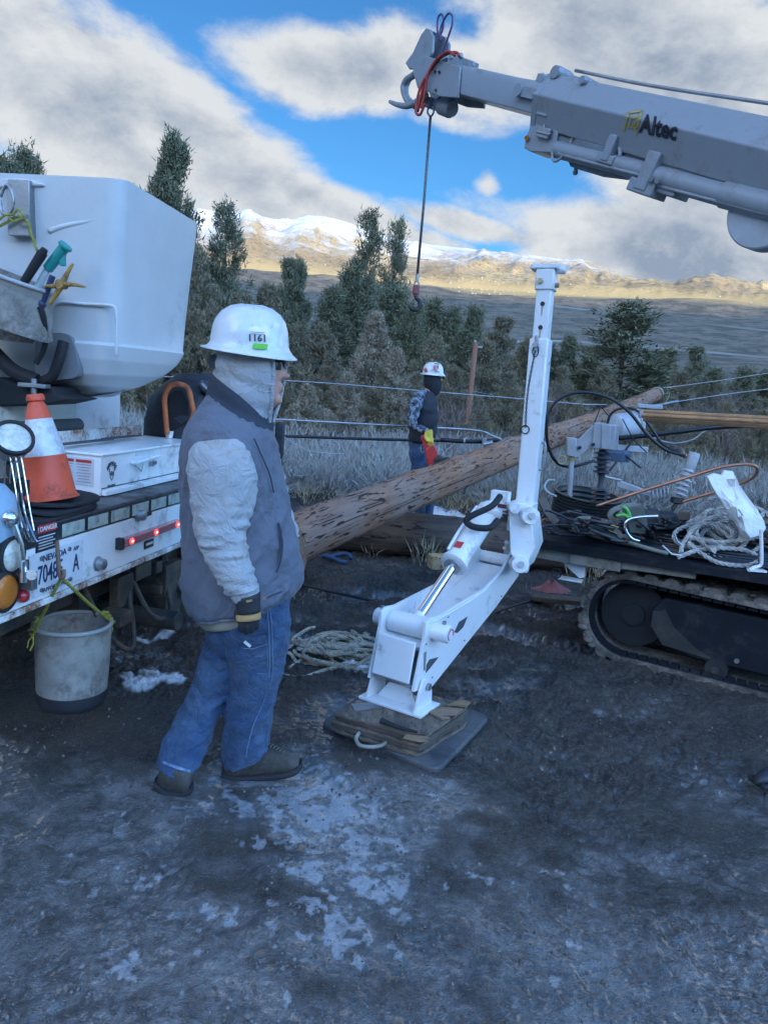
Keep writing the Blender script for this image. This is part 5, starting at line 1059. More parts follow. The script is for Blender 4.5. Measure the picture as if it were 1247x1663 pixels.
DD.part('weld_bead', MB().tube([LN(x, y)+wv*.001 for x, y in ((697, 1012), (716, 1004), (760, 978), (786, 960), (814, 930))], .0035, n=6), DW, lg, smooth=180)
# knuckle and post socket
k0 = P(845, 850, 4.12); kn_ = MB()
kn_.lathe(P(780, 824, 4.0), (P(812, 836, 4.05)-P(780, 824, 4.0)), [(.030, 0), (.034, .005), (.034, .12), (.03, .125)], 20); kn_.cyl(cb-cax*.02, cb+cax*.05, .05, n=24); kn_.box(P(812, 812, 4.08), .10, .05, .10, wv, bx, UP)
DD.part('knuckle', kn_, DW, bevel=.004)
DD.part('socket_block', MB().box(P(848, 838, 4.16), .13, .13, .16, dm, dk, UP).prism([P(826, 830, 4.0), P(862, 838, 4.0), P(868, 888, 4.0), P(852, 925, 4.0), P(828, 900, 4.0)], dk*.20), DW, bevel=.006)
for a_, b_, r_ in ((P(862, 838, 3.92), P(850, 836, 4.1), .045), (P(845, 917, 3.90), P(838, 915, 4.1), .045), (P(836, 826, 3.95), P(830, 822, 4.1), .028)): DD.part('round_boss', MB().cyl(a_, b_, r_, n=24), DW, bevel=.003)
for a_, b_, r_ in ((P(864, 838, 3.90), P(862, 838, 3.93), .018), (P(846, 917, 3.88), P(845, 917, 3.91), .018), (P(821, 880, 3.97), P(822, 880, 4.0), .008), (P(818, 890, 3.97), P(819, 890, 4.0), .008)): DD.part('boss_bolt', MB().cyl(a_, b_, r_, n=8), STEEL)
DD.part('danger_sticker', MB().box(P(815, 822, 3.99), .05, .003, .022, wv, bx, UP), pm('sticker_dark', (.12, .03, .04), .5))
# white post with T head
pb0 = P(854, 826, 4.2); pt0 = P(888, 445, 4.25); pd = (pt0-pb0).normalized(); px_ = (dm-pd*dm.dot(pd)).normalized(); py_ = pd.cross(px_); PH = (pt0-pb0).length
post = DD.part('stow_post', MB().box(pb0+pd*(PH*.365), .104, .104, PH*.73, px_, py_, pd), DW, bevel=.010)
DD.part('inner_post', MB().box(pb0+pd*(PH*.80), .082, .082, PH*.42, px_, py_, pd), DW, post, bevel=.008)
for h in (.775, .872): DD.part('pin_hole', MB().cyl(pb0+pd*(PH*h)-py_*.0415, pb0+pd*(PH*h)-py_*.043, .0125, n=14), INK, post); DD.part('rust_run', MB().prism([pb0+pd*(PH*h-.012)-py_*.042+px_*-.006, pb0+pd*(PH*h-.012)-py_*.042+px_*.006, pb0+pd*(PH*h-.06)-py_*.042+px_*.002, pb0+pd*(PH*h-.06)-py_*.042-px_*.003], -py_*.0008), pm('rust_stain', (.45, .36, .28), .8), post)
ht = pb0+pd*PH
DD.part('post_head', MB().box(ht-pd*.035, .10, .10, .11, px_, py_, pd).box(ht+pd*.032-px_*.008, .15, .11, .03, px_, py_, pd).cyl(ht+pd*.035-px_*.075, ht+pd*.020+px_*.10, .024, n=16), DW, post, bevel=.008)
for a_, b_ in ((ht-pd*.045-py_*.05-px_*.02, ht-pd*.045-py_*.068-px_*.02), (ht-pd*.06+px_*.05, ht-pd*.06+px_*.07)): DD.part('head_bolt', MB().cyl(a_, b_, .014, n=6), pm('brass_bolt', (.40, .33, .18), .4, .8), post)
lk = ht-pd*(PH-PH*.70)-py_*.055-px_*.012
DD.part('lock_pin', MB().cyl(lk+pd*.05, lk-pd*.03, .010, n=10).cyl(lk-py_*.0, lk-py_*.03, .014, n=10), STEEL, post)
mb = MB(); c0 = lk-pd*.03; c1 = pb0+pd*(PH*.36)-py_*.058-px_*.03
for i in range(34):
    t = i/33; p = c0.lerp(c1, t)-px_*(.012*math.sin(PI*t)); a = px_ if i % 2 else py_; mb.tube([p+pd*(.0085*math.cos(q))+a*(.0045*math.sin(q)) for q in np.linspace(0, 2*PI, 9)[:-1]], .0016, n=4, closed=True)
mb.tube([c1-pd*.02+pd*(.022*math.cos(q))+px_*(.022*math.sin(q)) for q in np.linspace(0, 2*PI, 19)[:-1]], .0032, n=6, closed=True); mb.tube([c0+pd*.0+pd*(.03*math.cos(q))+px_*(.016*math.sin(q)) for q in np.linspace(0, 2*PI, 19)[:-1]], .003, n=6, closed=True)
DD.part('pin_chain', mb, BLACK, post)
DD.part('post_handle', MB().tube(spline([pb0+pd*.22+px_*.052, pb0+pd*.235+px_*.075, pb0+pd*.36+px_*.075, pb0+pd*.37+px_*.052], 4), .006), STEEL, post)
# ---------------- boom ----------------
b1 = P(893, 168, 4.35); b2 = P(1247, 256, 3.40); bd = (b2-b1).normalized(); bs = bd.cross(UP).normalized(); bt = bs.cross(bd).normalized()
if bs.y > 0: bs = -bs       # towards the camera
hgt = .262/2
def BM(s, o, t): return b1+bd*s+bs*o+bt*t      # along, towards camera, up
def bpx(px, py, o): # point on the near flank plane
    return onp(px, py, b1+bs*o, bs)
def sec(s, w, h, k=.45): return [BM(s, -w*k, h), BM(s, w*k, h), BM(s, w, h*.08), BM(s, w*k*1.15, -h), BM(s, -w*k*1.15, -h), BM(s, -w, h*.08)]
LB = 2.6
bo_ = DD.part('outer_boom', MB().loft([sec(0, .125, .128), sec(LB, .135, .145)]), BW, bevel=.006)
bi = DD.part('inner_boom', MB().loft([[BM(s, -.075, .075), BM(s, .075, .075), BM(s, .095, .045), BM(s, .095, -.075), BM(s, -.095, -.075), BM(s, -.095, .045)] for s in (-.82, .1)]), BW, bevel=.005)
DD.part('boom_collar', MB().loft([sec(-.02, .130, .134), sec(.02, .130, .134)]), BW, bo_, bevel=.004)
DD.part('collar_roller', MB().cyl(BM(-.13, .10, .01), BM(-.13, .135, .01), .03, n=20).box(BM(-.07, .11, .01), .12, .03, .05, bd, bs, bt), BW, bo_)
# tip head
tpx = lambda x, y, o=0.: onp(x, y, b1+bs*o, bs)
hd = MB()
for o in (.10, -.115): hd.prism([tpx(x, y)+bs*o for x, y in ((690, 108), (712, 100), (770, 118), (766, 168), (738, 166), (700, 152), (694, 130))], bs*.014)
DD.part('boom_head', hd, BW, bevel=.004)
DD.part('head_sheave', MB().lathe(tpx(712, 140)-bs*.05, bs, [(.02, -.005), (.075, 0), (.078, .01), (.062, .03), (.078, .05), (.075, .06), (.02, .065)], 30), STEEL, smooth=35)
DD.part('hydraulic_motor', MB().lathe(tpx(716, 172), tpx(746, 180)-tpx(716, 172), [(.0, -.06), (.032, -.055), (.036, 0), (.050, .01), (.055, .09), (.045, .115), (0, .12)], 26), BW, smooth=40)
DD.part('motor_plate', MB().box(tpx(700, 168), .10, .12, .06, bd, bs, bt), BW, bevel=.006)
gd = MB()
for o in (.055, -.075): gd.prism([tpx(x, y)+bs*o for x, y in ((706, 52), (712, 54), (718, 66), (716, 92), (704, 112), (690, 118), (678, 118), (672, 108), (684, 92), (698, 62))], bs*.018)
gd.prism([tpx(x, y)-bs*.06 for x, y in ((706, 52), (711, 54), (680, 112), (674, 110))], bs*.12)
DD.part('pole_guide', gd, BW, bevel=.005)
for nm, pts, oo, r0 in (('guide_claw', ((682, 112), (672, 122), (660, 130), (655, 142), (657, 156), (664, 168), (676, 176)), .05, .020), ('guide_claw', ((692, 152), (676, 166), (660, 172), (645, 170), (633, 165)), .09, .020), ('guide_claw', ((684, 114), (668, 124), (660, 140), (662, 158), (676, 170)), -.09, .018)):
    DD.part(nm, MB().tube(spline([tpx(x, y, oo) for x, y in pts], 6), r0, n=10, rf=lambda t, r0=r0: r0*(1.1-.55*t**2)), BW, smooth=180)
vb = MB(); vb.box(tpx(744, 103, .0), .09, .10, .07, bd, bs, bt); vb.box(tpx(764, 107, 0), .05, .08, .05, bd, bs, bt); vb.cyl(tpx(735, 97, .04), tpx(735, 88, .04), .018); vb.cyl(tpx(748, 95, .03), tpx(748, 87, .03), .014); vb.cyl(tpx(724, 100, .0), tpx(722, 92, .0), .03); vb.cyl(tpx(768, 108, .03), tpx(769, 100, .03), .008); vb.cyl(tpx(725, 108, .05), tpx(733, 110, .05), .022)
DD.part('valve_block', vb, BW, bevel=.004)
for x, y in ((706, 116), (713, 117), (707, 146)): DD.part('head_bolt', MB().cyl(tpx(x, y, .114), tpx(x, y, .124), .008, n=8), BLACK)
RH = pm('red_hose', (.38, .045, .035), .5, bump=.1); BH = pm('purple_hose', (.09, .05, .14), .5, bump=.1)
for m_h, nm, pts, oo, r0 in ((RH, 'red_hose', ((746, 92), (742, 86), (730, 86), (712, 96), (700, 112), (690, 130), (684, 155), (678, 182)), .12, .0085), (RH, 'red_hose', ((738, 90), (728, 84), (714, 92), (702, 106), (694, 124), (690, 148), (684, 176)), .14, .0085), (RH, 'red_hose', ((690, 126), (680, 150), (675, 180), (682, 186), (690, 168)), .16, .008),
    (BH, 'blue_hose', ((713, 66), (710, 48), (711, 30), (716, 23), (720, 30), (719, 46), (714, 60)), .02, .006), (BH, 'purple_hose', ((716, 68), (714, 52), (720, 34), (728, 22), (734, 26), (734, 40), (727, 62), (719, 86)), .05, .006)):
    DD.part(nm, MB().tube(spline([tpx(x, y, oo) for x, y in pts], 8), r0, n=8), m_h, smooth=180)
DD.part('head_hook_eye', MB().tube(spline([tpx(697, 172, .03), tpx(694, 182, .03), tpx(699, 189, .03), tpx(704, 182, .03), tpx(702, 172, .03)], 5), .006), STEEL, smooth=180)
# top line and fittings
DD.part('top_rod', MB().tube(spline([tpx(766, 115, .02), tpx(820, 125, .02), tpx(882, 136, .02)], 5), .009), BW, smooth=180)
DD.part('winch_line_on_boom', MB().tube(spline([BM(.12, .03, .165), BM(.6, .03, .165), BM(1.2, .03, .185), BM(1.9, .03, .21), BM(2.5, .03, .23)], 6), .008), STEEL, smooth=180)
mb = MB(); mb.cyl(tpx(924, 128, .02), tpx(968, 141, .02), .020, n=16); mb.lathe(tpx(924, 128, -.04), bs, [(.03, 0), (.034, .02), (.034, .10), (.03, .12)], 16); mb.lathe(tpx(968, 141, -.03), bs, [(.02, 0), (.024, .10), (.018, .12)], 14); mb.box(tpx(930, 136, .02), .11, .05, .02, bd, bs, bt); DD.part('top_cylinder', mb, BW)
mb = MB(); mb.box(tpx(884, 130, .0), .05, .08, .04, bd, bs, bt); mb.cyl(tpx(881, 126, 0), tpx(880, 120, 0), .012); mb.cyl(tpx(888, 128, 0), tpx(888, 122, 0), .016); DD.part('line_guide', mb, BW, bevel=.003)
# lettering and emblem on the flank
fA, fB, fC = BM(0, .125, .0102), BM(LB, .135, .0116), BM(.9, .128*.45, .1339)
fux = (fB-fA).normalized(); fno = fux.cross(fC-fA).normalized(); fno = fno if fno.dot(bs) > 0 else -fno; fu = fno.cross(fux); fu = fu if fu.z > 0 else -fu; pl_p = fA
def FL(px, py): 
    return onp(px, py, pl_p+fno*.006, fno)
fD = BM(.9, .128*.45*1.15, -.134); fn2 = fux.cross(fD-fA).normalized(); fn2 = fn2 if fn2.dot(bs) > 0 else -fn2
def onb(px, py, lift=.0045):
    # vinyl follows both flanks of the boom: the visible one is the farther of the two planes along the line of sight
    p, q = onp(px, py, fA, fno), onp(px, py, fA, fn2); p, n_ = (p, fno) if (p-CAM).length > (q-CAM).length else (q, fn2); return p+n_*lift
def decal(name, bm_, mat, par):
    bmesh.ops.triangulate(bm_, faces=bm_.faces)
    for _ in range(3): bmesh.ops.subdivide_edges(bm_, edges=[e for e in bm_.edges if (e.verts[0].co-e.verts[1].co).length > 4], cuts=1)
    for v in bm_.verts: v.co = onb(v.co.x, v.co.y)-DD.loc
    me = bpy.data.meshes.new(name); bm_.to_mesh(me); bm_.free(); me.materials.append(mat); o = bpy.data.objects.new(name, me); COL.objects.link(o); o.parent = par; return o
cu = bpy.data.curves.new('t', 'FONT'); cu.body = 'Altec'; cu.size = 40; cu.shear = .12; cu.offset = 1.3; cu.align_x = 'CENTER'; cu.align_y = 'CENTER'; cu.resolution_u = 3
t_ = bpy.data.objects.new('t', cu); me_ = bpy.data.meshes.new_from_object(t_); bpy.data.objects.remove(t_); bm_ = bmesh.new(); bm_.from_mesh(me_); bpy.data.meshes.remove(me_)
ca_, sa_ = math.cos(R(13)), math.sin(R(13))
for v in bm_.verts: x, y = v.co.x*.72, v.co.y*1.05; v.co = V((1069+x*ca_+y*sa_*.3, 208+x*sa_-y*ca_, 0))
decal('boom_lettering', bm_, pm('boom_ink', (.012, .014, .022), .5, bump=0), bo_)
GOLD = pm('gold_vinyl', (.40, .30, .08), .5, bump=0)
def fl(pts, w_):
    bm_ = bmesh.new()
    for (x0, y0), (x1, y1) in zip(pts, pts[1:]):
        d = V((x1-x0, y1-y0, 0)).normalized(); n_ = V((-d.y, d.x, 0))*w_; a_ = V((x0, y0, 0))-d*w_; b_ = V((x1, y1, 0))+d*w_
        bm_.faces.new([bm_.verts.new(p) for p in (a_+n_, b_+n_, b_-n_, a_-n_)])
    return decal('boom_emblem', bm_, GOLD, bo_)
fl([(1013, 211), (1021, 184), (1042, 181), (1035, 207), (1024, 206)], 1.6); fl([(1020, 207), (1026, 192), (1036, 190), (1033, 201), (1026, 202)], 1.2); fl([(1029, 203), (1034, 217)], 1.5)
# gear slung under the boom
mb = MB(); mb.cyl(bpx(862, 234, 0), bpx(1000, 262, 0), .034, n=20); mb.cyl(bpx(905, 243, .05), bpx(1060, 282, .05), .042, n=24); mb.cyl(bpx(1060, 285, .05), bpx(1180, 318, .05), .048, n=24); mb.cyl(bpx(1176, 316, .05), bpx(1290, 344, .05), .056, n=24)
DD.part('extension_cylinder', mb, BW, smooth=40)
mb = MB(); mb.prism([bpx(x, y, .07) for x, y in ((862, 196), (880, 200), (905, 212), (902, 232), (896, 248), (860, 246), (850, 240), (852, 228), (858, 212))], -bs*.15); DD.part('cylinder_bracket', mb, BW, bevel=.005)
mb = MB(); mb.cyl(bpx(872, 214, .09), bpx(893, 219, .09), .010); mb.box(bpx(883, 216, .085), .09, .02, .05, bd, bs, bt); mb.cyl(bpx(884, 202, .09), bpx(882, 212, .09), .006); DD.part('bracket_fittings', mb, STEEL, bevel=.003)
DD.part('amber_marker', MB().cyl(bpx(855, 224, .075), bpx(855, 224, .09), .013, n=14), AMB)
DD.part('underside_plates', MB().box(BM(.62, 0, -.155), 1.1, .10, .05, bd, bs, bt).box(BM(.42, .03, -.158), .2, .08, .06, bd, bs, bt).box(BM(.95, 0, -.165), .22, .12, .07, bd, bs, bt), pm('underside_shade_grey', (.17, .18, .20), .5, var=.2), bevel=.006)  # plates under the boom darker still, shade put into the colour
mb = MB(); mb.prism([bpx(x, y, .02) for x, y in ((922, 262), (930, 258), (1010, 280), (1006, 287), (965, 282), (925, 270))], -bs*.08); mb.cyl(bpx(935, 270, .0), bpx(934, 281, .0), .010); mb.ball(bpx(934, 280, 0), .014); DD.part('lower_tray', mb, pm('slate_paint', (.16, .18, .21), .5), bevel=.004)
mb = MB()
for a_, b_ in (((905, 250), (1060, 290)), ((1060, 300), (1260, 352))): mb.tube(spline([bpx(*a_, .085), bpx(*b_, .085)], 4), .008)
mb.tube(spline([bpx(x, y, .085) for x, y in ((896, 247), (897, 258), (902, 262), (912, 254), (906, 248))], 5), .007); DD.part('return_line', mb, BW, smooth=180)
for (x, y, s_) in ((1062, 282, 1), (1000, 245, .7)):
    c = bpx(x, y, .04); DD.part('clamp_bracket', MB().box(c, .07*s_, .13, .17*s_, bd, bs, bt).box(c-bt*.07*s_, .15*s_, .12, .06*s_, bd, bs, bt), BW, bevel=.006)
mb = MB(); mb.box(bpx(1080, 306, .02), .20, .12, .055, bd, bs, bt); mb.box(bpx(1060, 298, .02), .10, .12, .04, bd, bs, bt); DD.part('hose_carrier', mb, pm('slate_paint2', (.24, .26, .29), .5), bevel=.006)
for x, y in ((1056, 291), (1066, 294)): DD.part('clamp_bolt', MB().cyl(bpx(x, y, .10), bpx(x, y, .125), .012, n=8), STEEL)
DD.part('bracket_hoop', MB().tube(spline([bpx(x, y, .07) for x, y in ((1005, 240), (1006, 254), (996, 258), (988, 250))], 5), .010), BW, smooth=180)
for k in range(9): x = 925+k*7; y = 228+k*1.8; DD.part('hose_fitting', MB().box(bpx(x, y, .03), .014, .05, .02+.01*(k % 2), bd, bs, bt), BW) if k % 2 else None
DD.part('lower_boom_arm', MB().box(bpx(1215, 305, -.02)+bd*.1, .75, .10, .055, bd, bs, bt), BW, bevel=.006)
wd0 = bpx(1246, 345, .0); DD.part('winch_guard', MB().lathe(wd0-bs*.05, bs, [(0, -.0), (.148, 0), (.155, .006), (.155, .09), (.148, .096), (0, .096)], 48), pm('guard_grey', (.40, .42, .45), .5), smooth=35)
# ---------------- winch line and hook ----------------
HKL = Thing('load_hook', P(672, 490, 4.62), 'steel load hook on a wire rope hanging from the boom tip', 'hook')
hY = tpx(699, 188, .03).y; top = tpx(699, 188, .03); bot = P(675, 458, hY); bot = V((top.x, top.y, bot.z))
HKL.part('wire_rope', MB().tube([top, bot.lerp(top, .5)+V((.004, 0, 0)), bot], .0085, n=8), pm('wire_rope_grey', (.14, .145, .16), .5, .5, stretch=(1, 1, 40)), smooth=180)
RB = pm('swivel_red', (.28, .06, .05), .5, dirt=(.12, .08, .07), damt=.7, ds=20)
HKL.part('ferrule', MB().tube(spline([bot+V((0, 0, .02)), bot+V((-.014, 0, -.01)), bot+V((0, 0, -.035)), bot+V((.014, 0, -.01)), bot+V((0, 0, .02))], 5), .0055).cyl(bot+V((0, 0, .05)), bot, .011), STEEL)
HKL.part('swivel', MB().cyl(bot-UP*.02, bot-UP*.075, .019, .023, 18).cyl(bot-UP*.075, bot-UP*.09, .014), RB, bevel=.002)
pts = [(0, -.085), (.006, -.10), (.026, -.115), (.034, -.14), (.022, -.165), (-.004, -.172), (-.028, -.160), (-.036, -.138)]
HKL.part('hook', MB().tube(spline([bot+V((x, 0, z)) for x, z in pts], 6), .011, n=10, rf=lambda t: .009+.006*math.sin(PI*t)-.005*max(0, t-.8)*5), BLACK, smooth=180); HKL.part('safety_latch', MB().tube([bot+V((.0, 0, -.10)), bot+V((-.030, 0, -.135))], .004), RB)
# ---------------- plywood cribbing under the outrigger foot ----------------
SCRAP = wood_mat('weathered_scrap', (.30, .19, .10), (.17, .11, .065), weath=.5)
PLY = [pm('plywood_a', (.21, .15, .105), .85, var=.35, vs=4, bump=.6, bs=40, dirt=(.06, .05, .045), damt=.8, ds=7, stretch=(3, 1, 20)), pm('plywood_b', (.15, .115, .09), .85, var=.35, vs=4, bump=.6, bs=40, dirt=(.05, .045, .04), damt=.8, ds=8, stretch=(3, 1, 20))]
PZ = FOOTZ
q0, q1, q2 = G(535, 1156, PZ), G(684, 1199, PZ), G(765, 1146, PZ)
ex = (q1-q0); ey = (q2-q1); q3 = q0+ey; pc_ = (q0+q2)/2; ex_n, ey_n = ex.normalized(), ey.normalized()
rb = random.Random(12); pz0 = .033; nbz = 5; th_ = (PZ-pz0)/nbz
def board(name, z, th, sx_, sy_, dx_, dy_, rot, jag, mat, label, cat):
    hx, hy = ex.length/2*sx_, ey.length/2*sy_; c = V((pc_.x, pc_.y, 0))+ex_n*dx_+ey_n*dy_; ring = []
    for (a, b, ax_, ay_) in ((-1, -1, 1, 0), (1, -1, 0, 1), (1, 1, -1, 0), (-1, 1, 0, -1)):
        for k in range(9):
            t = k/9*2; p = V((a*hx+ax_*hx*t+rb.gauss(0, jag), b*hy+ay_*hy*t+rb.gauss(0, jag)))
            if k == 0: p *= .965
            ring.append(p)
    R2 = Matrix.Rotation(rot, 3, 'Z'); e1, e2 = R2 @ ex_n, R2 @ ey_n
    return solo(name, MB().prism([c+e1*p.x+e2*p.y+UP*z for p in ring], UP*th), mat, label, cat, bevel=.0025)
LBL = ['lowest plywood board on the black outrigger pad', 'second plywood board from the bottom of the outrigger stack', 'third plywood board from the bottom of the outrigger stack', 'fourth plywood board, just below the top one of the outrigger stack', 'worn top plywood board carrying the white outrigger foot']
for k in range(nbz): board('plywood_board', pz0+k*th_+.0005, th_-.003, rb.uniform(.96, 1.02), rb.uniform(.96, 1.02), rb.uniform(-.012, .012), rb.uniform(-.012, .012), rb.uniform(-.03, .03), .0028, PLY[k % 2], LBL[k], 'plywood')
c = V((pc_.x, pc_.y, PZ))
solo('bark_chip', MB().prism([c+ex_n*a+ey_n*b for a, b in ((.12, .02), (.16, .24), (.21, .25), (.235, .05), (.20, -.01))], UP*.012), SCRAP, 'pale splintered strip of wood on the top plywood board right of the foot', 'wood strip', bevel=.002)
solo('wood_splint', MB().prism([c+ex_n*a+ey_n*b for a, b in ((.16, -.24), (.22, -.20), (.27, -.23), (.24, -.27), (.17, -.28))], UP*.010), SCRAP, 'small pale wood scrap near the front corner of the top board', 'wood strip', bevel=.002)
solo('rubber_scrap', MB().tube([c+ex_n*.02+ey_n*-.21+UP*.02, c+ex_n*.10+ey_n*-.21+UP*.012, c+ex_n*.19+ey_n*-.20+UP*.008], .010, rf=lambda t: .014-.008*t), RUBBER, 'black rubber sliver lying in front of the outrigger foot', 'rubber scrap')
solo('metal_scrap', MB().prism([c+ex_n*a+ey_n*b for a, b in ((-.20, -.10), (-.14, -.02), (-.08, -.05), (-.14, -.16))], UP*.004), STEEL, 'thin grey metal sheet on the top board left of the foot', 'metal sheet')
# black pad below with its rope handle
padm = pm('pad_plastic', (.045, .05, .058), .45, var=.3, dirt=(.11, .11, .11), damt=.9, ds=5, bump=.4)
pr_ = []; pm0, pm1, pm2 = G(520, 1168, .045), G(712, 1246, .045), G(797, 1158, .045); pe, pf = (pm1-pm0), (pm2-pm1); pcn = (pm0+pm2)/2; hx, hy = pe.length/2, pf.length/2; pe.normalize(); pf.normalize()
for (a, b, a0) in ((1, 1, 0), (-1, 1, PI/2), (-1, -1, PI), (1, -1, 1.5*PI)):
    for k in range(7): t = a0+PI/2*k/6; pr_.append(V((pcn.x, pcn.y, .004))+pe*(a*(hx-.05)+.05*math.cos(t))+pf*(b*(hy-.05)+.05*math.sin(t)))
OPD = Thing('outrigger_pad', V((pcn.x, pcn.y, 0)), 'black plastic outrigger pad under the plywood stack on the mud', 'outrigger pad')
OPD.part('pad', MB().prism(pr_, UP*.028), padm, bevel=.008)
OPD.part('rope_handle', MB().tube(spline([P(583, 1190, 3.14), P(578, 1200, 3.10), P(584, 1210, 3.05), P(600, 1213, 3.04), P(618, 1211, 3.08), P(627, 1205, 3.12)], 6), .0085, n=8), pm('tan_hose', (.30, .28, .24), .7), smooth=180)
# ---------------- gear heaped on the machine deck ----------------
PS = 1.055
def dk_(px, py, z=0.): return G(px, py, zd+z)
def dY(px, py, Y): return P(px, py, Y)
BCB = pm('black_rubber_cable', (.020, .021, .025), .28, bump=.1)
mb = MB(); rc = random.Random(21)
for k in range(15):
    rx = .98-.03*rc.random()-.012*k; ry = .50-.02*rc.random()-.010*k; z0 = .016+.0095*(k % 8); cx = 1.12+rc.gauss(0, .02); cy = .58
    mb.tube([DQ(cx+rx*math.cos(t), cy+ry*math.sin(t), zd+z0+.006*math.sin(3*t+k)) for t in np.linspace(0, 2*PI, 49)[:-1]], .0125, n=7, closed=True)
solo('black_cable_coil', mb, BCB, 'wide flat coil of black cable spread over the derrick deck', 'cable coil', smooth=180)
mb = MB()
for k in range(13):
    r0 = .30+.012*(k % 4); mb.tube([DQ(1.62+.02*(k % 3)+r0*1.3*math.cos(t), .40+r0*math.sin(t), zd+.10+.0105*k*.8) for t in np.linspace(0, 2*PI, 41)[:-1]], .0085, n=6, closed=True)
solo('brown_wire_coil', mb, pm('brown_wire', (.09, .075, .06), .6, .3, var=.3), 'coil of brown wire under the rope and paper at the right of the deck', 'wire coil', smooth=180)
# ribbed black tub
tc0 = P(950, 812, 4.72); tc0.z = zd+.09; tbp = []
Ht = .15
for k in range(7): tbp += [(.205, k*Ht/7), (.218, k*Ht/7+.004), (.218, k*Ht/7+.012), (.205, k*Ht/7+.016)]
tbp += [(.205, Ht), (.222, Ht), (.222, Ht+.008), (.200, Ht+.008)]+[(.198-.008*(k % 2), Ht-.006-k*.018) for k in range(7)]+[(.18, .015), (0, .015)]
TU = Thing('ribbed_black_tub', tc0, 'ribbed black open tub standing on the deck behind the post', 'tub'); TU.part('tub_wall', MB().lathe(tc0, V((.05, -.12, 1)), tbp, 40), pm('black_tub', (.02, .023, .024), .4, bump=.1), smooth=35)
TU.part('wire_bail', MB().tube(spline([P(903, 806, 4.6), P(890, 800, 4.58), P(884, 790, 4.6), P(890, 780, 4.62), P(900, 780, 4.65)], 6), .007), GREY, smooth=180)
# cutout switch: bracket, rod, ribbed column
CS = Thing('cutout_switch', P(960, 820, 4.6), 'grey metal switch with angled bracket and ribbed dark column standing in the black tub', 'switch')
GA = pm('galvanised', (.40, .41, .43), .4, .35, var=.12, bump=.1); Ys = 4.60
CS.part('housing', MB().prism([P(x, y, Ys) for x, y in ((964, 686), (1000, 691), (998, 732), (960, 728))], V((.05, .10, 0))).prism([P(x, y, Ys-.012) for x, y in ((978, 688), (992, 690), (990, 731), (975, 729))], V((.0, .02, 0))), GA, bevel=.006)
CS.part('angled_bracket', MB().prism([P(x, y, Ys+.01) for x, y in ((922, 711), (941, 713), (964, 690), (966, 726), (958, 728), (936, 744), (921, 740))], V((.0, .03, 0))).prism([P(x, y, Ys-.03) for x, y in ((921, 711), (936, 712), (935, 743), (920, 740))], V((.01, .09, 0))), GA, bevel=.004)
CS.part('bracket_bolt', MB().cyl(P(941, 727, Ys-.01), P(941, 727, Ys+.02), .012, n=6), BLACK); CS.part('bracket_bolt', MB().cyl(P(963, 722, Ys-.02), P(963, 722, Ys+.02), .012, n=6), BLACK)
CS.part('rod', MB().cyl(P(928, 742, Ys), P(924, 812, Ys), .017, n=18), GA); CS.part('brass_collar', MB().cyl(P(928, 742, Ys), P(927, 748, Ys), .022, n=16), pm('brass', (.45, .33, .14), .4, .7))
CS.part('pull_ring', MB().tube([P(912+6.5*math.cos(t), 747+6.5*math.sin(t), Ys-.03) for t in np.linspace(0, 2*PI, 19)[:-1]], .0045, closed=True), pm('brass', (.4, .3, .1)))
prf = []; a = P(978, 730, Ys+.06); b = P(974, 826, Ys+.06); Lr = (b-a).length
DG = pm('dark_grey_polymer', (.055, .06, .072), .45)
for k in range(5): h = .02+k*.030; prf += [(.026, h-.008), (.052, h), (.056, h+.004), (.030, h+.010)]
prf += [(.020, .17), (.020, Lr*.62)]
for k in range(4): h = Lr*.66+k*.026; prf += [(.026, h-.006), (.060, h), (.062, h+.004), (.03, h+.010)]
CS.part('ribbed_column', MB().lathe(a, b-a, [(.02, 0)]+prf+[(.02, Lr)], 26), DG, smooth=40)
# white arrester
IN = Thing('ribbed_insulator', P(1100, 812, 4.45), 'pale grey ribbed insulator leaning on the gear heap by the copper bar', 'insulator')
a = P(1099, 812, 4.45); b = P(1128, 735, 4.45); Li = (b-a).length; prf = [(.016, 0), (.018, .02)]
for k in range(6): h = .035+k*.030; prf += [(.022, h), (.046-.001*k, h+.002), (.047-.001*k, h+.006), (.024, h+.014)]
prf += [(.030, .215), (.034, .225), (.034, Li-.02), (.030, Li), (0, Li)]
IN.part('insulator_body', MB().lathe(a, b-a, prf, 28), pm('grey_silicone', (.48, .51, .54), .4), smooth=40); IN.part('base_clamp', MB().box(a, .07, .05, .035).cyl(a+V((.0, 0, -.02)), a+V((-.02, 0, -.06)), .014), BLACK, bevel=.004)
solo('steel_strap', MB().prism([P(x, y, 4.5) for x, y in ((1003, 780), (1062, 802), (1060, 808), (1000, 790))], V((0, .03, .006))).tube([P(982, 774, 4.5), P(998, 778, 4.5), P(1008, 780, 4.5)], .008), GA, 'flat grey steel strap reaching from the tub towards the ribbed insulator', 'strap', bevel=.002)
mb = MB(); a = P(1058, 805, 4.45); d = (P(1082, 800, 4.45)-a); 
for k in range(5): c = a+d*(k/4); mb.tube([c+V((.0, .025*math.cos(t), .03*math.sin(t))) for t in np.linspace(0, 2*PI, 15)[:-1]], .0045, closed=True)
solo('coil_spring', mb, GA, 'short grey spring by the base of the ribbed insulator', 'spring', smooth=180)
COP = pm('copper', (.55, .25, .16), .38, .75, var=.15, bump=.05)
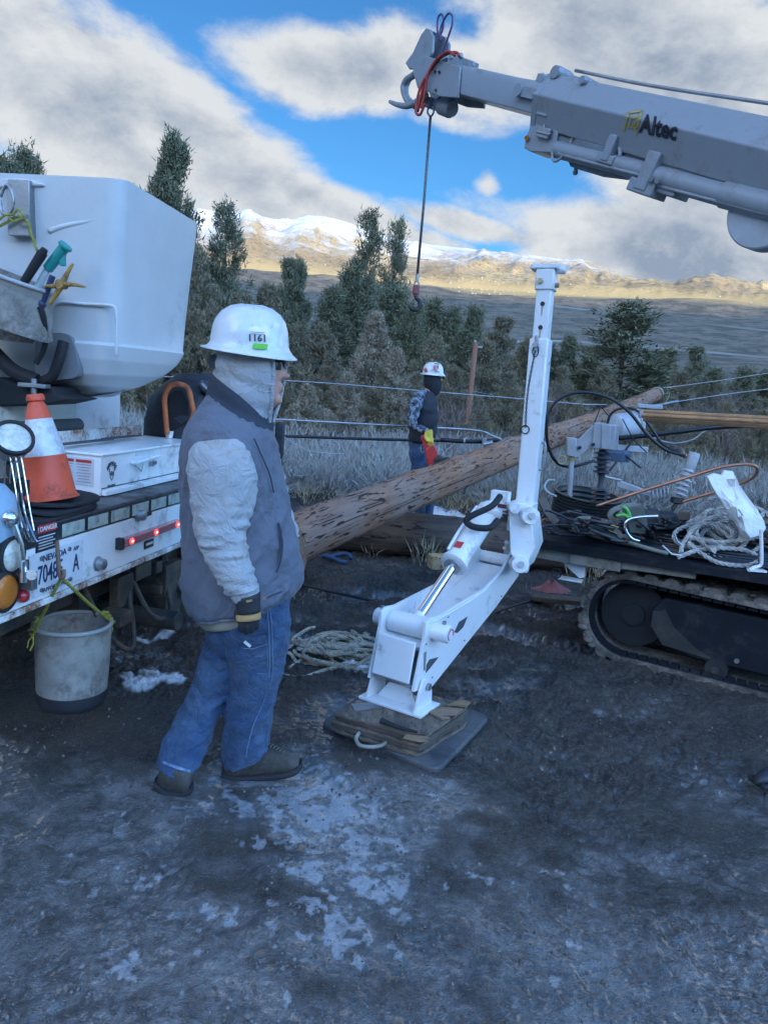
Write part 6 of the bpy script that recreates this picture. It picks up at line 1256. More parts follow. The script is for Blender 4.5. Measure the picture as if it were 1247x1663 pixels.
solo('copper_bar_loop', MB().tube(spline([P(x, y, Y) for x, y, Y in ((968, 822, 4.4), (1010, 808, 4.38), (1060, 792, 4.34), (1120, 774, 4.28), (1170, 759, 4.22), (1205, 754, 4.2), (1224, 756, 4.18), (1229, 765, 4.2), (1218, 778, 4.25), (1180, 793, 4.32), (1130, 808, 4.4), (1098, 818, 4.45))], 6), .0095, n=12), COP, 'long copper bar bent back on itself above the gear heap', 'copper bar', smooth=180)
solo('orange_rod', MB().cyl(P(836, 862, 4.1), P(900, 838, 4.25), .008), pm('orange_plastic', (.50, .16, .06), .4), 'thin orange rod at the left end of the gear heap', 'rod')
# big black cable loops
def cab(pts, r, label, m=BCB, name='black_cable_loop', cat='cable'): return solo(name, MB().tube(spline([P(*p) for p in pts], 8), r, n=10), m, label, cat, smooth=180)
cab([(965, 748, 4.8), (930, 757, 4.7), (905, 752, 4.6), (890, 725, 4.55), (887, 690, 4.5), (892, 665, 4.5), (912, 645, 4.5), (945, 637, 4.5), (985, 645, 4.5), (1020, 668, 4.48), (1050, 705, 4.46), (1080, 730, 4.45), (1112, 740, 4.44)], .0105, 'large black cable loop arching from the switch over to the ribbed insulator')
cab([(985, 690, 4.7), (992, 672, 4.68), (1010, 663, 4.66), (1035, 668, 4.64), (1060, 700, 4.6), (1075, 720, 4.58), (1108, 738, 4.5)], .0085, 'shorter black cable arch inside the large cable loop')
cab([(1010, 680, 4.72), (1030, 715, 4.72), (1050, 735, 4.7)], .004, 'thin dark wire hanging inside the cable loop', name='thin_wire', cat='wire')
solo('cable_lug', MB().cyl(P(1104, 737, 4.45), P(1114, 741, 4.45), .014, n=12), COP, 'copper lug on the end of the large black cable loop', 'lug')
cab([(1000, 712, 4.75), (1060, 706, 4.72), (1110, 700, 4.7), (1160, 694, 4.68), (1225, 690, 4.66), (1300, 688, 4.6)], .016, 'thick straight black cable below the bundle of brown rods')
cab([(1060, 711, 4.9), (1080, 718, 4.9), (1100, 720, 4.88), (1125, 714, 4.86), (1142, 702, 4.84), (1160, 696, 4.8)], .007, 'thin white wire sagging beneath the thick black cable', WIRE, 'white_wire', 'wire')
ROD = pm('varnished_rod', (.42, .22, .10), .45, var=.2, stretch=(1, 8, 8), vs=4)
for k, (y0, y1, Y0, lb) in enumerate(((668, 682, 4.5, 'top brown fibreglass rod of the bundle entering from the right edge'), (674, 688, 4.44, 'middle brown fibreglass rod of the bundle at the right edge'), (681, 696, 4.47, 'lowest brown fibreglass rod of the bundle at the right edge'))):
    a = P(1040+2*k, y0, Y0); b = P(1300, y1, Y0-.35); solo('fibreglass_rod', MB().cyl(a, b, .0135, n=14), ROD, lb, 'rod')
solo('rod_end_fitting', MB().box(P(1040, 672, 4.48), .02, .02, .05).cyl(P(1034, 664, 4.48), P(1040, 668, 4.48), .005), GA, 'small metal end fitting on the brown rod bundle', 'fitting', bevel=.002)
# rope heap
mb = MB(); rp = random.Random(31); 
for k in range(13):
    a0 = rp.uniform(0, 6.28); rx = rp.uniform(.10, .19); rz = rp.uniform(.045, .085); c = P(1165+rp.gauss(0, 14), 868+rp.gauss(0, 4), 4.06+.02*k); c.z = zd+.13+.004*k; tl = rp.uniform(-.3, .5)
    mb.rope([c+V((rx*math.cos(t)*math.cos(tl)-rz*math.sin(t)*math.sin(tl), rp.uniform(-.003, .003)+.10*math.sin(t), max(-.10, rx*math.cos(t)*math.sin(tl)+rz*math.sin(t)*math.cos(tl)))) for t in np.linspace(a0, a0+rp.uniform(4, 6.3), 24)], .0125)
for pts in (((1100, 905), (1140, 892), (1200, 892), (1230, 905), (1215, 918), (1170, 915), (1140, 900), (1115, 880)), ((1105, 898), (1110, 880), (1135, 850), (1170, 835)), ((1240, 830), (1225, 855), (1200, 880)), ((1150, 835), (1190, 818), (1235, 828), (1260, 850)), ((1130, 830), (1150, 812), (1170, 808), (1182, 820)), ((1115, 870), (1150, 880), (1200, 878), (1245, 868))):
    mb.rope(spline([P(x, y, 3.93+(920-y)*.002) for x, y in pts], 8), .0125)
solo('grey_rope_heap', mb, pm('grey_rope', (.40, .39, .36), .9, var=.25, vs=30, bump=.3, bs=250, dirt=(.16, .15, .14), damt=.6, ds=10), 'heap of thick grey rope at the right end of the deck, under the white paper', 'rope', smooth=60)
# crumpled white paper bag
pw_ = pm('white_paper', (.80, .80, .80), .75, var=.03, bump=.5, bs=18); out = [(1148, 774), (1160, 769), (1172, 772), (1176, 764), (1190, 766), (1200, 788), (1214, 808), (1228, 826), (1240, 846), (1243, 858), (1236, 868), (1218, 874), (1206, 870), (1196, 850), (1180, 828), (1166, 806), (1156, 790)]
cx_, cy_ = 1195, 820; mb = MB(); N = len(out); rows_ = []; rpp = random.Random(4)
for lay in range(5):
    s_ = 1-lay/4.6; rows_.append([P(cx_+(x-cx_)*s_+rpp.gauss(0, 1.2)*(lay > 0), cy_+(y-cy_)*s_+rpp.gauss(0, 1.2)*(lay > 0), 3.98-.045*(1-s_)+rpp.gauss(0, .008)-(y-820)*.0008) for x, y in out])
mb.loft(rows_, caps=False); mb.add([*rows_[-1]], [tuple(range(N))]); mb.loft([rows_[0], [p+V((.004, .03, 0)) for p in rows_[0]]], caps=False); mb.add([p+V((.004, .03, 0)) for p in rows_[0]], [tuple(range(N))])
solo('crumpled_paper', mb, pw_, 'crumpled white paper bag lying on the rope heap', 'paper', smooth=25)
# tool belt, straps, clamp, green bits
LEA = pm('brown_leather', (.10, .07, .05), .6, var=.3, dirt=(.05, .04, .03)); STR = pm('grey_webbing', (.17, .165, .14), .85, bump=.5, bs=120); GRN = pm('green_plastic', (.10, .42, .08), .5); LIM = pm('lime_tag', (.30, .60, .10), .5); BAG = pm('black_pouch', (.022, .024, .028), .6, var=.3, bump=.6, bs=18)
def ribbon(pts, wd, th, up=V((0, -.3, 1))):
    q = spline([P(*p) for p in pts], 6); rings = []
    for i, p in enumerate(q):
        d = (q[min(i+1, len(q)-1)]-q[max(i-1, 0)]).normalized(); n_ = d.cross(V((0, 1, 0))).normalized(); s_ = V((0, 1, 0))
        a_ = (n_*.85+s_*.5).normalized(); b_ = d.cross(a_).normalized(); rings.append([p+a_*wd/2+b_*th/2, p-a_*wd/2+b_*th/2, p-a_*wd/2-b_*th/2, p+a_*wd/2-b_*th/2])
    return MB().loft(rings)
solo('leather_strap', ribbon([(874, 803, 4.25), (880, 812, 4.22), (890, 832, 4.2), (903, 850, 4.18)], .055, .008), LEA, 'brown leather strap hanging at the left side of the black tub', 'strap', bevel=.002)
solo('curved_pipe_hose', MB().tube(spline([P(x, y, Y) for x, y, Y in ((958, 842, 4.15), (940, 842, 4.14), (932, 852, 4.12), (936, 862, 4.1), (960, 864, 4.1), (985, 870, 4.08), (1030, 884, 4.04), (1060, 893, 4.0), (1084, 899, 3.98))], 6), .0125, n=12), pm('olive_hose', (.16, .165, .13), .6), 'olive grey hose curling out of the heap and along the deck edge', 'hose', smooth=180)
solo('webbing_strap', ribbon([(1005, 850, 4.15), (990, 838, 4.18), (1000, 826, 4.2), (1030, 820, 4.25), (1050, 828, 4.2)], .03, .004), STR, 'grey webbing strap looped over the middle of the heap', 'strap')
TBt = Thing('tool_belt', P(1040, 860, 4.2), 'dark tool belt with pouches and buckle in the middle of the deck heap', 'tool belt')
TBt.part('pouch', MB().box(P(1042, 842, 4.25), .18, .14, .14).box(P(1078, 845, 4.25), .16, .14, .11), BAG, bevel=.03, subd=1, smooth=180); TBt.part('flap', MB().prism([P(x, y, 4.1) for x, y in ((1015, 826), (1045, 822), (1052, 850), (1048, 868), (1022, 866))], V((0, .04, 0))), pm('grey_green_pouch', (.09, .10, .085), .8, bump=.4), bevel=.008)
TBt.part('belt', ribbon([(975, 846, 4.08), (990, 850, 4.06), (1000, 862, 4.05), (1010, 872, 4.05), (1022, 870, 4.05)], .035, .006), LEA, bevel=.001); TBt.part('buckle', MB().tube([P(x, y, 4.03) for x, y in ((990, 852), (1003, 856), (1000, 866), (988, 861))], .004, closed=True), pm('brass', (.4, .3, .1)))
TBt.part('strap_end', MB().box(P(1110, 838, 4.15), .07, .01, .05), LEA, bevel=.008)
for k in range(3): TBt.part('rivet', MB().ball(P(984+4*k, 846+4*k, 4.04), .004), STEEL)
solo('steel_clamp', MB().tube(spline([P(x, y, 3.98) for x, y in ((1068, 838), (1045, 839), (1025, 842), (1015, 850), (1016, 862), (1025, 874), (1038, 879))], 6), .0085, n=8), pm('polished_steel', (.75, .77, .80), .15, 1.0, bump=0), 'shiny C shaped steel clamp on the front of the heap', 'clamp', smooth=180)
solo('green_strap', MB().tube(spline([P(x, y, 4.05) for x, y in ((1000, 838), (1012, 836), (1022, 840), (1018, 828), (1010, 822))], 5), .010), GRN, 'bright green plastic loop in the heap', 'loop', smooth=180)
solo('lime_tag', MB().box(P(840, 868, 3.92), .035, .012, .045), LIM, 'lime green tag at the outrigger pivot', 'tag', bevel=.006)
solo('carabiner', MB().tube(spline([P(x, y, 3.92) for x, y in ((838, 880), (835, 893), (846, 905), (858, 903), (852, 888))], 5, True), .0055), STEEL, 'dark carabiner hanging at the outrigger pivot', 'carabiner', smooth=180)
solo('ring_strap', ribbon([(872, 818, 4.1), (850, 815, 4.0), (832, 826, 3.93), (832, 850, 3.92), (842, 866, 3.92)], .028, .004), STR, 'grey strap wrapped round the top of the outrigger', 'strap')
solo('rod_bundle_left', MB().cyl(P(835, 862, 4.1), P(870, 848, 4.1), .010).cyl(P(842, 868, 4.05), P(868, 858, 4.08), .007), GA, 'short steel rods lying at the left end of the deck', 'rod')
solo('white_hook', MB().tube([P(x, y, 3.9) for x, y in ((1075, 886), (1090, 900), (1106, 902))], .006).tube([P(x, y, 3.95) for x, y in ((1094, 866), (1100, 880), (1106, 885))], .005), WIRE, 'thin pale wire hook at the deck edge left of the rope', 'hook')
mb = MB(); mb.tube(spline([P(x, y, 3.86) for x, y in ((1235, 860), (1236, 905), (1234, 918), (1222, 922), (1214, 928))], 4), .010); mb.box(P(1228, 926, 3.86), .09, .05, .010); DD.part('deck_bracket', mb, DW)
mb = MB(); r9 = random.Random(77)
for k in range(26):
    p0 = P(r9.uniform(905, 1110), r9.uniform(832, 872), r9.uniform(4.1, 4.5)); pts = [p0]
    for q in range(4): pts.append(pts[-1]+V((r9.gauss(0, .07), r9.gauss(0, .04), r9.gauss(-.002, .02))))
    mb.tube(spline([V((p.x, p.y, max(p.z, zd+.05))) for p in pts], 5), r9.uniform(.005, .011), n=6)
for k in range(16):
    x = r9.uniform(900, 1100); c = P(x, r9.uniform(838, 872), r9.uniform(4.0, 4.35)); c.z = max(c.z, zd+.06); q = r9.uniform(.04, .10); a9 = r9.uniform(0, 3)
    mb.tube([c+V((q*1.5*math.cos(t)*math.cos(a9), q*math.sin(t), q*.5*math.cos(t)*math.sin(a9))) for t in np.linspace(0, r9.uniform(3.5, 6.2), 22)], r9.uniform(.006, .012), n=6)
solo('tangled_leads', mb, BCB, 'tangle of black leads in the middle of the gear heap', 'cable', smooth=180)
for k, (x, y, w_, h_, lb) in enumerate(((925, 850, .16, .06, 'dark case lying left of the tool belt'), (1120, 858, .12, .08, 'black block shaped pouch beside the rope heap'), (975, 858, .14, .05, 'low black pouch below the black tub'))): solo('black_case', MB().box(P(x, y, 4.35), w_, .12, h_), BAG, lb, 'case', bevel=.015)
PS = 1.0
# ground clutter near the track
RG = pm('red_rag', (.30, .11, .10), .9, var=.2, bump=.6, bs=20); a = G(895, 962, .03); mb = MB(); rgr = random.Random(6); rings = []
for j in range(5):
    s_ = 1-j/5; rings.append([a+V((.14*s_*math.cos(t)*(1+.3*math.sin(3*t+j)), .09*s_*math.sin(t)*(1+.2*math.cos(2*t)), .012+.03*j*(1+.3*math.sin(4*t))*.6)) for t in np.linspace(0, 2*PI, 21)[:-1]])
solo('red_rag', mb.loft(rings), RG, 'faded red rag on the mud left of the track', 'rag', smooth=70)
solo('brown_board', MB().box(G(925, 975, .05), .55, .14, .035, V((.95, -.25, .05)).normalized(), V((.25, .95, 0)).normalized()), PLY[1], 'muddy board on the ground under the white bracket', 'board', bevel=.004)
# toe of a boot at the right edge of the picture
BT = Thing('boot', G(1250, 1283, 0), 'toe of a dark rubber boot at the right edge of the picture', 'boot'); a = G(1228, 1280, .0); mb = MB(); rings = []
for k, (s_, h_, w_) in enumerate(((0, .02, .02), (.02, .045, .04), (.06, .06, .05), (.11, .075, .052), (.17, .11, .05), (.24, .16, .05), (.28, .17, .045))): rings.append([a+V((s_*.9, .03+s_*.3, .006))+V((.3*w_*math.cos(t), w_*math.cos(t), h_*(.5+.5*math.sin(t)))) for t in np.linspace(0, 2*PI, 17)[:-1]])
BT.part('boot_upper', mb.loft(rings), pm('boot_dark', (.03, .035, .045), .5), smooth=60); BT.part('sole', MB().box(a+V((.15, .075, .008)), .30, .10, .024, V((.95, .31, 0)), V((-.31, .95, 0))), RUBBER, bevel=.008)
# ---------------- people ----------------
def crow(rows, sub):
    rows = [list(map(float, r)) for r in rows]; n = len(rows); out = []
    for i in range(n-1):
        p1, p2 = rows[i], rows[i+1]; p0 = rows[i-1] if i else [2*a-b for a, b in zip(p1, p2)]; p3 = rows[i+2] if i < n-2 else [2*b-a for a, b in zip(p1, p2)]
        for j in range(sub):
            t = j/sub; out.append([.5*((2*b)+(c-a)*t+(2*a-5*b+4*c-d)*t*t+(3*b-a-3*c+d)*t**3) for a, b, c, d in zip(p0, p1, p2, p3)])
    out.append(rows[-1]); return out
def fig(rows, n=36, sub=5, wr=None, grow=0., mb=None, e=1.0, close=True):
    # rings of an ellipse: the row gives its left and right edge as seen, its distance and its half depth
    rings = []; rr_ = crow(rows, sub); L = 0; prev = None
    for i, (x1, y1, x2, y2, Y, hd) in enumerate(rr_):
        a = P(x1, y1, Y); b = P(x2, y2, Y); c = (a+b)/2; h = (b-a)/2; hl = h.length; ring = []
        if prev is not None: L += (c-prev).length
        prev = c; k = (hl+grow)/hl
        for j in range(n):
            t = 2*PI*j/n; ct, st = math.cos(t), math.sin(t)
            if e != 1: ct = abs(ct)**e*math.copysign(1, ct); st = abs(st)**e*math.copysign(1, st)
            w_ = wr(L, t, i/(len(rr_)-1)) if wr else 0
            ring.append(c+h*(k*ct*(1+w_/hl))-V((0, 1, 0))*((hd+grow)*st*(1+w_/max(hd, .02))))
        rings.append(ring)
    return (mb or MB()).loft(rings)
def remesh(o, vox, it=4, fac=.5):
    m = o.modifiers.new('join', 'REMESH'); m.mode = 'VOXEL'; m.voxel_size = vox; m.use_smooth_shade = True
    s_ = o.modifiers.new('soft', 'SMOOTH'); s_.factor = fac; s_.iterations = it; return o
def fold(L, t, f, sd, k=1.3, sk=0.):
    x = L*f+sk*math.sin(t+sd); y = 1.9*math.sin(t)+sd*7.1+L*f*.25; x2 = x+1.2*math.cos(t)*k
    r = 0; a = 1; tt = 0
    for o in range(3):
        r += a*(1-abs(2*float(vn(x2*2**o+o*9.3, y*k*2**o, 100+o))-1)); tt += a; a *= .55
    return r/tt-.5
def wr_f(amp, freq, seed=0., top=0., bot=1., oct2=.5):
    def f(L, t, u):
        g = sst(u, top, top+.15+1e-6)*(1-sst(u, bot, bot+.2)) if bot < 1 else (sst(u, top, top+.15) if top > 0 else 1)
        return float(g)*amp*(math.sin(L*freq+seed+1.7*math.sin(t*1+seed)+.8*math.sin(2*t+L*9))+oct2*math.sin(L*freq*1.9+2*t+seed*2+1.3*math.sin(3*t))+.5*math.sin(L*freq*.45+t*3+seed*3))
    return f
DENIM = pm('blue_denim', (.024, .058, .125), .85, var=.35, vs=7, bump=.45, bs=420, wrk=(13, .03), dirt=(.065, .105, .165), damt=.7, ds=5, sheen=.1)
SWEAT = pm('grey_sweatshirt', (.36, .37, .38), .95, var=.12, vs=5, bump=.35, bs=260, wrk=(10, .03), dirt=(.30, .27, .24), damt=.45, ds=5, sheen=.15)
VEST = pm('slate_vest', (.125, .135, .17), .75, var=.14, vs=5, bump=.4, bs=160, wrk=(5, .028), sheen=.1, dirt=(.085, .085, .10), damt=.5, ds=5)
VESTD = pm('vest_lining', (.035, .04, .055), .9, bump=.3); STITCH = pm('stitching', (.13, .19, .28), .8, bump=0); SKIN = pm('skin', (.46, .25, .19), .5, var=.08, bump=.1, bs=90)
HATW = pm('hard_hat_white', (.68, .68, .68), .22, coat=.5, var=.02, bump=.02, bs=10, dirt=(.40, .39, .37), damt=.25, ds=16); GLB = pm('glove_black', (.022, .024, .028), .7, bump=.5, bs=120); GLT = pm('glove_tan', (.42, .25, .10), .7, var=.2, bump=.4, bs=90, dirt=(.15, .1, .06), damt=.5, ds=20)
BOOTM = pm('muddy_boot', (.050, .045, .038), .75, var=.35, bump=.6, bs=60, dirt=(.11, .098, .085), damt=.5, ds=14)
PS = .953
PN = Thing('person', G(375, 1262, 0), 'walking worker in grey hood, slate vest and jeans before the truck, hat numbered 1161', 'person')
# rows: xL, yL, xR, yR, distance, half depth
vest_r = [(348, 616, 424, 654, 3.03, .085), (336, 640, 438, 682, 3.02, .115), (318, 668, 444, 702, 3.0, .165), (303, 698, 449, 722, 3.0, .205), (296, 735, 456, 750, 3.0, .205), (295, 785, 465, 795, 3.0, .19), (296, 840, 475, 848, 3.0, .18), (297, 895, 487, 900, 3.0, .178), (298, 945, 491, 932, 3.0, .178), (304, 980, 487, 955, 3.0, .175), (318, 1003, 472, 972, 3.0, .165)]
nleg_r = [(350, 975, 470, 965, 2.96, .105), (352, 1020, 470, 1010, 2.95, .10), (368, 1060, 467, 1055, 2.95, .095), (376, 1095, 460, 1092, 2.96, .088), (374, 1125, 449, 1130, 2.97, .082), (368, 1160, 441, 1160, 2.98, .076), (364, 1195, 437, 1196, 2.98, .076), (362, 1222, 437, 1212, 2.98, .080), (363, 1244, 430, 1226, 2.98, .078)]
rleg_r = [(332, 990, 440, 985, 3.08, .10), (336, 1030, 420, 1040, 3.06, .10), (326, 1072, 398, 1080, 3.04, .092), (310, 1118, 376, 1128, 3.01, .084), (291, 1158, 352, 1172, 2.98, .076), (273, 1192, 339, 1205, 2.95, .074), (262, 1220, 327, 1232, 2.88, .076), (258, 1240, 316, 1256, 2.85, .072)]
arm_r = [(352, 694, 378, 690, 2.90, .03), (318, 712, 402, 712, 2.86, .065), (306, 735, 412, 742, 2.84, .082), (306, 768, 417, 772, 2.83, .086), (311, 805, 416, 806, 2.83, .084), (314, 840, 408, 838, 2.82, .078), (319, 872, 400, 866, 2.80, .072), (334, 906, 403, 894, 2.79, .066), (352, 938, 411, 926, 2.78, .060), (371, 966, 419, 954, 2.78, .052)]
hood_r = [(353, 560, 462, 570, 3.0, .088), (350, 582, 466, 588, 3.0, .098), (347, 600, 465, 608, 3.0, .100), (347, 618, 460, 628, 3.0, .098), (356, 640, 454, 652, 3.0, .092), (366, 660, 448, 670, 3.0, .08), (384, 676, 442, 686, 3.0, .06)]
head_r = [(372, 530, 440, 530, 3.0, .05), (362, 548, 455, 550, 3.0, .072), (360, 572, 460, 575, 3.0, .076), (364, 596, 458, 598, 3.0, .074), (374, 618, 456, 622, 3.0, .070), (388, 640, 454, 646, 3.0, .058), (400, 656, 446, 664, 3.0, .035)]
# one continuous body under the clothes
bd_ = MB(); fig(head_r, 24, 3, mb=bd_); fig([(372, 600, 425, 600, 3.01, .06), (360, 640, 425, 650, 3.01, .065), (350, 680, 425, 690, 3.0, .08)], 20, 3, mb=bd_)
fig([(340, 665, 425, 690, 3.01, .12)]+[(a+14, b+4, c-14, d+4, Y, h-.03) for a, b, c, d, Y, h in vest_r[3:]], 24, 2, mb=bd_)
for rws in (nleg_r, rleg_r, arm_r[1:]): fig([(a+9, b, c-9, d, Y, h*.72) for a, b, c, d, Y, h in rws], 16, 2, mb=bd_)
larm_r = [(400, 720, 450, 720, 3.17, .05), (412, 770, 462, 775, 3.2, .055), (428, 820, 474, 830, 3.2, .05), (446, 860, 484, 860, 3.14, .042), (466, 880, 491, 878, 3.10, .032)]
fig([(a+6, b, c-6, d, Y, h*.75) for a, b, c, d, Y, h in larm_r], 16, 2, mb=bd_)
bd_.ball(P(463, 611, 3.0), .015, 10, 8, (1.5, .8, 1.0)); bd_.ball(P(459, 604, 3.0), .012, 10, 8, (1.2, .8, 1.6)); bd_.ball(P(457, 628, 3.0), .014, 10, 8, (.9, 1.6, .55)); bd_.ball(P(456, 634, 3.0), .013, 10, 8, (.9, 1.6, .5)); bd_.ball(P(452, 650, 2.99), .018, 10, 8)
body = remesh(PN.part('body', bd_, SKIN, smooth=180), .0075, 3)
# jeans
jw = lambda sd: (lambda L, t, u: fold(L, t, 13, sd, 1.0, 1.1)*.034*(.5+.6*abs(u-.35)**.5)+wr_f(.0018, 60, sd)(L, t, u))
jb = MB(); fig(nleg_r, 56, 12, jw(1.), mb=jb); fig(rleg_r, 56, 12, jw(4.), mb=jb); fig([(326, 965, 472, 950, 3.02, .145), (330, 1000, 470, 985, 3.02, .145), (336, 1035, 466, 1020, 3.01, .13), (350, 1060, 450, 1050, 3.0, .09)], 36, 4, mb=jb)
jn = remesh(PN.part('jeans', jb, DENIM, smooth=180), .0055, 2, .4)
def surf(rows, px, py, lift=.011):
    # nearest point on the camera side of a row figure at a pixel
    best = None
    for r_ in crow(rows, 8):
        yc = (r_[1]+r_[3])/2
        if best is None or abs(yc-py) < abs((best[1]+best[3])/2-py): best = r_
    x1, y1, x2, y2, Y, hd = best; t = max(-.97, min(.97, (px-(x1+x2)/2)/((x2-x1)/2))); return P(px, py, Y-(hd+lift)*math.sqrt(1-t*t))
PN.part('outer_seam', MB().tube(spline([surf(nleg_r, x, y) for x, y in ((434, 985), (437, 1020), (438, 1060), (438, 1090), (434, 1120), (424, 1150), (411, 1180), (402, 1215), (400, 1230))], 6), .0020, n=5), STITCH, jn)
PN.part('outer_seam', MB().tube(spline([surf(nleg_r, x, y) for x, y in ((438, 985), (442, 1020), (443, 1060), (443, 1090), (438, 1120))], 6), .0018, n=5), STITCH, jn)
def patch(rows, pts, th, lift=.003):
    ps = [surf(rows, x, y, lift) for x, y in pts]; return MB().prism(ps, V((0, -th, 0)))
hp = PN.part('tool_pocket', patch(nleg_r, [(384, 1043), (396, 1052), (410, 1053), (434, 1045), (436, 1096), (420, 1095), (396, 1086), (388, 1072)], .003, .008), DENIM, jn, bevel=.001)
PN.part('pocket_stitching', MB().tube([surf(nleg_r, x, y, .014) for x, y in ((386, 1045), (396, 1053), (410, 1054), (434, 1047), (436, 1095), (420, 1094), (396, 1085), (389, 1072))], .0014, n=4, closed=True), STITCH, jn)
PN.part('pocket_tag', MB().box(surf(nleg_r, 402, 1046, .018), .030, .004, .010, V((.8, 0, -.6)), V((0, 1, 0)), V((.6, 0, .8))), pm('tag_white', (.6, .6, .6), .6), jn)
PN.part('frayed_hem', MB().tube(spline([surf(rleg_r, x, y, .003) for x, y in ((261, 1236), (275, 1242), (292, 1248), (308, 1253))], 4), .006, n=6), pm('worn_denim', (.16, .24, .36), .9, var=.4, vs=60), jn); PN.part('frayed_hem', MB().tube(spline([surf(nleg_r, x, y, .002) for x, y in ((366, 1238), (385, 1242), (405, 1238), (428, 1225))], 4), .004, n=6), DENIM, jn)
# shirt tail and vest
PN.part('shirt_tail', fig([(322, 990, 470, 970, 3.0, .158), (326, 1010, 465, 985, 3.0, .152), (332, 1016, 460, 990, 3.0, .145)], 40, 3), pm('tan_shirt', (.30, .26, .20), .9, bump=.3, bs=200), smooth=180)
vw = wr_f(.0050, 30, 2.2, 0, .95)
vf = lambda L, t, u: vw(L, t, u)*.35+fold(L, t, 7.5, 1.3, 1.5, .5)*.034*(.55+.45*float(sst(u, .3, .7)))-.010*math.exp(-((u-.985)/.012)**2)
vs_ = PN.part('vest', fig(vest_r, 90, 12, vf, e=.92, grow=-.006), VEST, smooth=180)
col_ = [(345, 604, 446, 672, 3.02, .112), (341, 616, 447, 680, 3.02, .118), (338, 634, 445, 690, 3.02, .122), (330, 652, 444, 698, 3.01, .13)]
cl = MB(); c_o = fig(col_, 48, 4, wr_f(.002, 60, 1)); rings_in = [[] for _ in range(1)]
PN.part('vest_collar', c_o, VESTD, vs_, smooth=180)
for pts in (((413, 712), (425, 740), (438, 770), (445, 800)), ((452, 850), (459, 880), (456, 910), (449, 930))): PN.part('vest_seam', MB().tube(spline([surf(vest_r, x, y, .002) for x, y in pts], 6), .0028, n=5), VESTD, vs_)
PN.part('pocket_slit', MB().prism([surf(vest_r, x, y, .004) for x, y in ((453, 846), (458, 862), (459, 885), (454, 905), (449, 922), (452, 900), (455, 880), (454, 862))], V((0, -.002, 0))), INK, vs_)
PN.part('arm_opening_edge', MB().tube(spline([P(x, y, Y) for x, y, Y in ((306, 752, 2.90), (308, 728, 2.875), (322, 705, 2.875), (346, 692, 2.885), (374, 690, 2.885), (398, 704, 2.86), (413, 735, 2.84), (419, 772, 2.85), (420, 815, 2.86), (411, 850, 2.87))], 6), .008, n=8), VEST, vs_, smooth=180)
PN.part('vest_seam', MB().tube(spline([surf(vest_r, x, y, .002) for x, y in ((334, 900), (335, 940), (337, 975), (338, 998))], 6), .0022, n=5), VESTD, vs_)
PN.part('hem_stitch', MB().tube(spline([surf(vest_r, x, y, .001) for x, y in ((325, 992), (350, 996), (375, 993), (410, 982), (440, 968), (470, 956))], 6), .0022, n=5), VESTD, vs_)
PN.part('sleeve_label', MB().box(P(304, 711, 2.93), .012, .004, .022), PLATE, vs_); PN.part('hem_label', MB().box(surf(vest_r, 427, 972, .006), .026, .003, .014), pm('pink_label', (.45, .20, .20), .7), vs_)
# sleeve with its folds, gloves
def sl_w(L, t, u):
    f = float(sst(u, .42, .62)); return f*.0034*(math.sin(L*118+2.2*math.sin(t+.6)+1.1*math.sin(2*t+L*20)+math.sin(L*31))*(.6+.6*math.sin(L*40+t))+.5*math.sin(L*170+3*t+2*math.sin(L*25)))+(1-f)*.020*fold(L, t, 9, 2.2, 1.2, .6)*float(sst(u, .10, .28))+f*.012*fold(L, t, 24, 5., .9, .8)
sv = PN.part('sleeve', fig(arm_r, 56, 13, sl_w), SWEAT, smooth=180); PN.part('cuff', fig([(370, 960, 420, 949, 2.78, .050), (376, 972, 421, 962, 2.78, .046), (381, 978, 421, 969, 2.78, .042)], 32, 3, lambda L, t, u: .001*math.sin(22*t)), SWEAT, sv, smooth=180)
PN.part('sleeve', fig(larm_r, 30, 6, wr_f(.004, 80, 3)), SWEAT, smooth=180)
def glove(wr0, kn, ext, wd, dirs, thumb, m_palm, m_band, parent, band=True):
    # wr0 wrist point, kn knuckle line centre, wd unit vector across the palm
    ax = (kn-wr0).normalized(); nn = ax.cross(wd).normalized(); mb = MB(); rings = []
    for t, hw, hh in ((-.18, .030, .028), (0, .031, .026), (.3, .036, .022), (.6, .042, .020), (.9, .043, .018), (1.04, .038, .014)):
        c = wr0.lerp(kn, t); rings.append([c+wd*(hw*math.cos(a))+nn*(hh*math.sin(a)) for a in np.linspace(0, 2*PI, 21)[:-1]])
    mb.loft(rings)
    for k in range(4):
        o = (-1.5+k)*.0195; L = (.062, .074, .070, .055)[k]; p = kn+wd*o-ax*.012; d = ax.copy(); pts = [p]
        for j, fr in enumerate((.42, .32, .26)):
            p = p+d*L*fr; pts.append(p); d = (d+dirs*(.42+.12*j)).normalized()
        mb.tube([kn+wd*o-ax*.03]+pts, .0105, n=9, rf=lambda q: .0115-.003*q)
    tb0 = wr0.lerp(kn, .35)+wd*thumb*.030; mb.tube([tb0-wd*thumb*.012, tb0+ax*.02+wd*thumb*.010+dirs*.006, tb0+ax*.045+wd*thumb*.010+dirs*.018, tb0+ax*.065+dirs*.026], .012, n=9, rf=lambda q: .0145-.0045*q)
    g_ = PN.part('glove', mb, m_palm, parent, smooth=180); remesh(g_, .0045, 3)
    if band:
        rings = []
        for t in (.66, .72, .90, .96): c = wr0.lerp(kn, t); e_ = .0025 if t in (.72, .90) else 0; rings.append([c+wd*((.0435+e_)*math.cos(a))+nn*((.0215+e_)*math.sin(a)) for a in np.linspace(0, 2*PI, 25)[:-1]])
        PN.part('knuckle_band', MB().loft(rings), m_band, g_, smooth=60)
        fs_ = MB(); c = kn+ax*.002-nn*0
    return g_
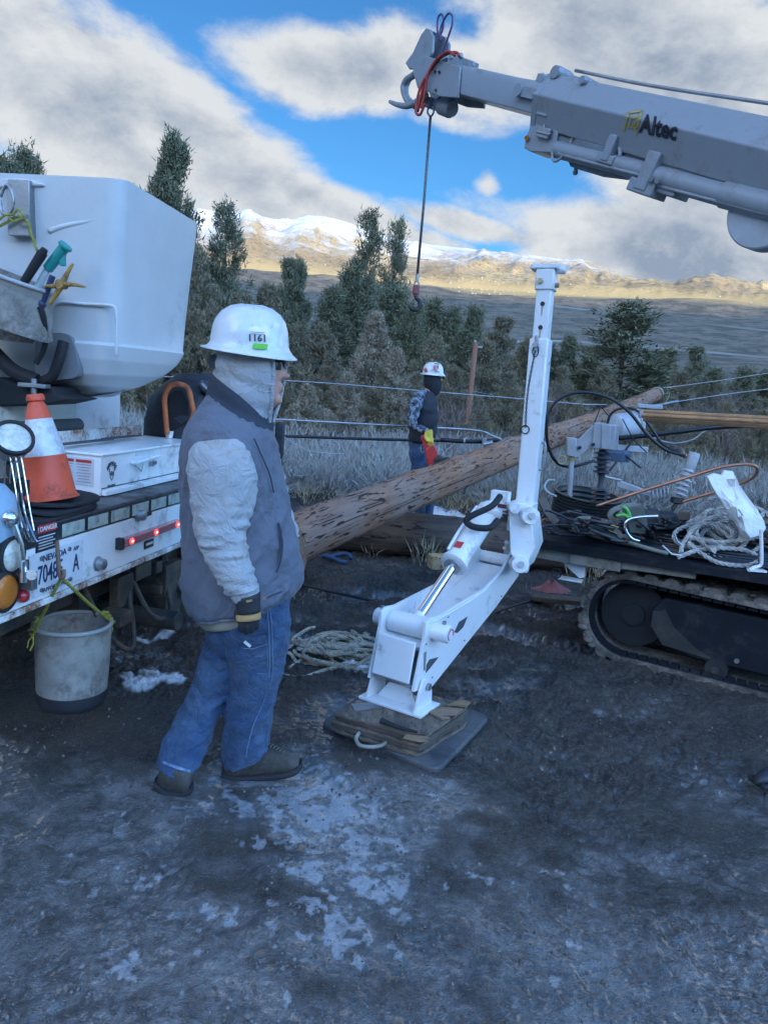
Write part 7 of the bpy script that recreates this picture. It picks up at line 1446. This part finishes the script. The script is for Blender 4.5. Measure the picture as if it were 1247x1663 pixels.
w0 = P(402, 972, 2.77); k_n = P(404, 1008, 2.77); wdv = V((.93, .30, 0)).normalized(); wdv = (wdv-(k_n-w0).normalized()*wdv.dot((k_n-w0).normalized())).normalized()
gl = glove(w0, k_n, 0, wdv, V((-.25, .9, .1)), -1, GLB, GLT, sv)
PN.part('glove_cuff', fig([(382, 970, 423, 962, 2.77, .040), (383, 985, 423, 979, 2.77, .036), (384, 996, 424, 992, 2.77, .034)], 28, 3), GLB, sv, smooth=180); PN.part('glove_logo', MB().box(P(405, 976, 2.727), .022, .003, .007, V((.95, 0, .3)), V((0, 1, 0)), V((-.3, 0, .95))), GLT, sv)
w2 = P(482, 878, 3.09); k2 = P(489, 904, 3.07); wd2 = V((.2, .96, 0)).normalized(); glove(w2, k2, 0, wd2, V((-.4, -.2, -.1)), -1, pm('brown_glove', (.14, .075, .04), .7, bump=.4), GLT, PN.o, False)
# hood with its opening and drawn border
OPN = R(10)
def hood_pt(r_, t):
    x1, y1, x2, y2, Y, hd = r_; a = P(x1, y1, Y); b = P(x2, y2, Y); c = (a+b)/2; h = (b-a)/2; return c+h*math.cos(t)-V((0, 1, 0))*(hd*math.sin(t))
hr = crow(hood_r, 6); n = 64; rings = []
for i, r_ in enumerate(hr):
    u = i/(len(hr)-1); ring = []
    for j in range(n):
        t = 2*PI*j/n; p = hood_pt(r_, t); dt_ = (t-OPN+PI) % (2*PI)-PI; op = R(40)*math.sin(min(1, .35+u*.0+.9*(1-u))*PI/2)**.5*(1-.45*u)
        wv_ = .0022*math.sin(u*26+3*t)+.003*math.sin(t*5+u*9)*(1 if abs(dt_) > op else 0)
        c = (P(r_[0], r_[1], r_[4])+P(r_[2], r_[3], r_[4]))/2
        if abs(dt_) < op and u > .05: p = p+(c-p)*.50
        else: p = p+(p-c).normalized()*wv_
        ring.append(p)
    rings.append(ring)
hd_ = PN.part('hood', MB().loft(rings), SWEAT, smooth=70)
for sgn in (1, -1):
    ps = []
    for i, r_ in enumerate(hr):
        u = i/(len(hr)-1); 
        if u < .08: continue
        op = R(40)*math.sin(min(1, .35+.9*(1-u))*PI/2)**.5*(1-.45*u); ps.append(hood_pt(r_, OPN+sgn*op))
    PN.part('hood_border', MB().tube(spline(ps, 3), .0085, n=8, rf=lambda q: .0085+.0008*math.sin(q*150)), SWEAT, hd_, smooth=180)
PN.part('sunglasses', MB().loft([[hood_pt((372, y, 458.5, y+2, 3.0, .080), t)+UP*0 for t in np.linspace(-1.15, .75, 14)]+[hood_pt((376, y, 455, y+2, 3.0, .074), t) for t in np.linspace(.75, -1.15, 14)] for y in (584, 588, 595, 599)]), pm('dark_lens', (.01, .012, .015), .08, coat=1.), smooth=60)
PN.part('glasses_rim', MB().tube([hood_pt((371, 585, 460, 587, 3.0, .082), t) for t in np.linspace(-1.15, .8, 16)], .0035, n=6), RUBBER)
# hard hat
def hat(o, ctr, sc_, fwd, tilt, nm='hard_hat', m=HATW):
    M = Matrix.Rotation(tilt[1], 3, 'X') @ Matrix.Rotation(tilt[0], 3, 'Y')
    prof = [(.995, 1.0, -.001), (1.0, 1.0, .003), (.985, .985, .006), (.90, .88, .013), (.84, .80, .024), (.810, .775, .038), (.80, .765, .060), (.775, .74, .090), (.715, .68, .122), (.60, .575, .150), (.43, .41, .170), (.22, .21, .180), (.02, .02, .183)]
    inner = [(.21, .20, .172), (.42, .40, .162), (.69, .66, .118), (.77, .73, .060), (.79, .75, .040), (.88, .86, .014), (.97, .97, -.001)]
    rings = []
    def rg(a_, b_, z): 
        ring = []
        for t in np.linspace(0, 2*PI, 57)[:-1]:
            ft_ = .9+.1*math.cos(t); br = -.012*(a_ > .82)*math.cos(t)*((a_-.8)/.2)+.0 ; ridge = .004*math.exp(-(math.sin(t)/.18)**2)*(1 if .1 < a_ < .8 and z > .05 else 0)
            ring.append(ctr+M @ V((.186*a_*math.cos(t)*sc_, .158*b_*math.sin(t)*sc_, (z+br+ridge)*sc_)))
        return ring
    rings = [rg(*p) for p in prof]; inn_ = [rg(*p) for p in inner]
    return o.part(nm, MB().loft([inn_[-1]]+rings, caps=False).loft(inn_, caps=False), m, smooth=50), M
hc = P(405, 574, 3.0); hat_o, HM_ = hat(PN, hc, .953, None, (R(.5), R(3)))
def on_hat(px, py, lift=.0015):
    d = ray(px, py).normalized(); best = None
    for k in range(400):
        Y = 2.64+k*.0008; p = CAM+d*(Y/d.y); q = (HM_.transposed() @ (p-hc))/.953; z = q.z
        zs = [.045, .060, .090, .122, .150, .170, .180, .183]; as_ = [.808, .80, .775, .715, .60, .43, .22, .02]; bs_ = [.775, .765, .74, .68, .575, .41, .21, .02]
        if z > .183: continue
        a_ = np.interp(z, zs, as_)*.186; b_ = np.interp(z, zs, bs_)*.158
        if z < .045: a_ = (.808+(.045-z)*3)*.186; b_ = (.775+(.045-z)*3)*.158
        if (q.x/a_)**2+(q.y/b_)**2 <= 1: best = p-d*lift*2; break
    return best or P(px, py, 2.85)
def wrap_text(s, px, py, hpx, mat, sx=1., bold=0.03, parent=None, ang=0.):
    cu = bpy.data.curves.new('t', 'FONT'); cu.body = s; cu.size = 1/.69; cu.align_x = 'CENTER'; cu.align_y = 'CENTER'; cu.offset = bold; cu.resolution_u = 2
    t = bpy.data.objects.new('t', cu); me = bpy.data.meshes.new_from_object(t); bpy.data.objects.remove(t); bpy.data.curves.remove(cu)
    for v in me.vertices:
        x, y = v.co.x*sx*hpx, v.co.y*hpx; X = px+x*math.cos(ang)+y*math.sin(ang)*0; Yp = py-y+x*math.sin(ang); v.co = on_hat(X, Yp)-PN.loc
    me.materials.append(mat); me.name = 'lettering'; o = bpy.data.objects.new('hat_number', me); COL.objects.link(o); o.parent = parent
    return o
wrap_text('1161', 418, 549.5, 10.5, pm('ink_grey', (.05, .055, .06), .5, bump=0, var=0), 1.05, .05, hat_o, .06)
for yy in (539.5, 542.5): PN.part('small_print', MB().tube([on_hat(x, yy+(x-418)*.06) for x in range(407, 432, 4)], .0006, n=4), INK, hat_o)
mb = MB(); gt = [on_hat(x, y) for x, y in ((410, 561), (413, 557), (424, 558), (436, 559), (434, 567), (423, 567), (411, 566))]; mb.prism(gt, V((0, -.0015, 0))); PN.part('green_tape', mb, pm('green_tape', (.12, .50, .04), .6), hat_o)
PN.part('brim_stickers', MB().box(P(340, 566, 2.93), .05, .002, .008), pm('dark_stripe', (.10, .12, .15), .6), hat_o)
em_ = PN.part('ear_muff', MB().ball(P(354, 586, 3.0), .035, 16, 10, (1.1, 1.1, .75)).box(P(352, 588, 2.96), .05, .02, .045), pm('black_plastic', (.02, .022, .025), .5), hat_o, smooth=60); PN.part('ear_muff_cap', MB().ball(P(378, 582, 2.955), .034, 16, 10, (1.0, .6, .85)), pm('orange_red_plastic', (.50, .09, .03), .5), hat_o, smooth=60); PN.part('yellow_clip', MB().box(P(367, 583, 2.93), .012, .012, .032), pm('yellow_plastic', (.55, .40, .06), .5), hat_o, bevel=.002)
# boots
fb_r = [(364, 1228, 363, 1256, 2.985, .030), (372, 1220, 371, 1260, 2.985, .042), (392, 1212, 391, 1260, 2.98, .046), (412, 1208, 411, 1259, 2.98, .044), (430, 1208, 430, 1257, 2.98, .044), (446, 1212, 446, 1255, 2.98, .048), (462, 1217, 463, 1252, 2.98, .050), (476, 1223, 477, 1248, 2.98, .046), (486, 1230, 487, 1244, 2.98, .03)]
b1_ = PN.part('boot', fig(fb_r, 28, 4, wr_f(.0015, 90, 1)), BOOTM, smooth=180)
so_ = [(362, 1249, 361, 1262, 2.985, .036), (380, 1251, 380, 1263, 2.985, .048), (410, 1251, 410, 1262, 2.985, .046), (440, 1249, 440, 1260, 2.98, .050), (465, 1245, 466, 1257, 2.98, .054), (482, 1240, 483, 1252, 2.98, .046), (490, 1234, 491, 1246, 2.98, .026)]
PN.part('boot_sole', fig(so_, 24, 4, e=.6), RUBBER, b1_, smooth=60)
mb = MB()
for k in range(6): mb.tube(spline([P(434+k*5, 1211+k*2.2, 2.935), P(438+k*5, 1207+k*2.4, 2.965), P(440+k*5, 1209+k*2.4, 3.0)], 3), .0022, n=5)
PN.part('laces', mb, pm('lace', (.15, .14, .12), .9), b1_)
rb_r = [(262, 1246, 257, 1274, 2.83, .030), (272, 1238, 266, 1282, 2.83, .042), (288, 1238, 282, 1286, 2.82, .044), (300, 1244, 297, 1287, 2.81, .040), (311, 1256, 309, 1284, 2.81, .028)]
b2_ = PN.part('boot', fig(rb_r, 24, 4, wr_f(.0015, 90, 2)), BOOTM, smooth=180); PN.part('boot_sole', fig([(254, 1262, 252, 1278, 2.83, .034), (272, 1274, 271, 1286, 2.83, .045), (295, 1278, 295, 1290, 2.82, .044), (312, 1274, 312, 1287, 2.81, .03)], 24, 4, e=.6), RUBBER, b2_, smooth=60)
# far worker
PS = 1.0
YF = 7.9
PF = Thing('person', G(680, 878, 0), 'far worker in camouflage sleeves and black vest behind the pole, holding a red tool', 'person')
CAMO = None
def camo():
    m = bpy.data.materials.new('digital_camo'); m.use_nodes = True; t = NT(m.node_tree); b = t.n['Principled BSDF']; b.inputs['Roughness'].default_value = .9
    tc = t.new('ShaderNodeTexCoord'); sn = t.new('ShaderNodeVectorMath', operation='SNAP'); t.link(tc.outputs['Object'], sn.inputs[0]); sn.inputs[1].default_value = (.014, .014, .014)
    n = t.noise(sn.outputs[0], 22, 2, .5); n2 = t.noise(sn.outputs[0], 35, 2, .5); c = t.mix(t.ramp(n, .47, .50), (.055, .07, .10), (.20, .23, .27)); c = t.mix(t.ramp(n2, .58, .60), c, (.02, .025, .04)); t.link(c, b.inputs['Base Color']); return m
CAMO = camo()
tr_ = [(687, 632, 706, 638, YF, .08), (676, 640, 708, 646, YF, .16), (667, 655, 711, 662, YF, .20), (664, 675, 712, 680, YF, .19), (663, 700, 708, 702, YF, .17), (662, 716, 702, 718, YF, .165)]
ln_ = [(663, 708, 698, 710, YF-.03, .10), (664, 735, 694, 736, YF-.05, .095), (668, 768, 694, 768, YF-.05, .085), (671, 805, 693, 805, YF-.04, .075), (672, 845, 690, 845, YF-.02, .06), (672, 868, 690, 868, YF, .06)]
lf_ = [(672, 710, 702, 712, YF+.10, .10), (678, 745, 704, 745, YF+.12, .09), (684, 790, 706, 790, YF+.14, .08), (686, 835, 704, 835, YF+.15, .065), (687, 866, 703, 866, YF+.15, .06)]
ar_ = [(674, 636, 690, 636, YF-.14, .05), (665, 652, 687, 656, YF-.18, .075), (662, 670, 680, 674, YF-.20, .07), (662, 684, 677, 688, YF-.22, .06), (670, 696, 682, 690, YF-.26, .055), (683, 703, 692, 694, YF-.30, .042), (690, 704, 695, 698, YF-.31, .036)]
ar2 = [(700, 652, 711, 655, YF+.1, .05), (701, 680, 711, 682, YF+.08, .05), (702, 700, 710, 702, YF+.03, .042), (702, 710, 709, 712, YF, .035)]
hd2 = [(690, 600, 713, 602, YF, .08), (688, 614, 716, 616, YF, .088), (688, 625, 717, 627, YF, .088), (692, 634, 714, 638, YF, .075), (690, 642, 708, 644, YF, .07)]
mb = MB(); fig(hd2, 18, 3, grow=-.01, mb=mb); fig([(690, 630, 708, 634, YF, .055), (686, 650, 706, 650, YF, .06)], 14, 2, mb=mb)
for q in (tr_, ln_, lf_, ar_, ar2): fig(q, 16, 2, grow=-.016, mb=mb)
remesh(PF.part('body', mb, SKIN, smooth=180), .015, 2)
mb = MB(); fig(ln_, 24, 5, wr_f(.006, 40, 1), mb=mb); fig(lf_, 24, 5, wr_f(.006, 40, 3), mb=mb); fig([(664, 705, 702, 708, YF, .14), (666, 735, 700, 738, YF+.02, .12)], 24, 3, mb=mb); remesh(PF.part('jeans', mb, DENIM, smooth=180), .014, 2)
PF.part('black_vest', fig(tr_, 36, 6, wr_f(.005, 40, 2)), pm('black_vest', (.022, .025, .033), .85, bump=.3), smooth=180); PF.part('sleeve', fig(ar_, 28, 7, wr_f(.006, 70, 2)), CAMO, smooth=180); PF.part('sleeve', fig(ar2, 24, 5, wr_f(.005, 60, 2)), CAMO, smooth=180)
PF.part('shoulder_yoke', fig([(682, 633, 694, 634, YF-.05, .09), (674, 640, 692, 644, YF-.06, .15), (669, 650, 688, 658, YF-.08, .16)], 24, 4), CAMO, smooth=180)
PF.part('balaclava', fig(hd2, 28, 5), pm('black_knit', (.018, .02, .026), .95, bump=.4, bs=150), smooth=180); PF.part('face_slit', MB().ball(P(716, 617, YF), .024, 10, 8, (.55, 1.5, .8)), SKIN, smooth=180)
fh, FHM = hat(PF, P(703, 609, YF), .70, None, (R(-3), R(2)))
PF.part('hat_stickers', MB().box(P(708, 597, YF-.105), .055, .003, .045, V((.9, .1, .2)).normalized(), V((0, 1, 0)), V((-.2, 0, 1)).normalized()), pm('sticker_pink', (.55, .22, .25), .5, var=.8, vs=60), fh, bevel=.001); PF.part('hat_stickers', MB().box(P(709, 591, YF-.095), .05, .003, .010), INK, fh); PF.part('hat_stickers', MB().box(P(710, 604, YF-.112), .05, .003, .008), INK, fh); PF.part('hat_stickers', MB().ball(P(691, 601, YF-.075), .018, 8, 6, (1, .4, 1.2)), pm('sticker_red', (.5, .1, .1), .5), fh)
YG = pm('yellow_glove', (.55, .42, .05), .7, var=.2, bump=.3)
mb = MB(); fig([(690, 699, 702, 697, YF-.32, .04), (690, 708, 703, 706, YF-.32, .045), (692, 718, 702, 717, YF-.32, .04)], 18, 4, mb=mb)
for k in range(4): mb.tube([P(694+2.5*k, 710, YF-.35), P(695.5+2.3*k, 717, YF-.37), P(695+2.1*k, 724-abs(k-1.5), YF-.35), P(693+2*k, 725, YF-.31)], .013, n=8)
mb.tube([P(691, 702, YF-.34), P(690, 711, YF-.37), P(694, 717, YF-.38)], .014); remesh(PF.part('glove', mb, YG, smooth=180), .009, 2)
for f_ in (ln_, lf_):
    x1, y1, x2, y2, Y, h = f_[-1]; PF.part('boot', fig([(x1-1, y1-2, x1-2, y1+9, Y, .05), (x1+8, y1-8, x1+8, y1+11, Y, .055), (x2+2, y1-2, x2+2, y1+10, Y, .055), (x2+14, y1+3, x2+14, y1+9, Y, .045)], 18, 3), BOOTM, smooth=180)
PF.part('carabiner', MB().tube(spline([P(x, y, YF-.22) for x, y in ((683, 725), (684, 734), (689, 733), (690, 725), (686, 722))], 4, True), .004), GREY)
RT = Thing('red_power_tool', P(702, 740, YF-.33), 'red cutting tool with a black guard held by the far worker', 'power tool'); RDP = pm('red_plastic', (.45, .035, .03), .4)
RT.part('handle', MB().prism([P(x, y, YF-.36) for x, y in ((683, 709), (688, 706), (693, 715), (697, 726), (690, 732), (686, 720))], V((0, .06, 0))), RDP, bevel=.008)
RT.part('housing', MB().prism([P(x, y, YF-.40) for x, y in ((690, 730), (703, 722), (708, 727), (711, 738), (706, 757), (700, 760), (695, 758), (692, 745))], V((0, .13, 0))), RDP, bevel=.012)
RT.part('guard', MB().lathe(P(713, 749, YF-.42), V((0, 1, 0)), [(.0, 0), (.05, .004), (.055, .05), (0, .055)], 20), BLACK, smooth=40); RT.part('tail_housing', MB().ball(P(712, 748, YF-.36), .045, 12, 8, (.9, .8, 1.3)), RDP, smooth=60); RT.part('bar', MB().box(P(722, 745, YF-.36), .09, .02, .022, V((.97, 0, .22)), V((0, 1, 0)), V((-.22, 0, .97))), BLACK)
RT.part('wire_guard', MB().tube(spline([P(x, y, YF-.40) for x, y in ((710, 735), (714, 729), (719, 733), (720, 741))], 5), .005), GREY)
solo('black_hanging_cloth', MB().box(P(454, 715, 4.2), .05, .04, .20), pm('black_nylon', (.02, .02, .02)), 'dark strap hanging just behind the near worker\'s collar', 'strap', bevel=.01)
